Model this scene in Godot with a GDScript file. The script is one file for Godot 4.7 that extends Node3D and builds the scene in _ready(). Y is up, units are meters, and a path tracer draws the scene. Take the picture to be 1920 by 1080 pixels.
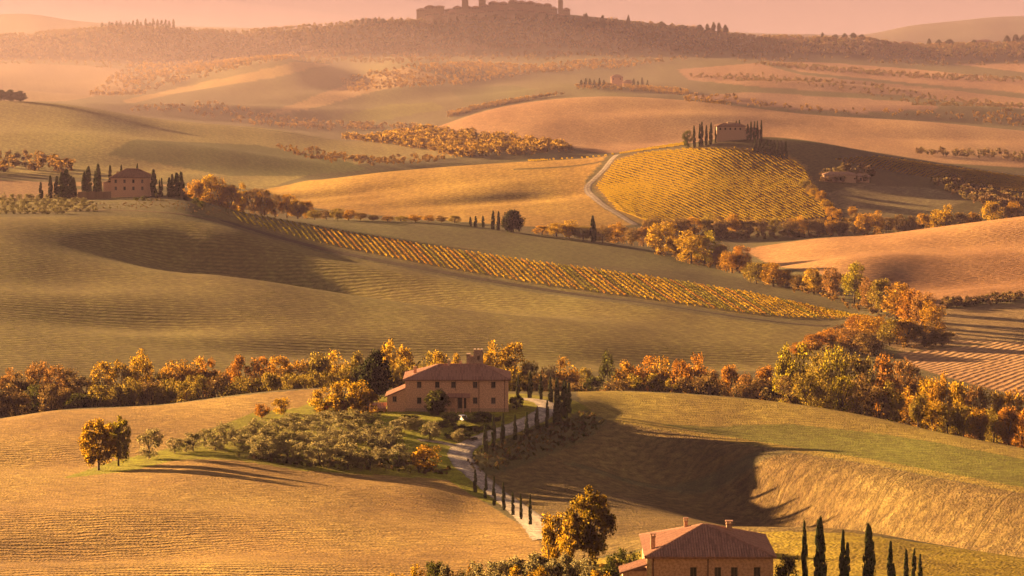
extends Node3D
# A valley of rolling farmland at golden hour: brick farmhouses, cypress drives, vineyards, autumn tree belts and a hilltop town in the haze.
# Metres, y up, north (into the picture) is -z. The land is lofted through surveyed ridge and valley lines.

# Ridge and valley lines of the land, near to far: each point is x, height, z.
const LINES := [
	[Vector3(-137.8, 81.37, -300), Vector3(-53.8, 82.51, -300), Vector3(0, 82.51, -300), Vector3(53.8, 82.51, -300), Vector3(136.7, 81.37, -300)],
	[Vector3(-174.4, 68.12, -380), Vector3(-98.9, 68.92, -390), Vector3(-70.7, 69.37, -395), Vector3(-33.9, 69.37, -395), Vector3(0, 70.12, -395), Vector3(27.2, 70.17, -394), Vector3(47.7, 71.75, -400), Vector3(68.9, 72.87, -385), Vector3(173, 68.12, -380)],
	[Vector3(-206.1, 62.39, -450), Vector3(-117.7, 62.11, -465), Vector3(-84, 62.05, -470), Vector3(-40.2, 61.34, -470), Vector3(-5.2, 61.16, -470), Vector3(16.4, 63.86, -465), Vector3(33, 68.45, -455), Vector3(41.4, 69.14, -455), Vector3(53.5, 69.77, -450), Vector3(64.6, 69.73, -440), Vector3(76.8, 69.53, -430), Vector3(191.2, 59.5, -420)],
	[Vector3(-247, 54.03, -540), Vector3(-131.5, 57.59, -520), Vector3(-91.9, 57.99, -515), Vector3(-62.6, 57.92, -510), Vector3(-34.9, 56.64, -522), Vector3(-21, 54.18, -538), Vector3(-6.1, 53.14, -545), Vector3(9, 54.92, -535), Vector3(19.1, 54.03, -540), Vector3(34.8, 53.5, -550), Vector3(48.3, 55.01, -530), Vector3(61.9, 56.41, -520), Vector3(74.2, 56.45, -505), Vector3(87.6, 56.64, -490), Vector3(213.8, 50.51, -470)],
	[Vector3(-283.2, 47.97, -620), Vector3(-151.5, 51.26, -600), Vector3(-105.2, 51.8, -590), Vector3(-78.4, 52.08, -595), Vector3(-52.8, 48.88, -618), Vector3(-42.5, 46.53, -636), Vector3(-31.4, 44.46, -651), Vector3(-22.3, 42.7, -668), Vector3(-15.2, 41, -681), Vector3(-7.7, 39.53, -691), Vector3(0, 38.09, -700), Vector3(18.9, 35.66, -728), Vector3(33, 33.04, -742), Vector3(50.1, 31.92, -730), Vector3(69.2, 32.56, -690), Vector3(83.4, 34.48, -650), Vector3(96.1, 36.65, -615), Vector3(105.4, 38.26, -590), Vector3(245.6, 38.75, -540)],
	[Vector3(-323.9, 42.48, -710), Vector3(-171.5, 45.75, -680), Vector3(-122, 44.72, -685), Vector3(-98.7, 44.67, -682), Vector3(-72.2, 44.49, -695), Vector3(-59.3, 43.71, -695), Vector3(-41, 42.66, -690), Vector3(-30.9, 42.3, -694), Vector3(-23.6, 41.19, -708), Vector3(-16.1, 40.39, -722), Vector3(-8.2, 40.22, -734), Vector3(0, 39.8, -748), Vector3(12.9, 39.59, -772), Vector3(28.2, 39.32, -800), Vector3(52.7, 39.15, -768), Vector3(72.5, 41.71, -724), Vector3(87.3, 43.65, -692), Vector3(98.2, 44.14, -670), Vector3(114.1, 45.28, -640), Vector3(272.4, 37.72, -600)],
	[Vector3(-346.5, 40.59, -760), Vector3(-187.8, 42.06, -745), Vector3(-131.7, 42.09, -740), Vector3(-107.7, 42.75, -745), Vector3(-78.3, 42.44, -755), Vector3(-58.3, 42.31, -768), Vector3(-37.8, 42.57, -785), Vector3(-17.7, 42.39, -795), Vector3(0, 42.5, -803), Vector3(15, 41.91, -812), Vector3(29.2, 38.58, -830), Vector3(54.8, 38.27, -800), Vector3(77.3, 39.59, -772), Vector3(93.3, 40.98, -740), Vector3(104.8, 41.99, -715), Vector3(122.5, 42.97, -688), Vector3(290.2, 38.67, -640)],
	[Vector3(-371.5, 35.72, -815), Vector3(-204.1, 36.42, -810), Vector3(-146.2, 36.28, -822), Vector3(-131.9, 37.61, -828), Vector3(-102, 38.38, -835), Vector3(-75.7, 39.76, -852), Vector3(-59, 39.91, -862), Vector3(-32.1, 39.31, -868), Vector3(0, 38.82, -868), Vector3(19.3, 38.57, -870), Vector3(51.2, 38.08, -865), Vector3(84.2, 38.23, -842), Vector3(104.2, 38.46, -815), Vector3(116.4, 39.05, -785), Vector3(133.8, 39.35, -752), Vector3(317, 38.74, -700)],
	[Vector3(-424, 16, -930), Vector3(-166.3, 17, -935), Vector3(-65, 18, -975), Vector3(0, 19, -975), Vector3(57.5, 18, -970), Vector3(94.5, 18, -945), Vector3(132, 20, -890), Vector3(153.1, 21, -860), Vector3(371.2, 23, -820)],
	[Vector3(-459.9, 18, -1010), Vector3(-181.2, 19, -1020), Vector3(-69.9, 19, -1050), Vector3(0, 19, -1050), Vector3(66.1, 18.5, -1050), Vector3(102.9, 18.5, -1030), Vector3(137, 19.5, -1000), Vector3(179.4, 21.58, -1010), Vector3(451.6, 20.98, -1000)],
	[Vector3(-553.8, 33.43, -1220), Vector3(-283.7, 30.04, -1220), Vector3(-219.7, 30.37, -1240), Vector3(-195.6, 30.35, -1262), Vector3(-174.1, 31.01, -1275), Vector3(-141.3, 29.62, -1255), Vector3(-102.3, 26.37, -1205), Vector3(-68.1, 24.81, -1190), Vector3(-35.6, 24.8, -1205), Vector3(8.9, 23.24, -1205), Vector3(74, 19.95, -1178), Vector3(116.8, 19.09, -1170), Vector3(161.6, 18.41, -1182), Vector3(212, 18.07, -1195), Vector3(541, 17.52, -1200)],
	[Vector3(-670.5, 41.44, -1480), Vector3(-347.9, 47.72, -1500), Vector3(-265, 49.38, -1500), Vector3(-209.8, 49.94, -1500), Vector3(-181.6, 49.17, -1495), Vector3(-147.6, 46.01, -1485), Vector3(-94.9, 36.65, -1430), Vector3(-41, 29.54, -1390), Vector3(9.9, 24.73, -1345), Vector3(57.9, 21.87, -1308), Vector3(103, 18.96, -1268), Vector3(138.5, 17.57, -1250), Vector3(176.2, 19.56, -1290), Vector3(204.3, 20.4, -1318), Vector3(239.1, 21.51, -1350), Vector3(629.9, 26.6, -1400)],
	[Vector3(-688.7, 35, -1520), Vector3(-357.1, 47.5, -1540), Vector3(-272.1, 49.2, -1540), Vector3(-208.2, 51.4, -1550), Vector3(-176.3, 50.4, -1545), Vector3(-151.6, 44.4, -1525), Vector3(-97, 34, -1462), Vector3(-41.8, 28, -1418), Vector3(10.1, 23.2, -1372), Vector3(59.1, 20.2, -1335), Vector3(105.1, 17.4, -1294), Vector3(141.2, 16.8, -1274), Vector3(179.2, 19.6, -1312), Vector3(243, 21.6, -1372), Vector3(638.7, 30, -1420)],
	[Vector3(-747.1, 38.1, -1650), Vector3(-380.2, 44.83, -1640), Vector3(-289.6, 49.66, -1640), Vector3(-272.3, 50.87, -1645), Vector3(-245.8, 51.18, -1650), Vector3(-200.3, 51.79, -1650), Vector3(-184, 51.48, -1640), Vector3(-170.7, 48, -1628), Vector3(-160.2, 46.03, -1612), Vector3(-104.1, 38.61, -1570), Vector3(-44.9, 32.17, -1522), Vector3(10.9, 27.33, -1482), Vector3(64.2, 23, -1450), Vector3(113.3, 19.46, -1396), Vector3(156, 16.04, -1320), Vector3(186.8, 18.53, -1368), Vector3(254.9, 22.54, -1440), Vector3(665.5, 30.5, -1480)],
	[Vector3(-815.2, 24, -1800), Vector3(-318.1, 26, -1800), Vector3(-218.7, 26, -1800), Vector3(-166.6, 28, -1775), Vector3(-119.2, 30.35, -1750), Vector3(-50.7, 31.45, -1720), Vector3(12.4, 26.77, -1680), Vector3(71.6, 21.89, -1620), Vector3(120.4, 16.68, -1555), Vector3(151.3, 20.25, -1520), Vector3(177.6, 22.92, -1505), Vector3(230, 23.47, -1560), Vector3(280.9, 25.6, -1588), Vector3(718.8, 35.59, -1600)],
	[Vector3(-860.1, 25, -1900), Vector3(-335.6, 26, -1900), Vector3(-230.8, 26, -1900), Vector3(-121.6, 24, -1835), Vector3(-19.9, 23, -1800), Vector3(45.4, 20.58, -1760), Vector3(76.9, 16.91, -1740), Vector3(107.9, 16.37, -1722), Vector3(138, 16.98, -1702), Vector3(176.4, 22.04, -1710), Vector3(213.1, 24.53, -1702), Vector3(250.4, 29.07, -1700), Vector3(298.6, 35.39, -1690), Vector3(758.5, 47.85, -1690)],
	[Vector3(-909.4, 31.47, -2010), Vector3(-354.9, 31.47, -2010), Vector3(-243.4, 30.29, -2005), Vector3(-127.2, 26.17, -1920), Vector3(-21.3, 25.84, -1925), Vector3(49, 23.95, -1900), Vector3(81.7, 19.42, -1850), Vector3(114.9, 16, -1835), Vector3(145.9, 15, -1800), Vector3(185.6, 15.5, -1800), Vector3(264.5, 17, -1795), Vector3(316.4, 22, -1790), Vector3(803.8, 32, -1790)],
	[Vector3(-940.7, 35.76, -2080), Vector3(-367.1, 34.23, -2080), Vector3(-251.2, 32.5, -2070), Vector3(-173.4, 29.87, -2050), Vector3(-97.8, 33.17, -2045), Vector3(-22.6, 35.26, -2048), Vector3(52.8, 35.15, -2050), Vector3(89.1, 37.2, -2020), Vector3(124.1, 39.16, -1985), Vector3(167.9, 40.98, -1985), Vector3(209.6, 37.74, -1965), Vector3(242, 32.33, -1935), Vector3(281.8, 30.02, -1915), Vector3(338.2, 30.02, -1915), Vector3(859.6, 30.72, -1915)],
	[Vector3(-972.1, 37.85, -2150), Vector3(-378.5, 36.93, -2145), Vector3(-259.6, 33.26, -2140), Vector3(-183.2, 27.32, -2120), Vector3(-142.3, 32.71, -2150), Vector3(-96.2, 38.69, -2180), Vector3(-44.5, 42.93, -2200), Vector3(8.1, 45.76, -2200), Vector3(68.1, 49.51, -2180), Vector3(94.8, 55.24, -2150), Vector3(128.8, 61.41, -2125), Vector3(159.2, 66.1, -2115), Vector3(186.4, 65.71, -2115), Vector3(217.5, 61.83, -2115), Vector3(248.6, 55.61, -2115), Vector3(311.6, 45.65, -2120), Vector3(375.9, 36.54, -2130), Vector3(956.4, 9.48, -2130)],
	[Vector3(-1043.8, 44.37, -2310), Vector3(-405.6, 40.6, -2300), Vector3(-279, 34.26, -2300), Vector3(-191.9, 28.67, -2270), Vector3(-111.4, 26, -2330), Vector3(8.6, 27, -2350), Vector3(72.8, 31, -2330), Vector3(172.5, 34, -2290), Vector3(268.2, 31, -2280), Vector3(404.1, 25, -2290), Vector3(1031.9, 20, -2300)],
	[Vector3(-1120.1, 50.25, -2480), Vector3(-433.6, 46.54, -2460), Vector3(-300.6, 42.97, -2480), Vector3(-160.1, 30, -2420), Vector3(-54, 33.46, -2450), Vector3(18.2, 36.59, -2480), Vector3(78.1, 38.43, -2500), Vector3(186.7, 42.97, -2480), Vector3(288, 39.31, -2450), Vector3(355.7, 33.11, -2420), Vector3(426.9, 29.55, -2420), Vector3(1085.4, 21.54, -2420)],
	[Vector3(-1196, 62.85, -2650), Vector3(-466.8, 59.94, -2650), Vector3(-393.9, 58.48, -2650), Vector3(-321.1, 48.28, -2650), Vector3(-226.4, 39.26, -2680), Vector3(-125.1, 32.11, -2620), Vector3(-57.3, 35.4, -2600), Vector3(19.8, 48.34, -2700), Vector3(85.8, 51.5, -2750), Vector3(204.7, 47.08, -2720), Vector3(317.2, 42.89, -2700), Vector3(389.3, 39.52, -2650), Vector3(462, 33.56, -2620), Vector3(1165.5, 26.33, -2600)],
	[Vector3(-1263.3, 68.18, -2800), Vector3(-595.6, 75.87, -2800), Vector3(-492.9, 72.28, -2800), Vector3(-441.6, 69.72, -2800), Vector3(-339.1, 54.33, -2800), Vector3(-238.1, 44.85, -2820), Vector3(-133.7, 34.81, -2800), Vector3(-85.2, 43.47, -2900), Vector3(-33, 59.04, -3000), Vector3(60.5, 73.87, -3000), Vector3(176, 69.47, -3000), Vector3(240.5, 62.37, -2980), Vector3(292.2, 56.77, -2950), Vector3(393.8, 50.38, -2900), Vector3(502.2, 41.64, -2850), Vector3(1254.5, 32.24, -2800)],
	[Vector3(-1467, 40, -3250), Vector3(-572.5, 40, -3250), Vector3(-393.6, 36, -3250), Vector3(-270.2, 29, -3200), Vector3(-150.4, 22, -3150), Vector3(-35.5, 36, -3220), Vector3(66, 52, -3270), Vector3(191.9, 49, -3270), Vector3(319.1, 40, -3220), Vector3(430.5, 36, -3170), Vector3(549.8, 30, -3120), Vector3(1388.7, 25, -3100)],
	[Vector3(-1578.8, 57.33, -3500), Vector3(-616.2, 54.13, -3500), Vector3(-429.7, 46.26, -3550), Vector3(-303.8, 40.84, -3600), Vector3(-169.3, 35.86, -3550), Vector3(-39.6, 50.73, -3600), Vector3(72.6, 62.59, -3600), Vector3(211.2, 58.64, -3600), Vector3(290.4, 55.34, -3600), Vector3(351.6, 48.86, -3550), Vector3(475.1, 43.87, -3500), Vector3(616.3, 43.87, -3500), Vector3(1566.6, 41.31, -3500)],
	[Vector3(-1803.2, 69.71, -4000), Vector3(-703.7, 68.24, -4000), Vector3(-557.2, 58.73, -4000), Vector3(-447.1, 69.71, -4000), Vector3(-296.7, 92.38, -4050), Vector3(-234.6, 69.71, -4000), Vector3(-150.2, 84.18, -4100), Vector3(-44, 69.71, -4000), Vector3(80.6, 69.71, -4000), Vector3(234.6, 66.05, -4000), Vector3(395.9, 66.05, -4000), Vector3(542.6, 58, -4000), Vector3(704, 53.61, -4000), Vector3(1789.2, 55.07, -4000)],
	[Vector3(-2139.8, 91.1, -4750), Vector3(-840.4, 88.98, -4780), Vector3(-579, 85.35, -4790), Vector3(-316.4, 90.48, -4800), Vector3(-53.4, 95.06, -4860), Vector3(124.6, 95.06, -4860), Vector3(300.7, 93.63, -4830), Vector3(474.7, 90.48, -4800), Vector3(647.8, 83.74, -4780), Vector3(840.5, 82, -4780), Vector3(2122.7, 85.03, -4750)],
	[Vector3(-2228.7, 118.42, -4950), Vector3(-1141.4, 122.94, -4950), Vector3(-878.4, 126.31, -5000), Vector3(-768.5, 131.78, -5000), Vector3(-677, 137.25, -5000), Vector3(-576.3, 138.16, -5000), Vector3(-484.9, 128.13, -5000), Vector3(-402.5, 132.69, -5000), Vector3(-330.6, 139.94, -5020), Vector3(-240.2, 150, -5050), Vector3(-158.6, 153.72, -5100), Vector3(-83.9, 161.15, -5100), Vector3(0, 164.86, -5100), Vector3(93.3, 162.07, -5100), Vector3(177.2, 151.86, -5100), Vector3(223, 146.3, -5080), Vector3(305.5, 137.09, -5060), Vector3(369.6, 129.76, -5050), Vector3(423.5, 119.75, -5030), Vector3(477.8, 117.06, -5020), Vector3(550.2, 118.95, -5010), Vector3(604, 117.19, -5000), Vector3(677.3, 106.25, -5000), Vector3(732.2, 109.9, -5000), Vector3(814.6, 111.72, -5000), Vector3(878.6, 113.55, -5000), Vector3(2210.6, 118.42, -4950)],
	[Vector3(-2613.6, 60, -5800), Vector3(0, 80, -5800), Vector3(2592.4, 60, -5800)],
	[Vector3(-4047.8, 199.16, -9000), Vector3(-2238, 190.97, -9000), Vector3(-1580.1, 171.31, -9000), Vector3(-1481.3, 172.95, -9000), Vector3(-1382.8, 154.92, -9000), Vector3(-1169, 140.16, -9000), Vector3(-757.4, 131.96, -9000), Vector3(-98.8, 130.32, -9000), Vector3(559.9, 115.56, -9000), Vector3(889.3, 112.28, -9000), Vector3(1119.9, 115.56, -9000), Vector3(1218.4, 138.52, -9000), Vector3(1366.4, 151.64, -9000), Vector3(1465, 161.47, -9000), Vector3(1580.2, 164.75, -9000), Vector3(4015.5, 182.78, -9000)],
	[Vector3(-4954.7, 30, -11000), Vector3(0, 30, -11000), Vector3(4914.5, 30, -11000)],
]
# Swells and hollows: x, z, half length, half width, bearing of the long axis, height.
const SWELLS := [[-192.9, -1250, 60, 35, 0, 3], [-66.4, -1130, 60, 25, -0.14, -3.5], [76.1, -1120, 60, 30, 0, -3.5], [74, -1060, 80, 30, 0, 2], [-74.2, -2020, 90, 22, 0.611, -4], [-41.2, -2040, 90, 20, 0.611, 3], [-3.7, -1990, 80, 22, 0.611, -3], [-119.9, -2040, 70, 22, 0.611, -3], [206.6, -1520, 90, 35, 0.209, 3.5], [216.9, -1440, 80, 30, 0.209, -3.5], [264.8, -1620, 80, 30, 0.175, -2.5], [-82.7, -500, 40, 22, 0.262, -2.5], [-52.7, -455, 40, 20, 0.262, 1.5], [-83.3, -560, 50, 20, 0, 1.2], [-119.6, -700, 30, 25, 0, -2], [149.2, -2800, 130, 60, 0.349, 6], [180.1, -2650, 110, 60, 0.349, -6], [297.6, -2700, 120, 70, 0.262, 6], [384.7, -2720, 90, 60, 0.262, -7], [247.2, -3450, 150, 90, 0.175, 9], [397.4, -3380, 150, 90, 0.175, 9], [555.8, -3400, 150, 90, 0.175, 9], [386.8, -3900, 200, 120, 0.087, 10], [595, -4100, 200, 120, 0.087, -12], [-347.2, -3500, 200, 60, 0.349, 9], [-210.7, -3700, 200, 80, 0.524, 10], [-508.6, -3900, 250, 100, 0.175, -9], [-6.6, -3600, 250, 100, 0.175, 6], [-394.9, -2500, 120, 60, -0.175, 5], [-240, -2420, 150, 60, -0.175, 5], [-323.9, -2320, 100, 50, -0.175, -5], [-59.1, -1340, 120, 36, -0.663, -10], [-135.8, -1395, 100, 40, -0.384, -7], [-146.5, -1190, 45, 24, -0.175, -3], [63.2, -688, 70, 22, -1.187, -4.5], [-24.1, -690, 30, 22, 0, -1.2], [-146.6, -1425, 50, 38, -0.698, -5], [-100.7, -1370, 50, 36, -0.611, -3]]
# Ripples of the ground: wave numbers in x and depth, phase, height.
const RIPPLES := [[0.021, 0.013, 0.4, 0.35], [-0.017, 0.026, 1.9, 0.3], [0.043, -0.031, 3.1, 0.16], [0.058, 0.049, 5.2, 0.12], [0.009, -0.0075, 2.2, 0.5]]
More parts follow.
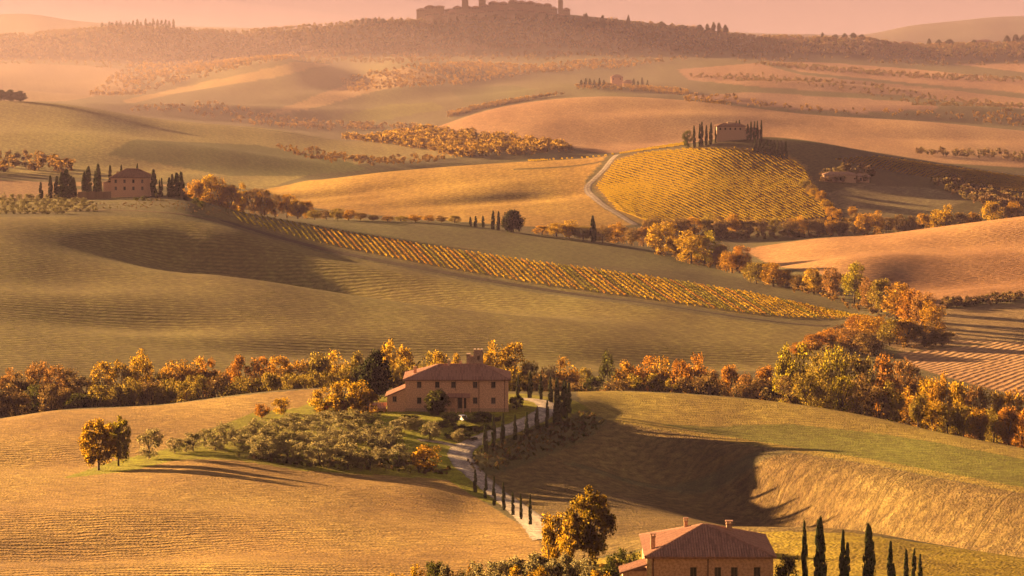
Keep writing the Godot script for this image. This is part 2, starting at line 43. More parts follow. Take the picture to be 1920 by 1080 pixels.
# Fields, far to near: name, surface, base colour, furrow bearing, outline as x, z pairs.
const FIELDS := [
	["far_hills", "grass", Vector3(0.1, 0.08, 0.055), 0, [-2230.7, -8845.8, -2195, -8845.8, -2159.3, -8845.8, -2123.6, -8845.8, -2129.7, -9022.6, -2093.2, -9022.6, -2056.8, -9022.6, -2020.4, -9022.6, -1984, -9022.6, -1947.6, -9022.6, -1911.2, -9022.6, -1874.8, -9022.6, -1838.4, -9022.6, -1802, -9022.6, -1801.4, -9205.4, -1764.2, -9205.4, -1727.1, -9205.4, -1689.9, -9205.4, -1588.3, -8845.8, -1552.6, -8845.8, -1516.9, -8845.8, -1481.2, -8845.8, -1445.5, -8845.8, -1438, -9022.6, -1401.6, -9022.6, -1365.2, -9022.6, -1328.8, -9022.6, -1292.4, -9022.6, -1231.3, -8845.8, -1195.7, -8845.8, -1160, -8845.8, -1124.3, -8845.8, -1088.6, -8845.8, -1052.9, -8845.8, -1037.5, -9022.6, -1001.1, -9022.6, -964.7, -9022.6, -928.3, -9022.6, -891.9, -9022.6, -855.5, -9022.6, -819.1, -9022.6, -798.5, -9205.4, -761.4, -9205.4, -724.3, -9205.4, -687.1, -9205.4, -637.1, -9022.6, -600.7, -9022.6, -564.3, -9022.6, -527.9, -9022.6, -491.5, -9022.6, -455.1, -9022.6, -418.6, -9022.6, -367.5, -8674.9, -332.5, -8674.9, -297.5, -8674.9, -262.5, -8674.9, -227.5, -8674.9, -192.5, -8674.9, -160.6, -8845.8, -124.9, -8845.8, -89.2, -8845.8, -53.5, -8845.8, -17.8, -8845.8, 17.8, -8845.8, 54.6, -9022.6, 91, -9022.6, 127.4, -9022.6, 163.8, -9022.6, 200.2, -9022.6, 236.6, -9022.6, 273, -9022.6, 315.7, -9205.4, 345.8, -9022.6, 382.2, -9022.6, 418.6, -9022.6, 455.1, -9022.6, 491.5, -9022.6, 527.9, -9022.6, 564.3, -9022.6, 612.8, -9205.4, 650, -9205.4, 687.1, -9205.4, 724.3, -9205.4, 761.4, -9205.4, 798.5, -9205.4, 787.5, -8674.9, 822.5, -8674.9, 874.4, -8845.8, 910.1, -8845.8, 945.8, -8845.8, 981.5, -8845.8, 1058.5, -9205.4, 1095.7, -9205.4, 1132.8, -9205.4, 1146.7, -9022.6, 1183.1, -9022.6, 1219.5, -9022.6, 1255.9, -9022.6, 1292.4, -9022.6, 1302.7, -8845.8, 1338.4, -8845.8, 1401.6, -9022.6, 1438, -9022.6, 1474.4, -9022.6, 1510.8, -9022.6, 1547.2, -9022.6, 1583.6, -9022.6, 1620, -9022.6, 1656.4, -9022.6, 1692.8, -9022.6, 1695.3, -8845.8, 1731, -8845.8, 1766.7, -8845.8, 1802.4, -8845.8, 1802.6, -8674.9, 1837.6, -8674.9, 1872.6, -8674.9, 1907.6, -8674.9, 1942.6, -8674.9, 1977.6, -8674.9, 1974.2, -8509.6, 2008.6, -8509.6, 2082.6, -8674.9, 2117.6, -8674.9, 2152.6, -8674.9, 2187.6, -8674.9, 2188.2, -8674.9, 2188.7, -8674.9, 2114.4, -8377.9, 1979.4, -7840.9, 1872.7, -7416.4, 1780.3, -7048.6, 1685.2, -6670.5, 1661.2, -6683.3, 1637.6, -6697.9, 1613.6, -6711.8, 1589, -6723.7, 1564, -6733.7, 1538.4, -6741.8, 1512.3, -6748.1, 1485.8, -6752.7, 1458.8, -6755.2, 1431.4, -6755.9, 1403.8, -6755.2, 1376.1, -6754.6, 1348.8, -6755.6, 1321.9, -6759, 1295.5, -6765.2, 1269.5, -6773.6, 1243.8, -6783.8, 1218.2, -6795.2, 1192.2, -6805, 1165.7, -6812, 1138.9, -6817.6, 1112.1, -6823.9, 1085.7, -6832.4, 1059.4, -6842.7, 1033, -6852.8, 1006.4, -6861.8, 980.1, -6873.3, 955.2, -6895.7, 934.1, -6948, 920.8, -7063, 918.1, -7269, 911.3, -7455.7, 891.8, -7547.9, 866.7, -7597.4, 838.4, -7622, 808, -7627.6, 776.8, -7626.4, 745.6, -7625.9, 714, -7620.3, 681.6, -7605.2, 649.3, -7589.1, 617.4, -7577.7, 586.1, -7571.5, 555.1, -7570, 524.5, -7572.9, 494.2, -7581.8, 464.4, -7600.1, 435.5, -7635.7, 406.5, -7675.9, 376.6, -7703.5, 346, -7720.7, 314.8, -7727.4, 283.2, -7724, 251.4, -7714, 219.6, -7702.6, 188, -7693.4, 156.6, -7687.7, 125.2, -7685.1, 93.9, -7685.1, 62.6, -7686.8, 31.3, -7689.7, 0, -7693.2, -31.3, -7676.6, -62.4, -7654.9, -93.2, -7629.8, -123.9, -7604.8, -154.5, -7586.6, -185.1, -7572.7, -215.6, -7559.7, -245.9, -7544.9, -276, -7526.9, -305.7, -7505.1, -335.1, -7478, -364.5, -7457.2, -394.2, -7443.9, -424, -7434.4, -453.8, -7426.4, -483.5, -7418, -513, -7407.9, -542.2, -7395.1, -571.2, -7379.2, -599.8, -7362.4, -628.8, -7350.2, -658, -7342.2, -687.5, -7337.5, -717.2, -7335.1, -746.8, -7333.3, -776.4, -7329.8, -805.4, -7322, -833.5, -7307, -860.5, -7284.1, -886.8, -7256.5, -913.2, -7230.9, -939.7, -7208.4, -966.2, -7187.4, -992.5, -7165.5, -1017.9, -7139.1, -1040.9, -7097.4, -1062.4, -7048.4, -1083.9, -7001.9, -1106, -6961, -1129.9, -6933.5, -1156.1, -6921.4, -1184, -6919.9, -1212.4, -6920.9, -1240.2, -6918.8, -1267.4, -6913.2, -1294.1, -6905.6, -1320.7, -6897.4, -1347.4, -6890.4, -1374.4, -6884.8, -1401.5, -6880, -1428.6, -6875.6, -1455.5, -6870.6, -1482.2, -6864.6, -1508.4, -6856.6, -1534.1, -6846.4, -1559.2, -6834.4, -1584.2, -6821.7, -1609.3, -6810.6, -1635.1, -6802.4, -1661.7, -6797.7, -1688.9, -6795.6, -1716.3, -6794.5, -1810.6, -7169.8, -1890.5, -7487.9, -1993.3, -7897, -2075.7, -8225.4, -2231.8, -8845.8, -2231.2, -8845.8]],
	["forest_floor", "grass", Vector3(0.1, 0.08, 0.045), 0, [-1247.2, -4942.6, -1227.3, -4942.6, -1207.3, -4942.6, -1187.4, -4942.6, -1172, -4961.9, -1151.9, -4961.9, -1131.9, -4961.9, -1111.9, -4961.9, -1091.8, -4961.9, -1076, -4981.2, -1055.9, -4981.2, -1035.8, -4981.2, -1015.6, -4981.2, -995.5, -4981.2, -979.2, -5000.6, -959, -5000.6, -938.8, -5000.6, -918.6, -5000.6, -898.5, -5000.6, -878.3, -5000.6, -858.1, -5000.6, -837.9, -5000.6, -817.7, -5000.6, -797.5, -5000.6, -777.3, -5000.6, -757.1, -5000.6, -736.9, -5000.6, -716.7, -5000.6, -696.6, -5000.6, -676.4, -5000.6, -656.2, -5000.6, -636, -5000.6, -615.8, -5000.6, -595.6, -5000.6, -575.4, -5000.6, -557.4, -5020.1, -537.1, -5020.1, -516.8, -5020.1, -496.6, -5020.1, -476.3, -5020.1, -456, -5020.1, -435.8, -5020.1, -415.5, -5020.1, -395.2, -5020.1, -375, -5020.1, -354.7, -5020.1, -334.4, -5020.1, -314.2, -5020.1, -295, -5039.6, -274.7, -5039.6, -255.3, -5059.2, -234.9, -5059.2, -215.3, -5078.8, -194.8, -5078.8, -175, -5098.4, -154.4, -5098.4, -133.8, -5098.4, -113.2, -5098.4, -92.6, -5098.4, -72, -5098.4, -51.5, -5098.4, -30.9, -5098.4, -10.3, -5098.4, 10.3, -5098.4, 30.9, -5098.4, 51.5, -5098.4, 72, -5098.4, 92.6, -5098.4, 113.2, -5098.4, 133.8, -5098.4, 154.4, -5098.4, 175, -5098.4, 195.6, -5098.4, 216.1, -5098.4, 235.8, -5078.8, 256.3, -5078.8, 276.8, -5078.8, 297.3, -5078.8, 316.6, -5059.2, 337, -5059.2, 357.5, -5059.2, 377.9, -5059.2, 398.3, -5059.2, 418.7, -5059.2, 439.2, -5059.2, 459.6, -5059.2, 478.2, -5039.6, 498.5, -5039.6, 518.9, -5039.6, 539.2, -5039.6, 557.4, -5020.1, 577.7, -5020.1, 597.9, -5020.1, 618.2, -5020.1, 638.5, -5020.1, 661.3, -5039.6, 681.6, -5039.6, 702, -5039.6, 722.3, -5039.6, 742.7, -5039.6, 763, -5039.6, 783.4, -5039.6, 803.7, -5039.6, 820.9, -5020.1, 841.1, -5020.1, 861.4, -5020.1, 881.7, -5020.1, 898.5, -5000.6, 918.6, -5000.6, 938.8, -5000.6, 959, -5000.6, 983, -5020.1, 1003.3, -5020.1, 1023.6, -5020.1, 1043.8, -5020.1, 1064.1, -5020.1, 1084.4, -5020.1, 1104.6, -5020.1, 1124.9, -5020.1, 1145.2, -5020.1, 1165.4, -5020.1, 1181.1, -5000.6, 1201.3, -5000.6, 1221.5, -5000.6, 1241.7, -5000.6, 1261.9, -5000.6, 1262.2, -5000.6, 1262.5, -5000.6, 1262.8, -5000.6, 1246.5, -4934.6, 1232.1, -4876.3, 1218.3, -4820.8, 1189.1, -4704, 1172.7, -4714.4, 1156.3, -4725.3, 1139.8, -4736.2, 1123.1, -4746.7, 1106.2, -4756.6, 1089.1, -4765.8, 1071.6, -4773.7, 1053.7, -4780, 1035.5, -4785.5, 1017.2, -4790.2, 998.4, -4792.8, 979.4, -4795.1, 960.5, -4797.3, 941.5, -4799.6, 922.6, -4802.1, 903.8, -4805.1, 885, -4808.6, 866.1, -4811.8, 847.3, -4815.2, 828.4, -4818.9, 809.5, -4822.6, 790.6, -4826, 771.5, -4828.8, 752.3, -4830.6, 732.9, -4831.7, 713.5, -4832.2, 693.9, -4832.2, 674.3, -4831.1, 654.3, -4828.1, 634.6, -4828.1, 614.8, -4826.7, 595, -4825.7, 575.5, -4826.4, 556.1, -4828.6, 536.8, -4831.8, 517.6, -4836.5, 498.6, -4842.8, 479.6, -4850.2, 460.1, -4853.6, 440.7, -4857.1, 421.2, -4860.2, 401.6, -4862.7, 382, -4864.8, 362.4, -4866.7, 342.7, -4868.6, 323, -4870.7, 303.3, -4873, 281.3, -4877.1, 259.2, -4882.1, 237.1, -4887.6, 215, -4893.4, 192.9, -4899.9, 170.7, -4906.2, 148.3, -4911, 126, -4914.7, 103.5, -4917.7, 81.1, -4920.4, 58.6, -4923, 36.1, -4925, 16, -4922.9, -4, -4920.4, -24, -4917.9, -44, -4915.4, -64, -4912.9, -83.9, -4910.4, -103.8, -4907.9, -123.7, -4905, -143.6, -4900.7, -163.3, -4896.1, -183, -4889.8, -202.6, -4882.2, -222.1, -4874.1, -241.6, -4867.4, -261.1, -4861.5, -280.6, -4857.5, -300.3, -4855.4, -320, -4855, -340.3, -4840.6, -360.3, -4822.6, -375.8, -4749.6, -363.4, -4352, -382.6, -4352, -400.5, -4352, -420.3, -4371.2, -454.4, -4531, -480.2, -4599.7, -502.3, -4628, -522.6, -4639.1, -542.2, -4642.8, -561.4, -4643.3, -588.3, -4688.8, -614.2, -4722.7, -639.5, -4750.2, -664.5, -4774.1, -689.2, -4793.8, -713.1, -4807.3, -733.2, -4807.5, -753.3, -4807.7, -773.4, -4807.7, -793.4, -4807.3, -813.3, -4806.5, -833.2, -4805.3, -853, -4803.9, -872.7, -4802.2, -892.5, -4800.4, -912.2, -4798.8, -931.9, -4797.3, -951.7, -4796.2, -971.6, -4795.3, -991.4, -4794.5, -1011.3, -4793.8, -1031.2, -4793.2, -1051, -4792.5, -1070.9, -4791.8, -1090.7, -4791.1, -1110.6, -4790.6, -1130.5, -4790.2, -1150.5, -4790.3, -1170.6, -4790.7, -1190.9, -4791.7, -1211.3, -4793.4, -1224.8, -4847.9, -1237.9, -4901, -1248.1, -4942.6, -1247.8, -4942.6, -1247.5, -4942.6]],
	["field", "stubble", Vector3(0.38, 0.25, 0.1), 10, [-483.4, -3611, -478.2, -3683.4, -471.5, -3748.8, -476.2, -3912.3, -462.8, -3932.3, -448.5, -3946.8, -433.7, -3956.6, -418.1, -3960.7, -402, -3959.2, -385.5, -3954.8, -369.3, -3951.5, -353.4, -3953.1, -338.1, -3960.2, -323.2, -3973.8, -309.2, -3999.8, -300.9, -4107.8, -294, -4338.7, -277.5, -4456.6, -274.1, -4098.9, -282.9, -3959, -297.2, -3908.4, -312.6, -3877.5, -328.5, -3865.6, -344.5, -3856.5, -360.8, -3850.8, -377.6, -3850.3, -394.6, -3852.5, -411.1, -3850, -424.8, -3822.3, -436.1, -3775.5, -445.1, -3720.7, -453.5, -3663.8, -460, -3596.6, -456.9, -3460.5]],
	["field", "stubble", Vector3(0.4, 0.25, 0.11), 10, [-292.5, -3466.7, -279.8, -3506.4, -271.1, -3606.1, -257.8, -3652.3, -244.4, -3702.5, -234.5, -3818, -222.5, -3915.5, -208.2, -3985.8, -192.1, -4033.3, -170.5, -4047.4, -149.8, -4088.7, -129.1, -4026.7, -109.7, -3993, -90.8, -3966.2, -105.9, -3916.4, -120.7, -3874.8, -135.3, -3835.3, -149.5, -3794, -163.5, -3756.6, -177.7, -3728.8, -193, -3693.5, -208.2, -3662.1, -223, -3629.6, -236.4, -3579.6, -247.6, -3529.1, -260.2, -3501.8, -272.8, -3479, -285.4, -3456.8]],
	["meadow", "grass", Vector3(0.24, 0.21, 0.05), 0, [-205.7, -3504.4, -192.5, -3526.9, -179.2, -3551.7, -165.8, -3579.9, -152.2, -3608, -134.4, -3605.2, -116.6, -3598.9, -98.7, -3589.3, -80.5, -3512.7, -94.9, -3507.4, -109.2, -3501.5, -123.4, -3494.4, -137.5, -3485.4, -151.4, -3473.8, -165, -3458.6, -182.6, -3460.4, -199.9, -3458]],
	["meadow", "grass", Vector3(0.15, 0.14, 0.05), 0, [-79, -3746.3, -63.5, -3763.2, -47.9, -3783.7, -32.1, -3805.8, -16.1, -3826.7, 0, -3845.2, 17.3, -3774.5, 33.1, -3606.6, 16, -3500.5, 1.3, -3512.4, -13.6, -3523.2, -28.5, -3532.8, -43.5, -3541.2, -58.6, -3549.2]],
	["field", "stubble", Vector3(0.3, 0.19, 0.1), 10, [-1134.2, -4487, -1114, -4481.3, -1095.2, -4480.9, -1077.5, -4485.2, -1060.9, -4494.2, -1045.2, -4507.5, -1030.1, -4524, -1015.3, -4542, -1000.2, -4559.7, -984.6, -4575.5, -968.3, -4589.1, -951.4, -4600.1, -934.1, -4609.3, -916.4, -4617.2, -898.6, -4624.8, -880.8, -4632.6, -863.1, -4641.6, -845.5, -4651.8, -828.2, -4663.5, -811, -4676.5, -793.8, -4690.1, -775.2, -4696.4, -755.6, -4696.4, -736, -4696.4, -716.4, -4696.4, -696.8, -4696.4, -673.9, -4696.4, -645.3, -4655.7, -615.7, -4604.3, -561.6, -4256.3, -516.3, -3966.8, -533.2, -3952, -549, -3929.5, -529.4, -3663.9, -533.8, -3576.4, -537.2, -3487.2, -549.9, -3476.8, -563.1, -3469.7, -576.5, -3464, -590, -3459.3, -603.4, -3454.7, -616.9, -3450.2, -630.3, -3446, -643.8, -3441.8, -657.2, -3437.6, -670.6, -3433.6, -684, -3429.9, -697.5, -3426.6, -711, -3423.7, -724.7, -3421.5, -738.5, -3419.9, -752.4, -3419.2, -766.5, -3419.1, -780.7, -3419.7, -795.1, -3420.8, -809.6, -3422.3, -824.1, -3424, -838.6, -3425.7, -853.2, -3427.3, -867.7, -3429, -895.6, -3540, -933.2, -3689.4, -984.2, -3892, -1045.8, -4136.3]],
	["field", "plough", Vector3(0.36, 0.2, 0.12), 10, [254.7, -4485.1, 276.8, -4511.1, 299, -4533.7, 321.2, -4555.2, 343.8, -4577.8, 366.8, -4603.4, 390.4, -4633.2, 402.6, -4515.8, 413.2, -4393.2, 423.9, -4284.7, 439.6, -4267.2, 455.7, -4255.4, 472.1, -4247.1, 488.8, -4241.4, 505.5, -4236.5, 522.1, -4231.2, 538.6, -4225.3, 554.9, -4218.2, 571, -4210.1, 586.5, -4199.4, 601.8, -4187.9, 616.9, -4175.3, 631.6, -4161.2, 607.1, -3896.1, 619.4, -3874.3, 632, -3855.8, 644.4, -3836.9, 656.4, -3816.3, 667.7, -3792.9, 683.4, -3794.8, 698.9, -3795.7, 714.2, -3794.8, 729, -3791.8, 743.4, -3786.8, 757.3, -3779.8, 770.9, -3771.2, 784.1, -3761.4, 797.2, -3750.9, 810, -3740.1, 822.9, -3729.6, 835.7, -3719.5, 848.7, -3710, 861.7, -3701.2, 874.8, -3693.2, 888, -3685.8, 901.2, -3678.8, 914.5, -3672.1, 927.5, -3665, 871.1, -3441.1, 841.6, -3323.6, 817.5, -3227.5, 807.5, -3240.4, 797.5, -3253, 787.2, -3265.4, 776.8, -3277.5, 766.3, -3289.3, 755.5, -3300.7, 744.5, -3311.5, 733.3, -3321.7, 721.8, -3331, 710.1, -3339.5, 698.1, -3347.1, 685.9, -3354, 673.5, -3359.9, 660.9, -3365.4, 648.2, -3370.3, 635.3, -3374.6, 622.5, -3379.1, 609.5, -3383.5, 596.6, -3388, 585, -3400.2, 605.2, -3602.5, 595.9, -3634.5, 585.9, -3663.4, 575.2, -3689.8, 563.9, -3713.6, 551.9, -3734.4, 539.4, -3752.5, 526.5, -3768, 513, -3781.2, 497.1, -3784.5, 480.9, -3786.7, 464.7, -3788.1, 448.4, -3789, 432, -3789.6, 415.7, -3790.3, 399.3, -3791.4, 383, -3792.9, 366.8, -3795.1, 350.6, -3798, 334.5, -3801.8, 318.1, -3814.3, 301.9, -3830, 285.8, -3850.9, 270.4, -3882.5, 266.5, -4095.9, 250.4, -4141.2]],
	["field", "plough", Vector3(0.42, 0.23, 0.13), 10, [411.5, -4680.8, 431.8, -4677.4, 452.2, -4676.5, 473, -4678.3, 494, -4682.3, 515.2, -4688, 533.9, -4679.9, 552.6, -4672.6, 571.3, -4665.1, 589.8, -4656.5, 607.9, -4646.2, 625.9, -4634.9, 643.7, -4623.4, 659.6, -4602.5, 674.8, -4578.8, 689.4, -4551.7, 703.2, -4521.1, 716.4, -4488.3, 729.2, -4454.7, 741.8, -4421.7, 754.5, -4390.7, 767.5, -4362.5, 787.6, -4376.2, 807.6, -4388.6, 827.3, -4398.7, 846.7, -4406.7, 865.7, -4412.8, 884.5, -4417.6, 903.2, -4421.4, 921.8, -4424.5, 940.3, -4427.2, 958.7, -4429.7, 977.2, -4431.9, 995.5, -4433.8, 1013.8, -4435.1, 1031.9, -4435.5, 1049.7, -4434.8, 1067.2, -4432.9, 1084.4, -4429.9, 1101.4, -4426, 1118.2, -4421.5, 1054.1, -4167.1, 985.3, -3894, 971.4, -3901.3, 957.1, -3907.6, 942.5, -3913, 927.8, -3917.7, 912.9, -3922.1, 898, -3926.2, 883, -3930.4, 868.1, -3935.1, 853.2, -3940.3, 838.5, -3946.2, 824, -3953, 809.5, -3960.8, 795.3, -3970, 781.5, -3981.6, 768.5, -3998.3, 758.1, -4028.9, 748.3, -4064.3, 735.8, -4086.7, 722, -4102.3, 710.1, -4129.4, 696.6, -4148.6, 682.5, -4164.6, 667.9, -4178.6, 653.1, -4191.5, 638, -4203.6, 622.7, -4215, 607.3, -4226, 591.7, -4236.6, 575.9, -4246.6, 560.2, -4258.7, 544.3, -4270.5, 528.3, -4281.3, 512, -4291.6, 495.7, -4301.2, 479.3, -4311.9, 463.1, -4325, 447.3, -4342, 431.8, -4364.4, 423, -4527.9]],
	["field", "plough", Vector3(0.36, 0.2, 0.13), 10, [201.1, -3427.9, 217.4, -3446.2, 243.9, -3614.6, 264.1, -3675, 283.6, -3718.4, 302.2, -3746.2, 317.4, -3740.8, 332.8, -3737.1, 348.2, -3734.3, 363.6, -3731.6, 378.9, -3728.7, 394.2, -3725.6, 409.5, -3722.4, 425.2, -3720.2, 440.8, -3717.8, 456.4, -3715, 471.8, -3711.3, 487.1, -3706.7, 502.2, -3701, 512.9, -3632.3, 493.3, -3361.6, 478, -3355.3, 462.9, -3349.5, 447.7, -3343.7, 432.7, -3338.3, 417.8, -3332.8, 402.8, -3327.1, 388.4, -3329.4, 374, -3331.8, 359.6, -3334.2, 345.2, -3336.5, 330.7, -3338.5, 317.8, -3344.6, 304.8, -3350.8, 291.8, -3356.9, 278.8, -3363.3, 265.8, -3370, 252.8, -3378.9, 239.8, -3388.4, 226.9, -3399.3, 214, -3411.9]],
	["field", "plough", Vector3(0.44, 0.25, 0.14), 10, [675.3, -4790.1, 696.2, -4790.1, 717, -4790.1, 737.9, -4790.1, 758.7, -4790.1, 779.6, -4790.1, 800.4, -4790.1, 821.3, -4790.1, 842.1, -4790.1, 861.5, -4790.1, 880.9, -4790.1, 900.3, -4790.1, 919.7, -4790.1, 939.1, -4790.1, 958.5, -4790.1, 977.9, -4790.1, 997.3, -4790.1, 1016.7, -4790.1, 1036, -4790.1, 1055.4, -4790.1, 1074.8, -4790.1, 1094.2, -4790.1, 1113.6, -4790.1, 1133, -4790.1, 1152.4, -4790.1, 1171.8, -4790.1, 1191.2, -4790.1, 1210.6, -4790.1, 1189.1, -4704, 1148.2, -4541, 1132.1, -4550.2, 1115.9, -4559.3, 1099.5, -4567.9, 1082.8, -4575.5, 1065.7, -4581.9, 1048.3, -4586.8, 1030.4, -4590, 1012.2, -4591.7, 993.7, -4592.1, 975, -4591.5, 956.2, -4590.6, 937.4, -4589.6, 918.7, -4589.1, 900.1, -4589.2, 881.7, -4590, 863.3, -4591.3, 845, -4592.9, 826.7, -4594.6, 808.4, -4596.1, 793.9, -4639.5, 778.8, -4682.2, 763.1, -4722.8, 746.4, -4760.4, 728.2, -4790.1, 701.8, -4790.1]],
	["field", "plough", Vector3(0.47, 0.27, 0.145), 18, [-86, -2929.8, -73.2, -2956.6, -59.9, -2970.2, -46.7, -2997.8, -33.1, -3011.7, -19.4, -3025.8, -5.5, -3025.8, 8.3, -3025.8, 22.2, -3025.8, 35.1, -3025.8, 47.9, -3011.7, 60.7, -3011.7, 73.6, -3011.7, 86.5, -3011.7, 99.9, -3025.8, 112.8, -3025.8, 125.7, -3025.8, 138.7, -3025.8, 151.6, -3025.8, 164.6, -3025.8, 177.5, -3025.8, 190, -3011.7, 203.2, -3011.7, 216.5, -3011.7, 228.7, -2997.8, 241.9, -2997.8, 255.7, -2997.8, 268.2, -2983.9, 281.9, -2983.9, 295.6, -2983.9, 306.3, -2970.2, 318.4, -2970.2, 329, -2956.6, 341.1, -2956.6, 353.2, -2956.6, 363.6, -2943.1, 375.6, -2943.1, 387.6, -2943.1, 397.8, -2929.8, 409.6, -2929.8, 421.5, -2929.8, 431.4, -2916.6, 443.1, -2916.6, 454.9, -2916.6, 466.7, -2916.6, 476.4, -2903.5, 488.1, -2903.5, 499.9, -2903.5, 511.6, -2903.5, 521, -2890.5, 532.8, -2890.5, 544.5, -2890.5, 556.3, -2890.5, 611.3, -3110.8, 623.9, -3110.8, 636.5, -3110.8, 649.2, -3110.8, 661.8, -3110.8, 674.4, -3110.8, 687.1, -3110.8, 699.7, -3110.8, 712.3, -3110.8, 725, -3110.8, 737.6, -3110.8, 750.2, -3110.8, 761.1, -3103.7, 771.5, -3094.6, 781.4, -3084.1, 692.2, -2731.3, 671.8, -2650.2, 647, -2551.8, 617, -2432.9, 607.4, -2434, 597.6, -2434.4, 587.8, -2434.9, 578.1, -2435.7, 568.5, -2436.6, 558.8, -2437.6, 549.1, -2438.4, 539.3, -2438.9, 529.3, -2438.9, 519.3, -2438.2, 509.1, -2436.7, 498.7, -2434.3, 488.1, -2431, 477.4, -2426.8, 466.6, -2421.8, 455.7, -2416.2, 444.8, -2410.6, 434, -2404.9, 423.3, -2399.3, 412.9, -2398, 402.7, -2396.8, 392.5, -2395.9, 382.3, -2395.3, 372.1, -2394.8, 362, -2394.4, 351.9, -2394, 342.5, -2398.6, 333, -2402.9, 323.4, -2407, 313.9, -2411.2, 304.3, -2415.7, 294.8, -2421, 285.3, -2427.1, 275.2, -2428.4, 265.2, -2430.3, 255.1, -2432.5, 245.1, -2435.3, 235.2, -2438.7, 225.2, -2442.9, 215.4, -2448.1, 205.5, -2454.4, 195.8, -2461.9, 186.1, -2471.2, 175.1, -2469.8, 164.3, -2470.9, 153.6, -2473.7, 142.9, -2477.6, 132.2, -2482.3, 121.5, -2487.1, 110.7, -2491.6, 99.9, -2495.3, 89, -2497.8, 78, -2498.7, 67.4, -2529.7, 56.5, -2561.5, 44.4, -2593.2, 32.1, -2619.7, 19.4, -2646.3, 7.3, -2665.5, -4.9, -2688.3, -17.4, -2712.7, -30.2, -2741.1, -45.9, -2777.9, -62.2, -2822.9]],
	["field", "stubble", Vector3(0.34, 0.27, 0.1), -8, [-701, -2770.3, -690.2, -2771.9, -679.5, -2774.2, -668.9, -2776.8, -658.4, -2780, -648.1, -2784.2, -637.8, -2788.4, -627.7, -2793.9, -617.9, -2801, -609, -2812, -600.9, -2827.4, -589.4, -2827.4, -577.9, -2827.4, -566.5, -2827.4, -555, -2827.4, -543.6, -2827.4, -532.1, -2827.4, -520.6, -2827.4, -509.2, -2827.4, -497.7, -2827.4, -484.8, -2827.4, -471.8, -2827.4, -458.9, -2827.4, -447.9, -2839.8, -436.3, -2839.8, -424.8, -2839.8, -413.2, -2839.8, -401.7, -2839.8, -391.8, -2852.3, -380.2, -2852.3, -370.2, -2864.9, -358.6, -2864.9, -346.9, -2864.9, -335.3, -2864.9, -323.6, -2864.9, -311.9, -2864.9, -300.2, -2864.9, -288.6, -2864.9, -276.9, -2864.9, -265.2, -2864.9, -253.5, -2864.9, -241.9, -2864.9, -230.2, -2864.9, -218.5, -2864.9, -206.8, -2864.9, -195.2, -2864.9, -183.5, -2864.9, -171.8, -2864.9, -160.1, -2864.9, -148.4, -2864.9, -136.8, -2864.9, -121.4, -2794.6, -107.8, -2750.8, -94.8, -2717.1, -82.2, -2686.2, -69.9, -2655, -57.8, -2620.8, -50.7, -2509.2, -62.3, -2510.2, -73.8, -2509.1, -85.1, -2505.3, -96.4, -2498, -107.3, -2486.3, -117.8, -2466.4, -126.5, -2416, -136.4, -2393.8, -146.3, -2376.6, -156.2, -2360.7, -164.9, -2319.7, -170.2, -2240.1, -175.3, -2166.7, -189.9, -2151, -199.3, -2156.6, -208.2, -2157.1, -216.8, -2153.7, -225, -2147, -232.9, -2138.1, -240.7, -2128.9, -248.8, -2122.8, -257.3, -2120.9, -265.7, -2118.5, -274.3, -2118, -283, -2118.8, -291.9, -2120.5, -300.9, -2122.8, -310, -2125.4, -319.1, -2128.4, -328.2, -2131.3, -337.4, -2134.3, -346.3, -2134.5, -355.2, -2134.5, -364, -2134.1, -372.7, -2133.3, -381.4, -2132.2, -390, -2130.9, -398.6, -2129.6, -407.2, -2128.2, -415.8, -2127, -424.4, -2125.8, -433, -2124.9, -441.7, -2124.3, -450.5, -2124, -459.3, -2124, -468.2, -2124.4, -477.2, -2125.2, -486.3, -2126.3, -495.5, -2127.7, -504.7, -2129.3, -513.9, -2131, -523.2, -2132.8, -532.5, -2134.6, -541.9, -2136.3, -557.1, -2197, -574.8, -2267.2, -594.4, -2345.2, -615.8, -2430.3, -633.9, -2502.3, -649.7, -2565.1, -664.6, -2624.6, -678, -2678.2, -688.5, -2720.1]],
	["meadow", "grass", Vector3(0.21, 0.2, 0.07), -8, [-321.7, -2468.1, -311.8, -2472.1, -302.4, -2480.2, -294.8, -2504.7, -288.3, -2540.7, -279.7, -2560.4, -270.4, -2574.6, -260.7, -2586.5, -250.9, -2597.3, -240.8, -2607.2, -230.6, -2616.3, -218.5, -2603.1, -206.6, -2589.8, -194.7, -2576.2, -182.8, -2561.6, -171, -2545.1, -159.1, -2525.7, -147.1, -2501.7, -130.6, -2408.9, -118.1, -2379.8, -128.8, -2367.2, -139.3, -2354, -149.7, -2339.9, -159.8, -2324.4, -169.6, -2307, -180.1, -2300.2, -190.4, -2292.3, -200.7, -2283.9, -210.8, -2275.7, -220.8, -2266.3, -233, -2292.3, -244.8, -2312.3, -256.1, -2326.2, -267.1, -2337, -278.1, -2346.1, -288.9, -2354.1, -299.8, -2361.4, -310.7, -2368.3, -321.5, -2375.1, -332.5, -2381.9, -326.1, -2416.1]],
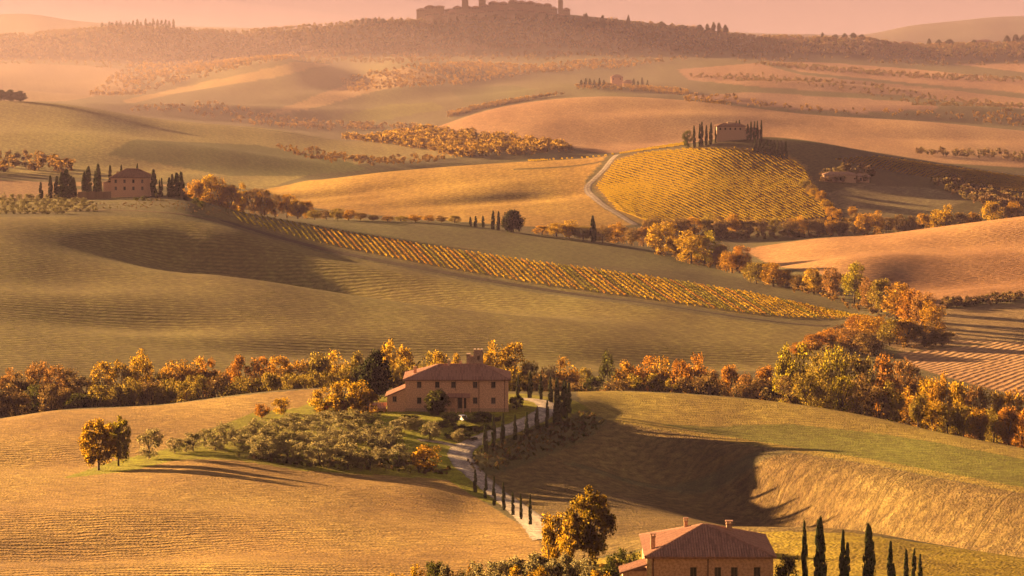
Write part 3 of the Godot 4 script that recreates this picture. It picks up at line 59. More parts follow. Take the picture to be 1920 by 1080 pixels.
	["field", "plough", Vector3(0.47, 0.29, 0.15), 0, [-534.1, -2105.8, -525.6, -2105.8, -517, -2105.8, -508.5, -2105.8, -499.9, -2105.8, -491.4, -2105.8, -482.8, -2105.8, -474.3, -2105.8, -465.7, -2105.8, -457.1, -2105.8, -448.6, -2105.8, -440, -2105.8, -431.5, -2105.8, -422.9, -2105.8, -414.4, -2105.8, -405.8, -2105.8, -397.3, -2105.8, -388.7, -2105.8, -380.1, -2105.8, -371.6, -2105.8, -362.9, -2105.8, -354.2, -2105.8, -343.9, -2096, -333, -2082, -322.2, -2066.6, -311.6, -2051.4, -301.1, -2036.5, -290.8, -2022.2, -280.7, -2008.2, -274.4, -1962.9, -282.5, -1963.2, -290.5, -1963.4, -298.5, -1963.5, -306.5, -1963.5, -314.5, -1963.4, -322.5, -1963.2, -330.4, -1962.8, -338.3, -1962.3, -346.2, -1961.8, -354.1, -1961.3, -362, -1960.7, -369.9, -1960.1, -377.7, -1959.5, -385.6, -1959, -393.5, -1958.4, -401.4, -1957.9, -409.2, -1957.4, -417.1, -1956.9, -424.9, -1956.4, -432.8, -1955.8, -440.6, -1955.2, -448.4, -1954.5, -456.2, -1953.7, -463.9, -1952.7, -471.6, -1951.7, -479.3, -1950.7, -487, -1949.6, -494.7, -1948.5, -506.9, -1997.2, -523.1, -2061.8]],
	["golden_field", "stubble", Vector3(0.52, 0.31, 0.075), -32, [-184.1, -2120.6, -177.1, -2142.4, -169.8, -2161.5, -162.3, -2180.9, -156, -2219.4, -149.2, -2254.2, -135.9, -2200.4, -125.8, -2193.9, -116.1, -2193.9, -106.4, -2193.9, -97, -2200.4, -86.5, -2200.4, -76, -2200.4, -65.7, -2206.9, -55.1, -2206.9, -44.7, -2213.5, -34.2, -2213.5, -23.6, -2213.5, -13, -2213.5, -2.4, -2213.5, 8.1, -2206.9, 17.4, -2206.9, 26.6, -2206.9, 35.9, -2206.9, 45, -2200.4, 54.3, -2200.4, 63.3, -2193.9, 72.3, -2187.5, 66, -2136.8, 59.6, -2107.1, 53.5, -2080.5, 51.5, -2029.9, 56.1, -1981.2, 60.8, -1942.9, 69.2, -1902.5, 77.1, -1861.4, 66.8, -1845, 56.6, -1826.9, 46.6, -1807.7, 38.2, -1805.6, 29.9, -1805.2, 21.6, -1806.2, 13.3, -1808.2, 5, -1813.1, -3.3, -1818.3, -11.7, -1823.5, -20.2, -1828.8, -28.1, -1833.9, -36.1, -1839.4, -44.2, -1845.3, -52.3, -1851.7, -60.4, -1858.4, -68.7, -1865.4, -77.3, -1873.9, -85.9, -1882.5, -94.7, -1891.3, -103.5, -1900.5, -112.4, -1909.3, -122.8, -1925.9, -133.4, -1942.7, -144.8, -1967.1, -156.9, -2011.3, -167.9, -2037.6]],
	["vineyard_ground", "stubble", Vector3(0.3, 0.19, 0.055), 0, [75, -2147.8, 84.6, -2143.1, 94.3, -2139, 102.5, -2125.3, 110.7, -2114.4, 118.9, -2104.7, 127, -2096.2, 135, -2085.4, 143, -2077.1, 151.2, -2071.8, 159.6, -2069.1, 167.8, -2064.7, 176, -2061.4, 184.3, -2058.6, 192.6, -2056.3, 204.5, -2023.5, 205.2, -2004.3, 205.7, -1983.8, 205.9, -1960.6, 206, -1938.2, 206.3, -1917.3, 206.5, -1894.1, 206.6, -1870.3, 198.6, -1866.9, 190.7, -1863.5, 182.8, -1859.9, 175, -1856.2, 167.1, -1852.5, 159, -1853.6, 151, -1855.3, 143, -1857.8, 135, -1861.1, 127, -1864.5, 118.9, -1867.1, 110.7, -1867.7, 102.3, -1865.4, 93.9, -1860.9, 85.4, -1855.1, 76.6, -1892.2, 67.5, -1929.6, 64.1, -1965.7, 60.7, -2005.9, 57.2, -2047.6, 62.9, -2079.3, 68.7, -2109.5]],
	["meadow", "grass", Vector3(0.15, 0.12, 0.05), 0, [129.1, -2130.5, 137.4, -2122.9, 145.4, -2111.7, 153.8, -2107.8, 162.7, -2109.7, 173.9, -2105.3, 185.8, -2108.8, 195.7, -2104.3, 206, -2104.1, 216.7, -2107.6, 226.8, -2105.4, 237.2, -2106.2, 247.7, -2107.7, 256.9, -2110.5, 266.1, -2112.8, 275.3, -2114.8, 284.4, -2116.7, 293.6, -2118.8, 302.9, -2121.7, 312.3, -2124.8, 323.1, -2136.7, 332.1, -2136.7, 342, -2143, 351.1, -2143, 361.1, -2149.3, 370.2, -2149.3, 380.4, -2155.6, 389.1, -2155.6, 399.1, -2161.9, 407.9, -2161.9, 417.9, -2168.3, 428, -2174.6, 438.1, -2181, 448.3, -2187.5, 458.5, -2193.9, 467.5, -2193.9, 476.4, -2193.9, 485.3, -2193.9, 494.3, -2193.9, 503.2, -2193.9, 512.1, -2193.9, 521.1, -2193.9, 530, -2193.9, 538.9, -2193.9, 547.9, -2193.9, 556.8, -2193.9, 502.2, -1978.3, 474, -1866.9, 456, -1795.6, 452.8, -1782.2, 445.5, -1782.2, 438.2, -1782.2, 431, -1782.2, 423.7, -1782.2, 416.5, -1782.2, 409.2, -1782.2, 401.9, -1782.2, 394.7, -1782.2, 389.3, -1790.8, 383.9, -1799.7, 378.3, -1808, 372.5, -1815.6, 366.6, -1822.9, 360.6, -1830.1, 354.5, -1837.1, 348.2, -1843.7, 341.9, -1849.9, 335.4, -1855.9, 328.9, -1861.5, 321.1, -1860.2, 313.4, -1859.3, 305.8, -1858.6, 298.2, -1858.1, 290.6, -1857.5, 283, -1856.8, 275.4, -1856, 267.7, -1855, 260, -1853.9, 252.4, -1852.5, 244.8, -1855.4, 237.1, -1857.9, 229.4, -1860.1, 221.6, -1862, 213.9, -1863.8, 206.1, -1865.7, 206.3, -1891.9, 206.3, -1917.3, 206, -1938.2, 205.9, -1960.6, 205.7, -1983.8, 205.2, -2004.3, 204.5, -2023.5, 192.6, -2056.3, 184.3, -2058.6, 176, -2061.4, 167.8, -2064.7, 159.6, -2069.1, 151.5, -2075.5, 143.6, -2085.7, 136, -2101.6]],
	["field", "stubble", Vector3(0.24, 0.19, 0.1), 14, [211, -1944.4, 220.5, -1954.8, 230.2, -1966.2, 239.9, -1977.2, 248.6, -1976.5, 257.2, -1975.7, 265.8, -1974.7, 274.4, -1973.8, 283, -1973.1, 290, -1964.9, 296.8, -1956.1, 303.4, -1946.4, 309.7, -1935.4, 298.4, -1915.5, 287.7, -1899.4, 277.8, -1887.1, 268.9, -1883.2, 260.1, -1879.6, 251.4, -1876.1, 242.6, -1872.3, 233.8, -1868.2, 223.4, -1874.4, 212.8, -1880.3, 212.2, -1901.4, 211.6, -1922.4]],
	["field", "grass", Vector3(0.21, 0.18, 0.07), -25, [-123, -1670.1, -119.4, -1753.2, -111.6, -1748.4, -103.5, -1738.4, -95.6, -1730.7, -88, -1727.9, -80.5, -1727.3, -73.2, -1728.2, -65.9, -1731.6, -58.5, -1734.2, -51.1, -1734.2, -43.9, -1729.5, -36.8, -1729.5, -29.6, -1723.8, -22.5, -1718.8, -15.5, -1716.9, -8.4, -1716.3, -1.4, -1715, 5.6, -1711.3, 12.6, -1706.2, 19.4, -1694.6, 26.2, -1685.1, 32.9, -1676.7, 39.6, -1669, 46.3, -1662.1, 52.9, -1655.9, 59.5, -1650.5, 66, -1646.2, 72.7, -1643.4, 79.5, -1636.8, 86.5, -1632.4, 93.4, -1627.8, 100.1, -1621.3, 106.6, -1612.8, 113, -1602.1, 118.9, -1588.3, 124.4, -1569.5, 125.8, -1482.6, 134, -1482.6, 127.2, -1482.6, 120.3, -1482.6, 114.3, -1482.6, 108.2, -1482.6, 102.1, -1482.6, 96, -1482.6, 89.9, -1482.6, 83.9, -1482.6, 77.8, -1482.6, 71.7, -1482.6, 65.6, -1482.6, 59.5, -1482.6, 53.5, -1482.6, 47.4, -1482.6, 41.3, -1482.6, 35.2, -1482.6, 29.2, -1482.6, 23.1, -1482.6, 17, -1482.6, 10.9, -1482.6, 4.9, -1482.6, -1.2, -1482.7, -7.3, -1488.1, -13.5, -1493.7, -19.6, -1499.3, -25.9, -1505, -32.2, -1510.5, -38.5, -1515.9, -44.8, -1521.1, -51.3, -1528.2, -57.8, -1535, -64.4, -1541.5, -70.9, -1547.6, -77.6, -1553.3, -84.2, -1558.6, -90.8, -1563.5, -97.5, -1567.9, -104.2, -1572.1]],
	["field", "plough", Vector3(0.5, 0.27, 0.125), 14, [134.8, -1693.3, 145.4, -1715.6, 153.3, -1715.6, 161.2, -1715.6, 169, -1715.6, 176.9, -1715.6, 184.5, -1715.6, 192.1, -1715.6, 199.7, -1715.6, 207.2, -1715.6, 214.8, -1715.6, 222.4, -1715.6, 230, -1715.6, 236.9, -1710.9, 244.4, -1710.9, 252, -1710.9, 258.5, -1706.3, 265.6, -1706.3, 272.8, -1706.3, 279.2, -1701.7, 286.4, -1701.7, 293.5, -1701.7, 299.9, -1697.2, 305.4, -1689.8, 311.3, -1684.5, 317.5, -1681, 323.8, -1678.3, 330.2, -1676.3, 336.7, -1674.6, 343.3, -1673.4, 349.9, -1672.4, 356.5, -1671.6, 363.1, -1671, 369.8, -1670.5, 376.5, -1670.3, 383.3, -1670.2, 390.1, -1670.2, 397, -1670.5, 403.9, -1671, 410.8, -1671.6, 417.8, -1672.6, 425.1, -1674.3, 421.5, -1660.1, 419.2, -1650.5, 417, -1641.3, 414.1, -1629.5, 405.8, -1596.4, 395.4, -1555.4, 385.6, -1516.3, 377.1, -1482.7, 369.4, -1451.8, 361.5, -1420.4, 354.1, -1391.1, 347.9, -1389.2, 341.9, -1387.5, 335.8, -1385.9, 329.8, -1384.4, 323.8, -1382.8, 317.8, -1381.3, 311.8, -1379.7, 305.9, -1378, 299.9, -1376.3, 293.9, -1374.5, 287.9, -1372.6, 281.9, -1370.6, 275.9, -1368.6, 269.9, -1366.5, 263.9, -1364.5, 258, -1362.6, 252.1, -1360.7, 246.3, -1359, 240.4, -1357.4, 234, -1352.3, 227.7, -1347.3, 221.4, -1342.4, 215.1, -1337.5, 208.9, -1332.5, 202.7, -1327.6, 196.5, -1322.7, 191.5, -1326.1, 186.8, -1331.7, 185.3, -1369.4, 182.7, -1401.1, 179.7, -1432.5, 174, -1440.4, 168.3, -1448.6, 162.7, -1458.5, 157.3, -1470.5, 152.2, -1480.9, 147.3, -1493.1, 142.9, -1512.3, 141, -1560.8, 138.5, -1630.4]],
	["field", "stubble", Vector3(0.3, 0.2, 0.1), 10, [187.2, -1300.1, 195.5, -1307.4, 203.8, -1314.3, 210.5, -1320.2, 217.3, -1326, 223.3, -1326.7, 229.2, -1326.7, 235, -1326.7, 240.4, -1326.7, 245.8, -1326.7, 251.2, -1326.7, 256.6, -1326.7, 262, -1326.7, 267.5, -1326.7, 272.9, -1326.7, 278.3, -1326.7, 283.7, -1326.7, 289.1, -1326.7, 294.5, -1326.7, 299.9, -1326.7, 305.3, -1326.7, 310.7, -1326.7, 316.1, -1326.7, 321.5, -1326.7, 326.9, -1326.7, 332.3, -1326.7, 337.7, -1326.7, 337.8, -1326.7, 337.9, -1326.7, 333.2, -1307.9, 327, -1283.4, 320.6, -1258, 314, -1231.6, 306.9, -1203.7, 302, -1203.8, 297.1, -1203.9, 292.2, -1204, 287.3, -1204, 282.4, -1204.1, 277.5, -1204.1, 272.6, -1204.1, 267.7, -1204.1, 262.7, -1204, 257.8, -1203.9, 252.8, -1203.7, 247.9, -1203.5, 242.9, -1203.2, 237.9, -1202.9, 232.9, -1202.5, 227.9, -1202.1, 222.9, -1201.6, 217.9, -1201.1, 212.9, -1200.5, 206.7, -1195.4, 200.6, -1190.4, 194.5, -1185.5, 188.5, -1180.9, 182.6, -1176.5, 177.1, -1171.5, 171.6, -1166.7, 166.3, -1162.2, 160.9, -1157.8, 155.7, -1153.7, 151.8, -1190.6, 160.1, -1216.6, 168.7, -1242.9, 177.8, -1271]],
	["field", "furrow", Vector3(0.42, 0.25, 0.13), 64, [153.1, -1150.3, 158.7, -1154.3, 164.4, -1158.4, 170.2, -1162.8, 176.1, -1167.4, 182, -1172.3, 187.9, -1176.6, 193.8, -1181.1, 199.9, -1185.9, 206, -1191, 212.2, -1196.2, 217.2, -1196.9, 222.2, -1197.6, 227.3, -1198.4, 232.3, -1199.1, 237.3, -1199.7, 242.3, -1200.3, 247.3, -1200.8, 252.3, -1201.3, 257.3, -1201.7, 262.3, -1202.1, 267.3, -1202.4, 272.3, -1202.6, 277.2, -1202.8, 282.2, -1203, 287.1, -1203.2, 292.1, -1203.3, 297, -1203.5, 302, -1203.6, 306.9, -1203.7, 298.4, -1170, 288, -1128.8, 276.4, -1083.1, 267.2, -1047, 260.6, -1020.7, 255.1, -999, 249.9, -978.3, 245.4, -960.5, 241.5, -960.5, 237.6, -960.5, 233.9, -961.6, 230.2, -962.8, 226.6, -964, 222.9, -965.3, 219.2, -966.5, 215.6, -967.8, 211.9, -969.2, 208.2, -970.6, 204.6, -972, 200.9, -973.5, 197.2, -975, 193.5, -976.7, 189.9, -978.3, 186.2, -980.1, 182.5, -981.9, 178.9, -983.9, 175.2, -985.9, 172.4, -995.3, 169.6, -1005, 166.8, -1015.1, 164, -1025.6, 161, -1036.1, 158, -1050.5, 155.3, -1067.6, 153.4, -1091.8, 154, -1125.9]],
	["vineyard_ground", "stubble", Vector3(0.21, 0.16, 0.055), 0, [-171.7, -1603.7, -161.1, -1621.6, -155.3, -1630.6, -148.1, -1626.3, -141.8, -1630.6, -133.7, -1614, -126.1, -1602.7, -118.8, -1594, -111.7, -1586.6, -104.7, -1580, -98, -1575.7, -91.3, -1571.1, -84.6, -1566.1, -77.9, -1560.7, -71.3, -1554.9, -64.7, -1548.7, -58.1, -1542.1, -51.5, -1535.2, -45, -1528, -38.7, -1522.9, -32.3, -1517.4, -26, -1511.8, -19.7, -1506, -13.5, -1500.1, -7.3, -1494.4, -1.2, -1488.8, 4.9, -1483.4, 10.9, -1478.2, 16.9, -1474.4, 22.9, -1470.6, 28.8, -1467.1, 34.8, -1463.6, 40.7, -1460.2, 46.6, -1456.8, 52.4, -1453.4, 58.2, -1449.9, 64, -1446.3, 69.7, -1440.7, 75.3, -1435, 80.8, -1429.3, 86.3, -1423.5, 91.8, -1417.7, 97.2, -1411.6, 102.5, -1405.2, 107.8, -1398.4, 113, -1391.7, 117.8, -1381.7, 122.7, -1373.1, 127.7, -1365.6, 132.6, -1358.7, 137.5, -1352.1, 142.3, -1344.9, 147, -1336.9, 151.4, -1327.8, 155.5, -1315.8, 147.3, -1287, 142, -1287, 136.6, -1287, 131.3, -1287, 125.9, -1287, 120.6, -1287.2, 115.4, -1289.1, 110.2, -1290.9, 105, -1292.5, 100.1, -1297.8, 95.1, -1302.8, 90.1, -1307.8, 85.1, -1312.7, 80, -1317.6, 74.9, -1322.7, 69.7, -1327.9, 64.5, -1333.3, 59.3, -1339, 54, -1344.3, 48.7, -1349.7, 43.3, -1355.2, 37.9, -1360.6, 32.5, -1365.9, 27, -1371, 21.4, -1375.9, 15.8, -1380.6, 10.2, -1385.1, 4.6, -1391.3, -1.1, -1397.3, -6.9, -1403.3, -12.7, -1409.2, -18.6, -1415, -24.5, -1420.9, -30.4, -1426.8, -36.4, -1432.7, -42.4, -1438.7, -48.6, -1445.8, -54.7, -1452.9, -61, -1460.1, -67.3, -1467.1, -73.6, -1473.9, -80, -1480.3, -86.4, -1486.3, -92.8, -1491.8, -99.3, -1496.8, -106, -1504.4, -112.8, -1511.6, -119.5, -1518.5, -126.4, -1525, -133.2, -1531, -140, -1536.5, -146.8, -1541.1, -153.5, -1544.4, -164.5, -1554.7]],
	["olive_hillside", "grass", Vector3(0.26, 0.2, 0.06), 0, [-405.2, -1595.6, -397.9, -1592.4, -389.9, -1586.2, -382, -1580.2, -374.4, -1575.2, -367.1, -1571.2, -359.9, -1568.1, -353, -1565.8, -346.3, -1564.1, -339.7, -1563, -333.2, -1562.2, -326.7, -1561.7, -320.3, -1561.3, -313.8, -1560.9, -307.4, -1560.3, -300.9, -1559.5, -294.3, -1558.2, -287.7, -1556.6, -281, -1554.8, -274.3, -1552.8, -267.1, -1549.4, -259.7, -1545, -252.3, -1540.3, -244.9, -1535.6, -237.6, -1531.3, -230.5, -1527.7, -232.6, -1600.2, -241.8, -1618.8, -251.1, -1636.6, -260.9, -1656.8, -267.6, -1656.8, -274.2, -1656.8, -282.6, -1652.4, -291.8, -1652.4, -298.5, -1652.4, -305.2, -1652.4, -311.1, -1648, -317.8, -1648, -324.5, -1648, -331.2, -1648, -337.9, -1648, -344.6, -1648, -351.3, -1648, -357.1, -1643.6, -363.8, -1643.6, -370.4, -1643.6, -377.1, -1643.6, -383.8, -1643.6, -390.5, -1643.6, -397.2, -1643.6, -403.9, -1643.6, -411.6, -1648, -418.3, -1648]],
	["hill_field", "contour", Vector3(0.24, 0.188, 0.06), -6, [-252.3, -987.6, -248.5, -988.4, -244.6, -989, -240.7, -989.7, -236.8, -990.4, -233, -991.2, -229.1, -992, -225.2, -992.9, -221.4, -993.9, -217.5, -994.9, -213.7, -996, -209.8, -997.1, -206, -998.2, -202.1, -999.3, -198.3, -1000.5, -194.4, -1001.6, -190.5, -1002.8, -186.6, -1004, -182.7, -1005.1, -178.8, -1006.2, -174.7, -1006.5, -170.7, -1006.8, -166.6, -1007, -162.5, -1007.3, -158.5, -1007.5, -154.4, -1007.8, -150.3, -1008, -146.2, -1008.3, -142.1, -1008.5, -138.1, -1008.7, -134, -1009, -129.9, -1009.2, -125.8, -1009.5, -121.7, -1009.7, -117.6, -1010, -113.5, -1010.2, -109.4, -1010.5, -105.3, -1010.8, -101.2, -1011, -97.1, -1011.3, -93, -1011.6, -88.9, -1011.8, -84.8, -1012, -80.7, -1012.2, -76.6, -1012.3, -72.4, -1012.4, -68.3, -1012.5, -64.2, -1012.5, -60, -1012.5, -55.9, -1012.3, -51.7, -1012.1, -47.6, -1011.9, -43.5, -1011.6, -39.3, -1011.3, -35.2, -1010.9, -31, -1010.6, -26.9, -1010.3, -22.8, -1010, -18.6, -1009.7, -14.5, -1009.5, -10.4, -1009.3, -6.3, -1009.2, -2.1, -1009.2, 2, -1009.3, 6.1, -1009.5, 10.2, -1009.9, 14.4, -1010.3, 18.5, -1010.8, 22.6, -1011.3, 26.8, -1011.9, 30.9, -1012.5, 35.1, -1013, 39.2, -1013.6, 43.4, -1014, 47.6, -1014.4, 51.7, -1014.7, 55.9, -1014.9, 60, -1014.9, 64.1, -1014.9, 68.3, -1014.8, 72.4, -1014.6, 76.5, -1014.4, 80.7, -1014.1, 84.8, -1013.7, 88.9, -1013.2, 92.9, -1012.6, 97, -1011.8, 101.1, -1011, 106.2, -1019.1, 111.5, -1026.9, 116.8, -1034.7, 122.2, -1042.8, 127.8, -1052.2, 134, -1065, 134.6, -1113.9, 132, -1139.6, 128.8, -1161.2, 135, -1197.7, 141.9, -1239.4, 137.4, -1244.7, 132.6, -1248.9, 127.7, -1251.7, 122.7, -1253.4, 117.6, -1254.4, 112.4, -1255.3, 107.3, -1256.6, 102.2, -1258.3, 97.4, -1263.1, 92.6, -1268, 87.7, -1272.7, 82.8, -1277.5, 77.9, -1282.3, 72.9, -1287.3, 67.9, -1292.4, 62.8, -1297.8, 57.7, -1303.3, 52.6, -1308.5, 47.4, -1314, 42.2, -1319.5, 37, -1325.4, 31.7, -1331.3, 26.3, -1337.3, 20.9, -1343.4, 15.5, -1349, 10, -1354.4, 4.5, -1362.3, -1.1, -1369.6, -6.8, -1376.3, -12.5, -1382.5, -18.2, -1388.3, -24, -1393.9, -29.8, -1399.3, -35.7, -1404.7, -41.6, -1410.2, -47.6, -1417.5, -53.7, -1425, -59.9, -1432.5, -66, -1439.7, -72.3, -1446.6, -78.6, -1453.2, -84.9, -1459.2, -91.2, -1464.5, -97.4, -1469, -104.1, -1476.6, -110.7, -1483.6, -117.3, -1489.7, -123.9, -1494.7, -130.3, -1497.5, -135.8, -1490.2, -142.1, -1491.9, -149, -1498.7, -155.2, -1494.7, -161.8, -1494.7, -168.5, -1495.8, -175.3, -1497.7, -182.3, -1500.5, -189.2, -1501, -196.3, -1502.2, -203.4, -1503.9, -210.6, -1506, -216.7, -1505.6, -222.9, -1505.4, -229, -1505.5, -235.3, -1505.8, -241.5, -1506.3, -247.8, -1507.1, -254.1, -1507.9, -260.4, -1508.5, -266.6, -1508.8, -272.7, -1508.8, -278.8, -1508.7, -285, -1508.6, -291.1, -1508.7, -297.3, -1508.9, -303.5, -1509.2, -309.7, -1509.6, -316, -1510.1, -322.2, -1510.5, -328.4, -1510.5, -334.5, -1510.5, -340.7, -1510.5, -346.8, -1510.5, -352.9, -1510.5, -359.1, -1510.5, -365.2, -1510.5, -371.4, -1510.5, -377.5, -1510.5, -383.7, -1510.5, -371.1, -1460.5, -362.4, -1425.9, -355.2, -1397.2, -348.8, -1371.8, -342.9, -1348.5, -337.4, -1326.4, -332.1, -1305.3, -327, -1284.7, -321.9, -1264.5, -316.8, -1244.3, -311.8, -1224.2, -306.7, -1203.9, -301.7, -1184.2, -296.9, -1165, -292.2, -1146.2, -287.6, -1127.7, -283, -1109.4, -278.4, -1091.1, -273.8, -1073.1, -269.4, -1055.3, -264.9, -1037.7, -260.6, -1020.4, -256.4, -1003.6]],
	["field", "plough", Vector3(0.42, 0.26, 0.085), 8, [-77.4, -300, -77.3, -300, -77.3, -300, -77.3, -300, -80.1, -311.1, -83.5, -324.4, -87.4, -339.2, -91.2, -354.5, -94.9, -368.7, -98.2, -381.5, -101, -392.7, -103.7, -403.1, -106.2, -413.1, -108.7, -422.8, -111.1, -432.4, -113.8, -442.8, -116.8, -454.8, -120.7, -470, -125, -486.7, -127.9, -498.4, -130.6, -508.7, -133.5, -520.3, -136.9, -533.8, -140.5, -547.7, -144.5, -563.6, -149.3, -582.6, -153.7, -599.6, -157.8, -616, -162, -632.5, -166.3, -649.4, -170.7, -666.8, -175.3, -684.9, -179.8, -702.8, -184.6, -721.7, -190.6, -745.1, -199.1, -778.7, -208.1, -814.2, -208.1, -814.2, -204.8, -814.2, -201.4, -814.2, -198.7, -816.7, -195.4, -816.7, -192, -816.7, -188.7, -816.7, -185.9, -819.2, -182.6, -819.2, -179.2, -819.2, -175.9, -819.2, -173, -821.8, -169.7, -821.8, -166.3, -821.8, -163.5, -824.3, -160.1, -824.3, -157.2, -826.9, -153.8, -826.9, -150.4, -826.9, -146.4, -823.1, -143, -825.7, -139.3, -826.8, -135.8, -828.5, -132.7, -833.6, -128.6, -828.8, -125, -828, -121.7, -828.6, -118.5, -830, -115.3, -831.8, -112.2, -834, -109, -835.7, -105.6, -836.3, -102.1, -835.8, -99.1, -839.4, -95.9, -842, -92.5, -843.8, -89.2, -845.1, -85.8, -846.8, -82.5, -848.7, -79.2, -851.1, -75.9, -854.1, -72.5, -855.4, -69.2, -857.2, -65.8, -859.3, -62.5, -861.8, -59.2, -865, -52.9, -839.8, -56.4, -822.8, -59.8, -807.8, -63.6, -805.5, -67.4, -803, -71.2, -800.5, -73.9, -787.9, -76.6, -775.4, -79.1, -762.8, -80.8, -747.6, -82.5, -733.7, -84.3, -721.6, -80.8, -716.3, -77.3, -711, -73.8, -705.9, -70.5, -701.3, -67.2, -697.2, -63.9, -694.6, -60.6, -692.4, -57.4, -690.5, -54.2, -688.8, -51, -687.4, -48.1, -688.5, -45.2, -689.4, -42.2, -690, -39.3, -690.3, -36.3, -690.4, -33.3, -690.7, -30.4, -691.4, -27.4, -692.5, -24.5, -693.6, -21.5, -694.4, -18.5, -695.2, -15.5, -695.9, -12.2, -685.6, -9, -672.7, -5.8, -655.2, -2.7, -633.3, 0.1, -598, 2.6, -556.4, 4.9, -523.6, 5.1, -502.2, 5.4, -481.3, 5.2, -464.3, 5, -451, 4.9, -438.8, 4.8, -427, 4.6, -415.4, 4.5, -403.8, 4.4, -392.1, 4.2, -380, 4.1, -367.3, 4, -354.4, 3.8, -341.5, 3.7, -329, 3.6, -317.4, 3.4, -306.8, 3.4, -300, 3.4, -300, 3.4, -300, 3.4, -300, 2.1, -300, 0.9, -300, -0.4, -300, -1.6, -300, -2.8, -300, -4.1, -300, -5.3, -300, -6.6, -300, -7.8, -300, -9.1, -300, -10.3, -300, -11.5, -300, -12.8, -300, -14, -300, -15.3, -300, -16.5, -300, -17.7, -300, -19, -300, -20.2, -300, -21.5, -300, -22.7, -300, -24, -300, -25.2, -300, -26.4, -300, -27.7, -300, -28.9, -300, -30.2, -300, -31.4, -300, -32.7, -300, -33.9, -300, -35.1, -300, -36.4, -300, -37.6, -300, -38.9, -300, -40.1, -300, -41.3, -300, -42.6, -300, -43.8, -300, -45.1, -300, -46.3, -300, -47.6, -300, -48.8, -300, -50, -300, -51.3, -300, -52.5, -300, -53.8, -300, -55, -300, -56.2, -300, -57.5, -300, -58.7, -300, -60, -300, -61.2, -300, -62.5, -300, -63.7, -300, -64.9, -300, -66.2, -300, -67.4, -300, -68.7, -300, -69.9, -300, -71.1, -300, -72.4, -300, -73.6, -300, -74.9, -300, -76.1, -300]],
	["field", "stubble", Vector3(0.215, 0.145, 0.055), 62, [-7.2, -703.3, -3.6, -711.4, 0, -719.9, 3.2, -728.8, 6.4, -737.7, 9.7, -746.8, 13.1, -755.8, 16.5, -764.8, 20.1, -773.1, 23.3, -786.4, 26.8, -803, 30.2, -799.6, 33.6, -796.5, 36.9, -793.5, 40.3, -790.2, 43.5, -786.6, 46.8, -782.9, 50, -778.9, 53.1, -774.5, 56.3, -769.9, 59.3, -764.8, 62.3, -759.3, 65.3, -753.6, 68.1, -747.8, 71, -742, 73.7, -736.2, 76.3, -730.8, 78.9, -725.3, 81.4, -719.8, 83.9, -714.3, 86.4, -709, 88.8, -704, 91, -698.4, 93.1, -693.2, 95.2, -688.1, 97.3, -683.1, 99.4, -678, 101.7, -673, 103.9, -667.8, 106.1, -662.7, 108.3, -657.6, 110.4, -652.7, 112.6, -648, 114.7, -643.4, 116.6, -639.4, 118.5, -635.6, 120.5, -632, 122.4, -628.5, 124.3, -625.2, 126.2, -622, 128.2, -619, 130.1, -616.1, 132.1, -613.3, 134, -610.7, 135.9, -608.1, 137.9, -605.7, 139.9, -603.4, 141.8, -601.2, 143.8, -599, 145.8, -597, 147.7, -595, 149.7, -593.1, 151.7, -591.3, 150.1, -585, 148.7, -579.3, 147.4, -574, 146.1, -568.9, 144.8, -563.7, 143.5, -558.5, 142.1, -553, 117.2, -456, 117.2, -456, 117.3, -456, 117.3, -456, 117.3, -456, 117.4, -456, 115.5, -456, 113.6, -456, 111.7, -456, 109.8, -456, 107.9, -456, 106, -456, 104.1, -456, 102.2, -456, 100.4, -456, 98.5, -456, 96.6, -456, 94.7, -456, 92.8, -456, 90.9, -456, 89, -456, 87.1, -456, 85.3, -456, 83.4, -456, 81.5, -456, 79.4, -456, 77.3, -456, 75.3, -456, 73.2, -456, 71.1, -456, 69.1, -456, 67, -456, 64.9, -456, 62.8, -456, 60.6, -456, 58.5, -456, 56.4, -456, 54.3, -456, 52.1, -456, 50, -456, 47.9, -456, 45.8, -456, 43.7, -456, 41.5, -456, 39.4, -456, 37.3, -456, 35.2, -456, 33.1, -456.2, 31.1, -458.4, 29.2, -461.7, 27.1, -462.4, 25, -463.4, 22.9, -464.4, 20.8, -465, 18.6, -465.1, 16.4, -464.3, 14.2, -464, 11.9, -463.3, 9.6, -462.1, 7.4, -460.7, 5.1, -458.9, 5.1, -475.2, 5.1, -495.4, 5, -516.4, 5, -537.7, 3.9, -565.9, 2.8, -610.1, 1.1, -644.3, -0.9, -667.3, -2.9, -684.7, -5, -695.2]],
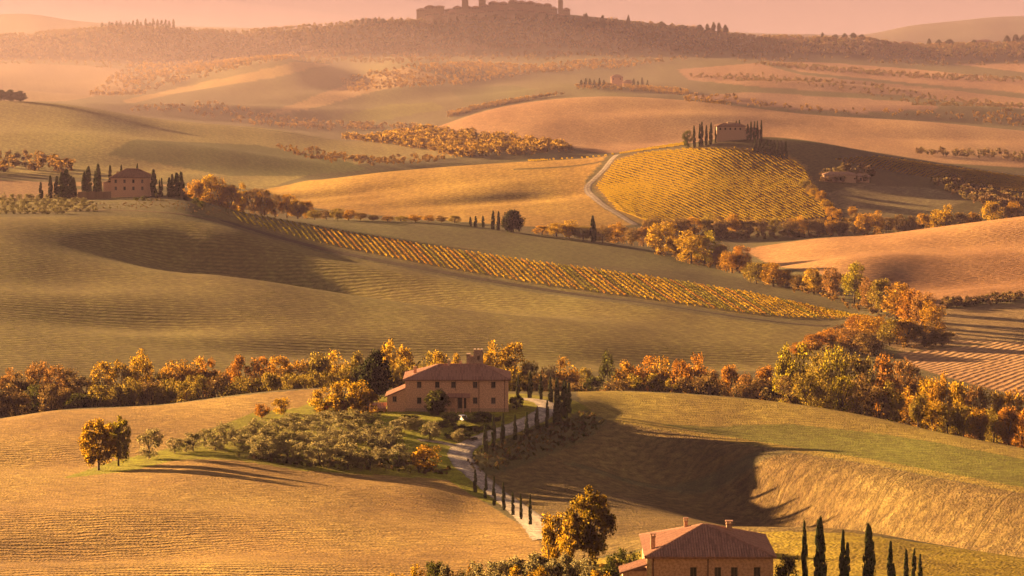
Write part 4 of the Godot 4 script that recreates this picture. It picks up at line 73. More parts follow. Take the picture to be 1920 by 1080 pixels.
	["field", "stubble", Vector3(0.36, 0.26, 0.06), -14, [19.5, -876.8, 23.1, -879.5, 26.8, -879.5, 30.3, -878.4, 33.9, -875.6, 37.4, -874.8, 41, -874.3, 44.6, -873.9, 48.2, -873.7, 51.8, -873.9, 55.1, -871, 58.5, -868.6, 61.9, -866.4, 65.3, -864.4, 68.7, -862.6, 72.1, -861.3, 75.6, -861.7, 79, -860.8, 82.3, -858.1, 85.5, -855.5, 88.9, -850.2, 92.3, -845, 95.9, -842.4, 99.2, -837.2, 102.5, -832, 105.7, -826.9, 108, -819.2, 110.7, -814.2, 113.3, -809.1, 115.9, -804.1, 118.1, -796.6, 120.7, -791.6, 123.3, -786.7, 125.8, -781.8, 128.3, -776.9, 130.8, -772, 133.7, -769.6, 156.5, -879.5, 160.1, -879.5, 163.7, -879.5, 166.6, -875.5, 169.4, -871.4, 172.1, -867.3, 174.9, -863.2, 177.6, -859.2, 180.3, -855.2, 183, -851.2, 185.6, -847.3, 188.2, -843.5, 190.8, -839.7, 193.4, -835.9, 196, -832.2, 198.5, -828.5, 201.1, -824.9, 203.6, -821.4, 179.5, -712.6, 180.5, -704.7, 174, -679.3, 169, -659.5, 164.5, -642, 164.3, -641, 164.4, -641, 164.4, -641, 164.4, -641, 161.8, -641, 159.1, -641, 156.5, -641, 153.9, -641, 151.2, -641, 148.6, -641, 145.9, -641, 143.3, -641, 140.6, -641, 138, -641, 135.4, -641, 132.7, -641, 130.1, -641, 127.4, -641, 124.8, -641, 122.2, -641, 119.5, -641, 116.9, -641, 114.7, -643.4, 112.7, -648, 110.7, -652.8, 108.7, -657.8, 106.6, -662.9, 104.6, -668.1, 102.5, -673.3, 100.3, -678.4, 98.1, -683.5, 95.8, -688.4, 93.5, -693.4, 91.1, -698.5, 88.8, -704, 86.5, -708.8, 84.2, -714, 81.8, -719.2, 79.5, -724.5, 77.1, -729.8, 74.6, -735.1, 72.1, -740.3, 69.5, -745.5, 66.9, -750.7, 64.3, -756, 61.6, -761, 58.8, -765.9, 56, -770.4, 53.1, -774.5, 50, -778.9, 46.8, -782.9, 43.5, -786.6, 40.3, -790.2, 36.9, -793.5, 33.6, -796.5, 30.2, -799.6, 26.8, -803, 23.3, -811.2, 19.6, -816.3, 19.4, -838.6]],
	["wheat_field", "grass", Vector3(0.25, 0.23, 0.045), -14, [40, -800.2, 43.8, -801.9, 47.6, -802.6, 51.3, -801.8, 54.9, -800.4, 58.6, -801.1, 62.4, -801.7, 66.1, -802.1, 69.9, -802.4, 73.6, -802.7, 77.4, -803.1, 80.5, -799.9, 83.5, -796.8, 86.6, -793.7, 89.6, -790.6, 92.6, -787.5, 95.5, -784.4, 98.5, -781.4, 101.4, -776.9, 104.2, -772.4, 107, -767.9, 109.8, -763.6, 112.6, -759.3, 115, -753.8, 117.3, -748.4, 119.6, -743, 121.9, -737.6, 124.1, -732.2, 126.3, -726.8, 128.4, -721.4, 130.8, -718.1, 133.2, -714.8, 135.5, -711.6, 137.8, -708.4, 140.1, -705.2, 142.3, -702.1, 144.6, -698.9, 146.8, -695.8, 148.9, -692.6, 151.1, -689.5, 153.2, -686.3, 155.4, -683.2, 157.5, -680.1, 159.5, -677, 161.6, -674, 163.6, -671, 165.6, -668, 167.6, -664.8, 169.4, -661.2, 164.8, -643, 164.3, -641, 164.4, -641, 164.4, -641, 161.8, -641, 159.1, -641, 156.5, -641, 153.8, -641, 151.2, -641, 148.5, -641, 145.9, -641, 143.3, -641, 140.6, -641, 138, -641, 135.3, -641, 132.7, -641, 130.1, -641, 127.4, -641, 124.8, -641, 122.3, -641.6, 120.3, -645.2, 118.3, -649, 116.4, -652.9, 114.3, -657.7, 112.3, -662.6, 110.3, -667.8, 108.3, -673.1, 106.2, -678.4, 104, -683.8, 101.9, -689.1, 99.6, -694.3, 97.3, -699.4, 95, -704.5, 92.6, -709.8, 90.2, -715.3, 87.9, -720.1, 85.5, -725.1, 83.1, -730.2, 80.6, -735.4, 78.2, -740.5, 75.6, -745.7, 73.1, -750.8, 70.5, -756, 67.8, -761.2, 65.1, -766.4, 62.4, -771.4, 59.6, -776.2, 56.7, -780.6, 53.8, -784.6, 50.5, -789.3, 47, -793.5, 43.6, -797]],
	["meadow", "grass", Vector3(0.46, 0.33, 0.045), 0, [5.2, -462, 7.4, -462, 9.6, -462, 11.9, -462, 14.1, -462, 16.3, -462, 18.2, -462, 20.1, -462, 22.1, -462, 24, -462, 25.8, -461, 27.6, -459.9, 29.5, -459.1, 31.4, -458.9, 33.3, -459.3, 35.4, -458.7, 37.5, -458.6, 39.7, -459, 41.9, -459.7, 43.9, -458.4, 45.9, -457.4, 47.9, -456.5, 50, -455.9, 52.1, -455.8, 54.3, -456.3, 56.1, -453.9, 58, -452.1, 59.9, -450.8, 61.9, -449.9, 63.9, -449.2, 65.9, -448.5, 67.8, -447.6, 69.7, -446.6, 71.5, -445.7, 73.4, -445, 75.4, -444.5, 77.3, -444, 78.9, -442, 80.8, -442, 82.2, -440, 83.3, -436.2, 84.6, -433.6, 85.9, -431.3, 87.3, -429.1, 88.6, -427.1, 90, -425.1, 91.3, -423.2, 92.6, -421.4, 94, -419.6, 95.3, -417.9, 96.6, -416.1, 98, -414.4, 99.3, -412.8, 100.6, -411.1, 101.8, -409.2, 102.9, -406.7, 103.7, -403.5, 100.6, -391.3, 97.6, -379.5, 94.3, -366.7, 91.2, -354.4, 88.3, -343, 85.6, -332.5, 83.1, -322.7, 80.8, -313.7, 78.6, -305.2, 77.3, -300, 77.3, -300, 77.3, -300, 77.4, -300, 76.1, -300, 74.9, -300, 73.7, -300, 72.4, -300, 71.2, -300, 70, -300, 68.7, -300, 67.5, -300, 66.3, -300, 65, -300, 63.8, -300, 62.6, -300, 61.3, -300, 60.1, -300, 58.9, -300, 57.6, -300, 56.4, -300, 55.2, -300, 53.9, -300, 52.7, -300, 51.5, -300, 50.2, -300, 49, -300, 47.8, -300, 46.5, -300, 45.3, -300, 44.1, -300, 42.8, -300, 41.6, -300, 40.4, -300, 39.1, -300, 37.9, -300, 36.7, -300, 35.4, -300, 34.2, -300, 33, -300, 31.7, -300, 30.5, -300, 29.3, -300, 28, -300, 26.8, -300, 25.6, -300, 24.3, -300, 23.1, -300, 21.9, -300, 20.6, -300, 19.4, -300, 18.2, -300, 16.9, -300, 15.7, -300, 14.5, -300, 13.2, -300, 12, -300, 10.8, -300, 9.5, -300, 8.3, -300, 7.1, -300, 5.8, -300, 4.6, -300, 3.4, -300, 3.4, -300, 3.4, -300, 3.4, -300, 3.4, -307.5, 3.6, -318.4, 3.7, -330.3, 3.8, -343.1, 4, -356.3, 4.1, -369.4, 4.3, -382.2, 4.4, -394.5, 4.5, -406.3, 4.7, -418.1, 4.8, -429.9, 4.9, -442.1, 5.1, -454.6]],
	["grove_ground", "grass", Vector3(0.36, 0.33, 0.03), 0, [-102.5, -655.8, -101.8, -673.1, -100.8, -690.1, -98.7, -700.2, -95.9, -704.3, -93, -708.2, -90.1, -712.2, -87.2, -716.6, -84.3, -721.6, -82.5, -733.3, -80.7, -746.8, -79, -761.5, -76.5, -774.5, -73.9, -787.4, -71.2, -800.5, -67.4, -803, -63.6, -805.5, -59.8, -807.8, -56.4, -822.8, -52.9, -839.8, -49.2, -839.2, -45.5, -838.8, -41.9, -838.6, -38.3, -838.6, -34.7, -838.8, -31.1, -839.1, -27.7, -840.3, -24.3, -841.5, -20.9, -842.8, -17.5, -844, -14.1, -845.3, -10.7, -846.7, -7.2, -848.2, -3.8, -849.9, -0.3, -851.9, 3.2, -854, 7, -842.3, 10.8, -834.3, 14.6, -830.4, 18.4, -830.3, 22.5, -814.2, 26.3, -798.9, 23.1, -785, 20.1, -773.1, 16.5, -764.8, 13.1, -755.8, 9.7, -746.8, 6.4, -737.7, 3.2, -728.8, 0, -719.9, -4, -712.1, -7.8, -704.6, -5.3, -696.7, -2.9, -686.7, -0.5, -670, 1.8, -655.8, 4.1, -655.8, 6.3, -655.8, 3.7, -655.8, 0.6, -655.8, -2.4, -655.8, -5.5, -655.8, -8.7, -669.8, -12.1, -683.7, -15.5, -694.3, -18.5, -693.7, -21.4, -693.2, -24.4, -692.7, -27.4, -691.9, -30.4, -691.1, -33.3, -690.7, -36.3, -690.4, -39.3, -690.3, -42.2, -690, -45.2, -689.4, -48.1, -688.5, -51, -687.4, -54.2, -688.8, -57.4, -690.5, -60.6, -692.4, -63.9, -694.6, -67.2, -697.2, -70, -696.1, -72.7, -695.4, -75.6, -695.3, -78.5, -695.8, -81.4, -696.9, -84.1, -690.4, -86.7, -683.6, -89, -675.8, -91.5, -673.7, -93.9, -671.1, -96.2, -667.9, -98.3, -664, -100.4, -659.7]],
	["bank", "grass", Vector3(0.17, 0.14, 0.05), 0, [-13.1, -723, -8.2, -740.3, -4.9, -749.6, -1.4, -759, 2.1, -768.3, 5.8, -777.5, 10.2, -785.3, 14.7, -794.1, 21.2, -815.9, 26.3, -798.9, 23.1, -785, 20.1, -773.1, 16.5, -764.8, 13.1, -755.8, 9.7, -746.8, 6.4, -737.7, 3.2, -728.8, 0, -719.9, -3.6, -712.7, -7.2, -705.8, -10.5, -707.8]],
]
const ROADS := [
	["gravel_drive", 6.2, Vector3(0.78, 0.66, 0.55), [6.8, -520, 5, -564.8, 2.9, -623.5, -0.6, -665.1, -5.1, -691.2, -8.8, -704.5, -11.7, -716.1, -13.3, -731, -12.1, -742.2, -8.4, -753.5, -2.8, -765.8, 3.6, -780.8, 7.6, -791.9, 10, -802.5, 9.4, -815, 6.4, -823.1, 2.3, -826.5]],
	["farm_lane", 3.2, Vector3(0.62, 0.5, 0.4), [-12.6, -739, -15.9, -743.9, -20.1, -746.3, -24.2, -745.3]],
	["hill_road", 5.0, Vector3(0.52, 0.41, 0.33), [78.9, -2169.4, 73.1, -2138.3, 67.4, -2106.9, 57.9, -2071.4, 53.5, -2049.5, 54.2, -2017.1, 60.6, -1962.3, 70.4, -1912.5, 79.6, -1863]],
	["dirt_track", 4.0, Vector3(0.3, 0.2, 0.12), [-254, -1533.5, -214.6, -1534.4, -184.9, -1522.6, -156.7, -1519.7]],
	["shade_painted_track", 8.0, Vector3(0.13, 0.092, 0.056), [-152.9, -1538.2, -98.6, -1486.5, -42.1, -1428.4, 10.2, -1377.2, 58.8, -1326.5, 103.5, -1274.5, 136.8, -1255.8]],  # track widened and darkened: shade along the vineyard edge painted into its soil colour
]
# Trees by kind: name, label, category, group, shape, tint, then x, z, height, width of each.
const TREES := [
	["autumn_tree", "golden autumn tree in the wooded belt behind the brick farmhouse", "tree", "valley belt trees", "full", "gold", [-139.2, -984.2, 17.3, 10.1, -132.9, -980.3, 17.9, 10.1, -125.9, -979.7, 19.4, 8.3, -59.6, -987.7, 20.5, 10.2, -41.8, -973.9, 24.4, 10.4, -36.1, -985.4, 22, 9, -24.7, -995, 19.7, 9.5, -18.7, -988.1, 17.1, 7.3, -8, -985.3, 20.3, 9, -0.7, -984.9, 21.4, 9.8]],
	["autumn_tree", "amber autumn tree in the wooded belt behind the brick farmhouse", "tree", "valley belt trees", "full", "amber", [-114.8, -983.7, 16.3, 9.4, -108.7, -985.1, 18.6, 10.1, -80.5, -996.7, 17.9, 9.9, -72.5, -978.2, 19.4, 9, 18.8, -977.6, 18.8, 8.3, 38.4, -977.8, 17.7, 9, 50.1, -973.1, 19.5, 8.2]],
	["autumn_tree", "orange autumn tree in the wooded belt behind the brick farmhouse", "tree", "valley belt trees", "full", "orange", [-103.7, -986.3, 16.3, 8, -93.3, -992, 16.6, 9.1, -86.7, -987.9, 19, 9.8, 44.7, -981.9, 19.6, 9.7, 57, -992.9, 18, 8.4, 62.2, -976.7, 20.6, 8.3, 75.1, -994.1, 15.7, 8, 87.5, -993.3, 14.2, 8]],
	["autumn_tree", "russet autumn tree in the wooded belt behind the brick farmhouse", "tree", "valley belt trees", "full", "rust", [-194.2, -994.5, 13.1, 11, -183.6, -991.6, 12.6, 10.9, -171.8, -978.4, 14, 8.3, -163.8, -994, 16.5, 8, -154.3, -973.1, 17.4, 8.2, -98.6, -996.9, 13, 8.8, 11.9, -973.3, 16, 7.9, 68.2, -979.4, 15.6, 7.6, 80.6, -985.2, 14.1, 7.6]],
	["autumn_tree", "olive-gold autumn tree in the wooded belt behind the brick farmhouse", "tree", "valley belt trees", "full", "olive", [-119.7, -979.1, 14.7, 8.6, -65.5, -976.8, 20.6, 9.7, -52, -974.1, 21.6, 8.9, -29.9, -984.2, 18.8, 8, 6.2, -978.9, 16.7, 8.3, 25.3, -989.6, 13.1, 7.6, -137, -950.3, 14.4, 9.1, -131.8, -956.3, 12.7, 7.8, -125.5, -953.9, 14.3, 8, -113.5, -948.8, 14.4, 7.9, -108.4, -956.1, 14.1, 8.2, -101.9, -948.6, 14.4, 9.2, -90.8, -943.1, 13.7, 9.8, -85.4, -948.9, 14.9, 7.7, -79.6, -950.3, 16.3, 9.9, -73.8, -957.2, 15.5, 7.9, -66.9, -946, 14.1, 9.1, -61.5, -954.9, 16.1, 8.4, -55.1, -952.8, 16.6, 8, -38.1, -952.1, 17, 8.9, -31.9, -957.5, 17.3, 9.5, -26, -947.3, 17.9, 8.3, -3.5, -948.4, 16.4, 7.7, 2.5, -945.2, 12.9, 9.1, 40.5, -951.7, 14.5, 10, 46.1, -949.7, 14.6, 9.4, 52.2, -951.5, 12.8, 7.7]],
	["autumn_tree", "green tree in the wooded belt behind the brick farmhouse", "tree", "valley belt trees", "full", "green", [-159.2, -957.2, 13.4, 8.5, -142.6, -950.2, 11, 9, -48.7, -953.5, 17.3, 9.8, 26.9, -955.4, 12.8, 8.8]],
	["autumn_tree", "brown autumn tree in the wooded belt behind the brick farmhouse", "tree", "valley belt trees", "full", "brown", [-203, -988, 12.9, 10.9, -166.1, -980.2, 14.1, 8.3, -152.2, -992.7, 13.1, 8.4, -147, -992.1, 11, 7.3, -191.5, -957.2, 11.6, 9.5, -181.5, -951.2, 14.8, 8.9, -171.1, -947.4, 14.5, 9.7, -163.1, -946.3, 15.1, 9, -152.6, -949.1, 14.8, 7.7, -148.7, -957.7, 11.5, 8.5, -119.1, -951.3, 14.6, 7.6, -97.5, -956.8, 15.6, 9.8, 8.4, -942.8, 13.2, 8.7, 14.4, -945.4, 11.5, 8.3, 21.6, -956.6, 12.5, 9.3, 34.3, -943.8, 11.5, 9.8, 58.2, -952.5, 14.4, 9.6, 63.5, -946.9, 14.6, 9.1, 69.5, -957.4, 13.2, 8.8, 74.9, -949.5, 13.2, 8, 80.8, -952, 14.6, 8.4, 86.4, -952.2, 15, 8.3]],
	["autumn_tree", "golden autumn tree in the tall belt below the furrowed field", "tree", "trees below the furrowed field", "full", "gold", [123.5, -856, 21.3, 7.2, 132.8, -856.7, 23.4, 8.5, 141.9, -842.5, 22, 8.4, 159.3, -846, 20.2, 8.4, 118.1, -808.7, 8.5, 6.2]],
	["autumn_tree", "amber autumn tree in the tall belt below the furrowed field", "tree", "trees below the furrowed field", "full", "amber", [126.4, -850.4, 20.9, 6.2, 146.5, -842.3, 21.8, 7.4, 122.1, -890.3, 17.8, 7.2, 130.1, -801.3, 10.1, 5.9]],
	["autumn_tree", "orange autumn tree in the tall belt below the furrowed field", "tree", "trees below the furrowed field", "full", "orange", [119.6, -922.3, 25, 8.5, 152.8, -846, 21.6, 8.4, 137.9, -799.5, 12.8, 6.8, 143.4, -808.6, 14.2, 6.8]],
	["autumn_tree", "russet autumn tree in the tall belt below the furrowed field", "tree", "trees below the furrowed field", "full", "rust", [127.2, -938.3, 22.4, 7.6, 132.1, -936, 20, 7.6, 135.6, -842.7, 21.3, 6.8, 166.1, -845, 19.4, 9.3, 148.8, -810.5, 14.4, 6.8]],
	["autumn_tree", "yellow-green autumn tree in the tall belt below the furrowed field", "tree", "trees below the furrowed field", "full", "lime", [87.3, -923.7, 25.6, 7.5, 90.8, -921.2, 27.4, 8.8, 103.6, -935.3, 27.6, 9.3, 100.9, -881, 15.6, 8.1]],
	["autumn_tree", "olive-gold autumn tree in the tall belt below the furrowed field", "tree", "trees below the furrowed field", "full", "olive", [97.3, -928.2, 27.2, 8.9, 109.6, -936.3, 25.9, 9.3, 115.3, -934.6, 25.9, 9.6, 89.9, -879.5, 13.1, 8.1, 95.9, -886.1, 15, 8.8, 116.8, -882.7, 18.1, 7.1, 113.7, -805.5, 9.5, 5.9, 122, -806.9, 9.1, 6.2, 126.4, -806.3, 11, 6.2, 134.8, -805.9, 10.8, 6.2]],
	["autumn_tree", "brown autumn tree in the tall belt below the furrowed field", "tree", "trees below the furrowed field", "full", "brown", [85.3, -885.8, 11.6, 8.1, 107.2, -887.1, 17.3, 8.8, 111.5, -879.3, 17, 8.1]],
	["creek_tree", "golden autumn tree along the creek beside the ploughed orange slope", "tree", "creek trees beside the orange slope", "full", "gold", [82.5, -1611.4, 18.2, 15.4, 91, -1613.5, 12.5, 11.9, 97.8, -1579.1, 18.4, 16.2, 146.5, -1402.6, 14.5, 10.8]],
	["creek_tree", "amber autumn tree along the creek beside the ploughed orange slope", "tree", "creek trees beside the orange slope", "full", "amber", [115.1, -1515.6, 11.8, 9.5, 130, -1438, 13.8, 11.1, 136, -1434.1, 10.1, 9.5, 169.7, -1272.8, 17.5, 12.2, 175.9, -1211.5, 14.4, 9.8, 149.6, -1190.5, 11.1, 10.9, 160.3, -1172.2, 12.6, 11.6]],
	["creek_tree", "orange autumn tree along the creek beside the ploughed orange slope", "tree", "creek trees beside the orange slope", "full", "orange", [119, -1514.8, 14.6, 12.8, 172.4, -1248.1, 18.1, 12.4, 146.2, -1214.2, 9.9, 11.2, 129.3, -1166.2, 7.8, 10.3, 121.8, -1160.5, 7.1, 9.4, 114.1, -1143.2, 6, 8.4]],
	["creek_tree", "russet autumn tree along the creek beside the ploughed orange slope", "tree", "creek trees beside the orange slope", "full", "rust", [114, -1577.6, 12.5, 10.4, 153.3, -1380.1, 15.8, 10.1, 165.5, -1342, 13.4, 9.4, 174.5, -1229.8, 16.4, 10.8, 135.6, -1153.7, 10.3, 11]],
	["creek_tree", "yellow-green autumn tree along the creek beside the ploughed orange slope", "tree", "creek trees beside the orange slope", "full", "lime", [105.7, -1584.7, 17, 12.8, 161.3, -1363.3, 19.9, 9.5]],
	["creek_tree", "olive-gold autumn tree along the creek beside the ploughed orange slope", "tree", "creek trees beside the orange slope", "full", "olive", [122.5, -1450.4, 11.8, 12.3, 167.3, -1309.3, 17, 11.5, 153.8, -1175.7, 11.4, 11.2]],
	["creek_tree", "brown autumn tree along the creek beside the ploughed orange slope", "tree", "creek trees beside the orange slope", "full", "brown", [141, -1423.1, 8.7, 8.9, 167.7, -1172.3, 10.9, 9.9, 174.6, -1172.3, 8.3, 9.5, 141.4, -1141.4, 10.2, 10.9]],
	["hedgerow_tree", "golden autumn tree in the hedgerow below the golden hill field", "tree", "hedgerow trees below the golden field", "full", "gold", [26, -1682.3, 8.7, 11.1, 33.2, -1671.2, 11.1, 12.3]],
	["hedgerow_tree", "amber autumn tree in the hedgerow below the golden hill field", "tree", "hedgerow trees below the golden field", "full", "amber", [-95.7, -1698.4, 6.6, 8.1, -73.2, -1700.3, 3.4, 7.5, -57.2, -1708.1, 4.4, 8.2, -49.3, -1715.7, 4.4, 8.2, 17.4, -1691.9, 6.2, 10.6, 61.8, -1693.2, 12.2, 11.8]],
	["hedgerow_tree", "russet autumn tree in the hedgerow below the golden hill field", "tree", "hedgerow trees below the golden field", "full", "rust", [77.6, -1711.3, 12, 10.7]],
	["hedgerow_tree", "olive-gold autumn tree in the hedgerow below the golden hill field", "tree", "hedgerow trees below the golden field", "full", "olive", [-114.3, -1678.2, 6.2, 8.6, -102.1, -1690.5, 7.2, 8.7, -65.4, -1707, 3.5, 8.2, -36.3, -1825.5, 5.4, 8, 41, -1662, 9.8, 10.4]],
	["hedgerow_tree", "brown autumn tree in the hedgerow below the golden hill field", "tree", "hedgerow trees below the golden field", "full", "brown", [-108.8, -1698.3, 5.6, 8.1, -89.1, -1704.1, 5.3, 7.5, -81.4, -1701, 3.8, 7.5, -41.8, -1719.1, 4.1, 7.6, 52.2, -1668, 9.5, 10.4, 70.4, -1705.2, 11.3, 10.6]],
	["autumn_tree", "golden autumn tree in the hazy wood behind the hilltop villa with cypresses", "tree", "trees behind the cypress villa", "full", "gold", [-193.6, -1845.2, 29.9, 12.9, -173.3, -1853.8, 23, 11.6, -136.1, -1838.9, 16.1, 10.8]],
	["autumn_tree", "amber autumn tree in the hazy wood behind the hilltop villa with cypresses", "tree", "trees behind the cypress villa", "full", "amber", [-208.2, -1860.6, 21.3, 10.3, -199.4, -1836.5, 27.6, 11.5, -186, -1844.5, 26.6, 11.5, -178.7, -1838.4, 24.1, 11.5, -157.5, -1844.4, 20.2, 11.5, -144.4, -1858.9, 16.4, 10.9, -131.3, -1858, 13, 10.2]],
	["autumn_tree", "brown autumn tree in the hazy wood behind the hilltop villa with cypresses", "tree", "trees behind the cypress villa", "full", "brown", [-166.3, -1858.9, 20.2, 11.6, -152.1, -1860.9, 17.5, 10.9]],
	["autumn_tree", "golden autumn tree in the shaded row below the hillside vineyard", "tree", "trees below the hillside vineyard", "full", "gold", [266.6, -1818.8, 14.5, 9.4, 270, -1805.4, 18.4, 9.9, 300.7, -1818.9, 16.4, 11.4]],
	["autumn_tree", "amber autumn tree in the shaded row below the hillside vineyard", "tree", "trees below the hillside vineyard", "full", "amber", [113.9, -1818.3, 13.6, 12, 139.3, -1818.9, 15.3, 11.4, 179.7, -1820.3, 12.2, 10, 199, -1806.9, 14.2, 10, 219.8, -1808.2, 16, 10, 227.5, -1816.5, 14.4, 10, 257.2, -1814, 13.8, 10, 288, -1806.2, 13.8, 10, 312.9, -1812, 15, 8.7, 329.3, -1815.9, 12.2, 10]],
	["autumn_tree", "olive-gold autumn tree in the shaded row below the hillside vineyard", "tree", "trees below the hillside vineyard", "full", "olive", [123.2, -1817.6, 15.3, 12, 165.1, -1822.3, 12.2, 11.4]],
	["autumn_tree", "brown autumn tree in the shaded row below the hillside vineyard", "tree", "trees below the hillside vineyard", "full", "brown", [88, -1824.2, 11.5, 11.4, 97.2, -1807.7, 12.2, 11.3, 105.7, -1816.8, 12.6, 11.3, 130.3, -1805.3, 14.4, 11.9, 148, -1818.2, 13.2, 12, 157.1, -1822.8, 11, 11.4, 173.4, -1810.9, 11.5, 11.3, 186.7, -1823.8, 9.7, 11.4, 194.9, -1824.4, 10.1, 11.4, 205.9, -1803.6, 12.5, 11.3, 215, -1818.6, 13.5, 10, 235.3, -1825.7, 10.3, 10.1, 241.6, -1812.1, 13.3, 9.3, 248.5, -1809.1, 14.1, 9.3, 280.3, -1812.1, 12.8, 10, 308.7, -1822.9, 11.6, 10, 319.5, -1811.9, 12.3, 10]],
	["round_tree", "golden round tree in the line climbing beside the hillside vineyard", "tree", "trees climbing beside the vineyard", "full", "gold", [200.9, -1929.5, 7.1, 7.8, 205.3, -1894.2, 8.4, 8.4, 224.4, -1849.9, 7.5, 6.8, 231.9, -1852.6, 7.2, 6.8]],
	["round_tree", "amber round tree in the line climbing beside the hillside vineyard", "tree", "trees climbing beside the vineyard", "full", "amber", [204.9, -1920.3, 7.1, 7.8, 206.8, -1879.3, 6.9, 7.6, 210, -1870, 6.9, 6.9, 220.6, -1875.3, 8, 6.2]],
	["round_tree", "olive-gold round tree in the line climbing beside the hillside vineyard", "tree", "trees climbing beside the vineyard", "full", "olive", [197.6, -1957.2, 7.9, 8.6]],
	["round_tree", "brown round tree in the line climbing beside the hillside vineyard", "tree", "trees climbing beside the vineyard", "full", "brown", [200.1, -1935.5, 7.8, 7.1]],
	["poplar_tree", "tall slim green poplar rising from the wooded valley belt", "tree", "", "tall", "green", [32.1, -975, 21.6, 6.4]],
	["spreading_tree", "large dark round tree beside slim cypresses in the hedgerow below the golden field", "tree", "", "dense", "deep", [0.3, -1684.6, 13.4, 13.6]],
	["cypress_tree", "slim hazy cypress in the hedgerow below the golden field", "cypress", "hedgerow cypresses", "cypress", "cypress", [-24.5, -1705.7, 5.7, 2.5, -21.4, -1705.6, 6.3, 2.5, -17, -1708.7, 6.9, 2.8, -11.2, -1696.3, 11.3, 3.1, -8.1, -1691.4, 11.2, 3.4, 46.5, -1660.6, 15.3, 4.6]],
	["olive_tree", "silvery olive tree in the grove beside the brick farmhouse", "olive tree", "olive grove by the farmhouse", "olive", "silver", [-77, -720.9, 5.1, 5.8, -72.3, -727.5, 5.7, 6.1, -79, -712.9, 5.1, 5.5, -73.7, -714.7, 4.3, 5.3, -69.8, -723.6, 4.1, 5.8, -66.4, -747, 4.6, 6.3, -67.8, -734.6, 4.1, 5.4, -62, -727.3, 4.6, 6.1, -61.2, -750.8, 4.2, 6.1, -61.7, -701.9, 6.3, 7, -58.6, -764.4, 4, 6.2, -55.6, -742.7, 4.2, 6.5, -57.7, -724.3, 4.3, 6.1, -54.7, -698.2, 6, 6.7, -52.1, -723.7, 4.6, 6.1, -53.5, -759.8, 4, 6.1, -49.6, -751.4, 3.9, 6.3, -46.9, -698.9, 6.5, 7.2, -46.5, -728.4, 4.6, 6.7, -45.9, -763.9, 4.3, 6.2, -43.5, -741.9, 4.7, 6.5, -42.5, -717, 5.1, 6.8, -39.8, -695.8, 7, 7.4, -40.4, -751.9, 4.2, 6.1, -39.3, -725.7, 4.6, 6.1, -34.4, -696.2, 6, 6.1, -36.6, -731.5, 4.7, 5.9, -35.7, -746.6, 4.2, 5.8, -33.2, -722.3, 4.9, 6.1, -30.7, -732.2, 5.5, 7, -30.5, -754, 3.7, 5.5, -27.7, -704.5, 6.1, 5.7, -31, -720.4, 5.1, 5.8, -43, -774.4, 3.5, 5.7, -38.6, -772.2, 3.2, 5.7, -49.8, -772.7, 3.5, 6, -28.2, -760.5, 3.7, 5.9, -25.7, -761.5, 3.4, 5.6, -21.3, -747.1, 5.3, 6.6, -52.3, -704.6, 4.7, 5.7, -58.7, -699.6, 5.2, 5.9, -66.7, -714, 4.5, 5.2, -44.7, -704.4, 4, 5.2, -37.6, -699.3, 3.9, 5.1, -32, -706.9, 4.2, 4.9]],
	["olive_tree", "small silvery olive in the grassy strip between the ploughed fields", "olive tree", "olives in the grass strip", "olive", "silver", [-88.5, -702.4, 8, 7.2, -83.2, -709.9, 4.2, 4.7, -80.4, -711.1, 3.5, 3.4]],
	["field_maple", "rounded golden field tree at the very tip of the grass strip", "tree", "", "dome", "gold", [-98, -681.6, 12.2, 9.8]],
	["field_maple", "rounded golden-green field tree second from the tip of the grass strip", "tree", "", "dome", "lime", [-94.6, -691, 11.9, 8.4]],
	["holm_oak", "tall dark evergreen oak standing beside the farmhouse annex", "tree", "", "dense", "deep", [-38.7, -822, 14.6, 10]],
	["autumn_tree", "spreading golden tree between the dark oak and the olive grove", "tree", "golden trees by the dark oak", "bush", "gold", [-51.9, -786.8, 8.5, 8.7, -46.4, -783.3, 11.1, 10.1, -42, -787.2, 10.3, 9.3, -39.4, -787, 8.2, 6.4]],
	["autumn_shrub", "small rust-red tree at the back of the olive grove", "tree", "", "bush", "red", [-47.6, -783.5, 5, 6.9]],
	["autumn_shrub", "orange shrub at the field edge of the olive grove", "shrub", "orange shrubs behind the grove", "bush", "orange", [-68.2, -784.6, 4.7, 5.2]],
	["autumn_shrub", "yellow shrub beside the orange one at the grove edge", "shrub", "", "bush", "gold", [-63.5, -794.2, 5.3, 5]],
	["autumn_shrub", "round orange shrub at the bend of the white drive", "shrub", "", "bush", "amber", [-21.3, -704.8, 7.1, 8.5]],
	["garden_shrub", "dark garden shrub on the slope below the farmhouse porch", "shrub", "garden shrubs below the porch", "bush", "deep", [-16.3, -772, 4.2, 5.7, -10.6, -776, 3.1, 6.3, -7.8, -778, 3.1, 6.3, -4.3, -780, 2, 5.7, -13.9, -765, 2.4, 6.2, -9.9, -764, 1.9, 6.2, -6.4, -768, 1.8, 5.6, -18.5, -768, 2.2, 5.1, -27.4, -778, 1.7, 5.1, -15.3, -752, 2.5, 5.5, -11.2, -752, 2.7, 5.5]],
	["garden_shrub", "pale flowering shrub among the dark shrubs below the porch", "shrub", "", "bush", "silver", [-13.9, -748, 4.1, 4.7]],
	["yew_tree", "dark green yew standing against the farmhouse front", "tree", "", "dense", "green", [-20.3, -788, 7.3, 6.9]],
	["clipped_bush", "dark clipped round bush at the farmhouse corner", "bush", "", "ball", "deep", [1.3, -800, 4.6, 4.4]],
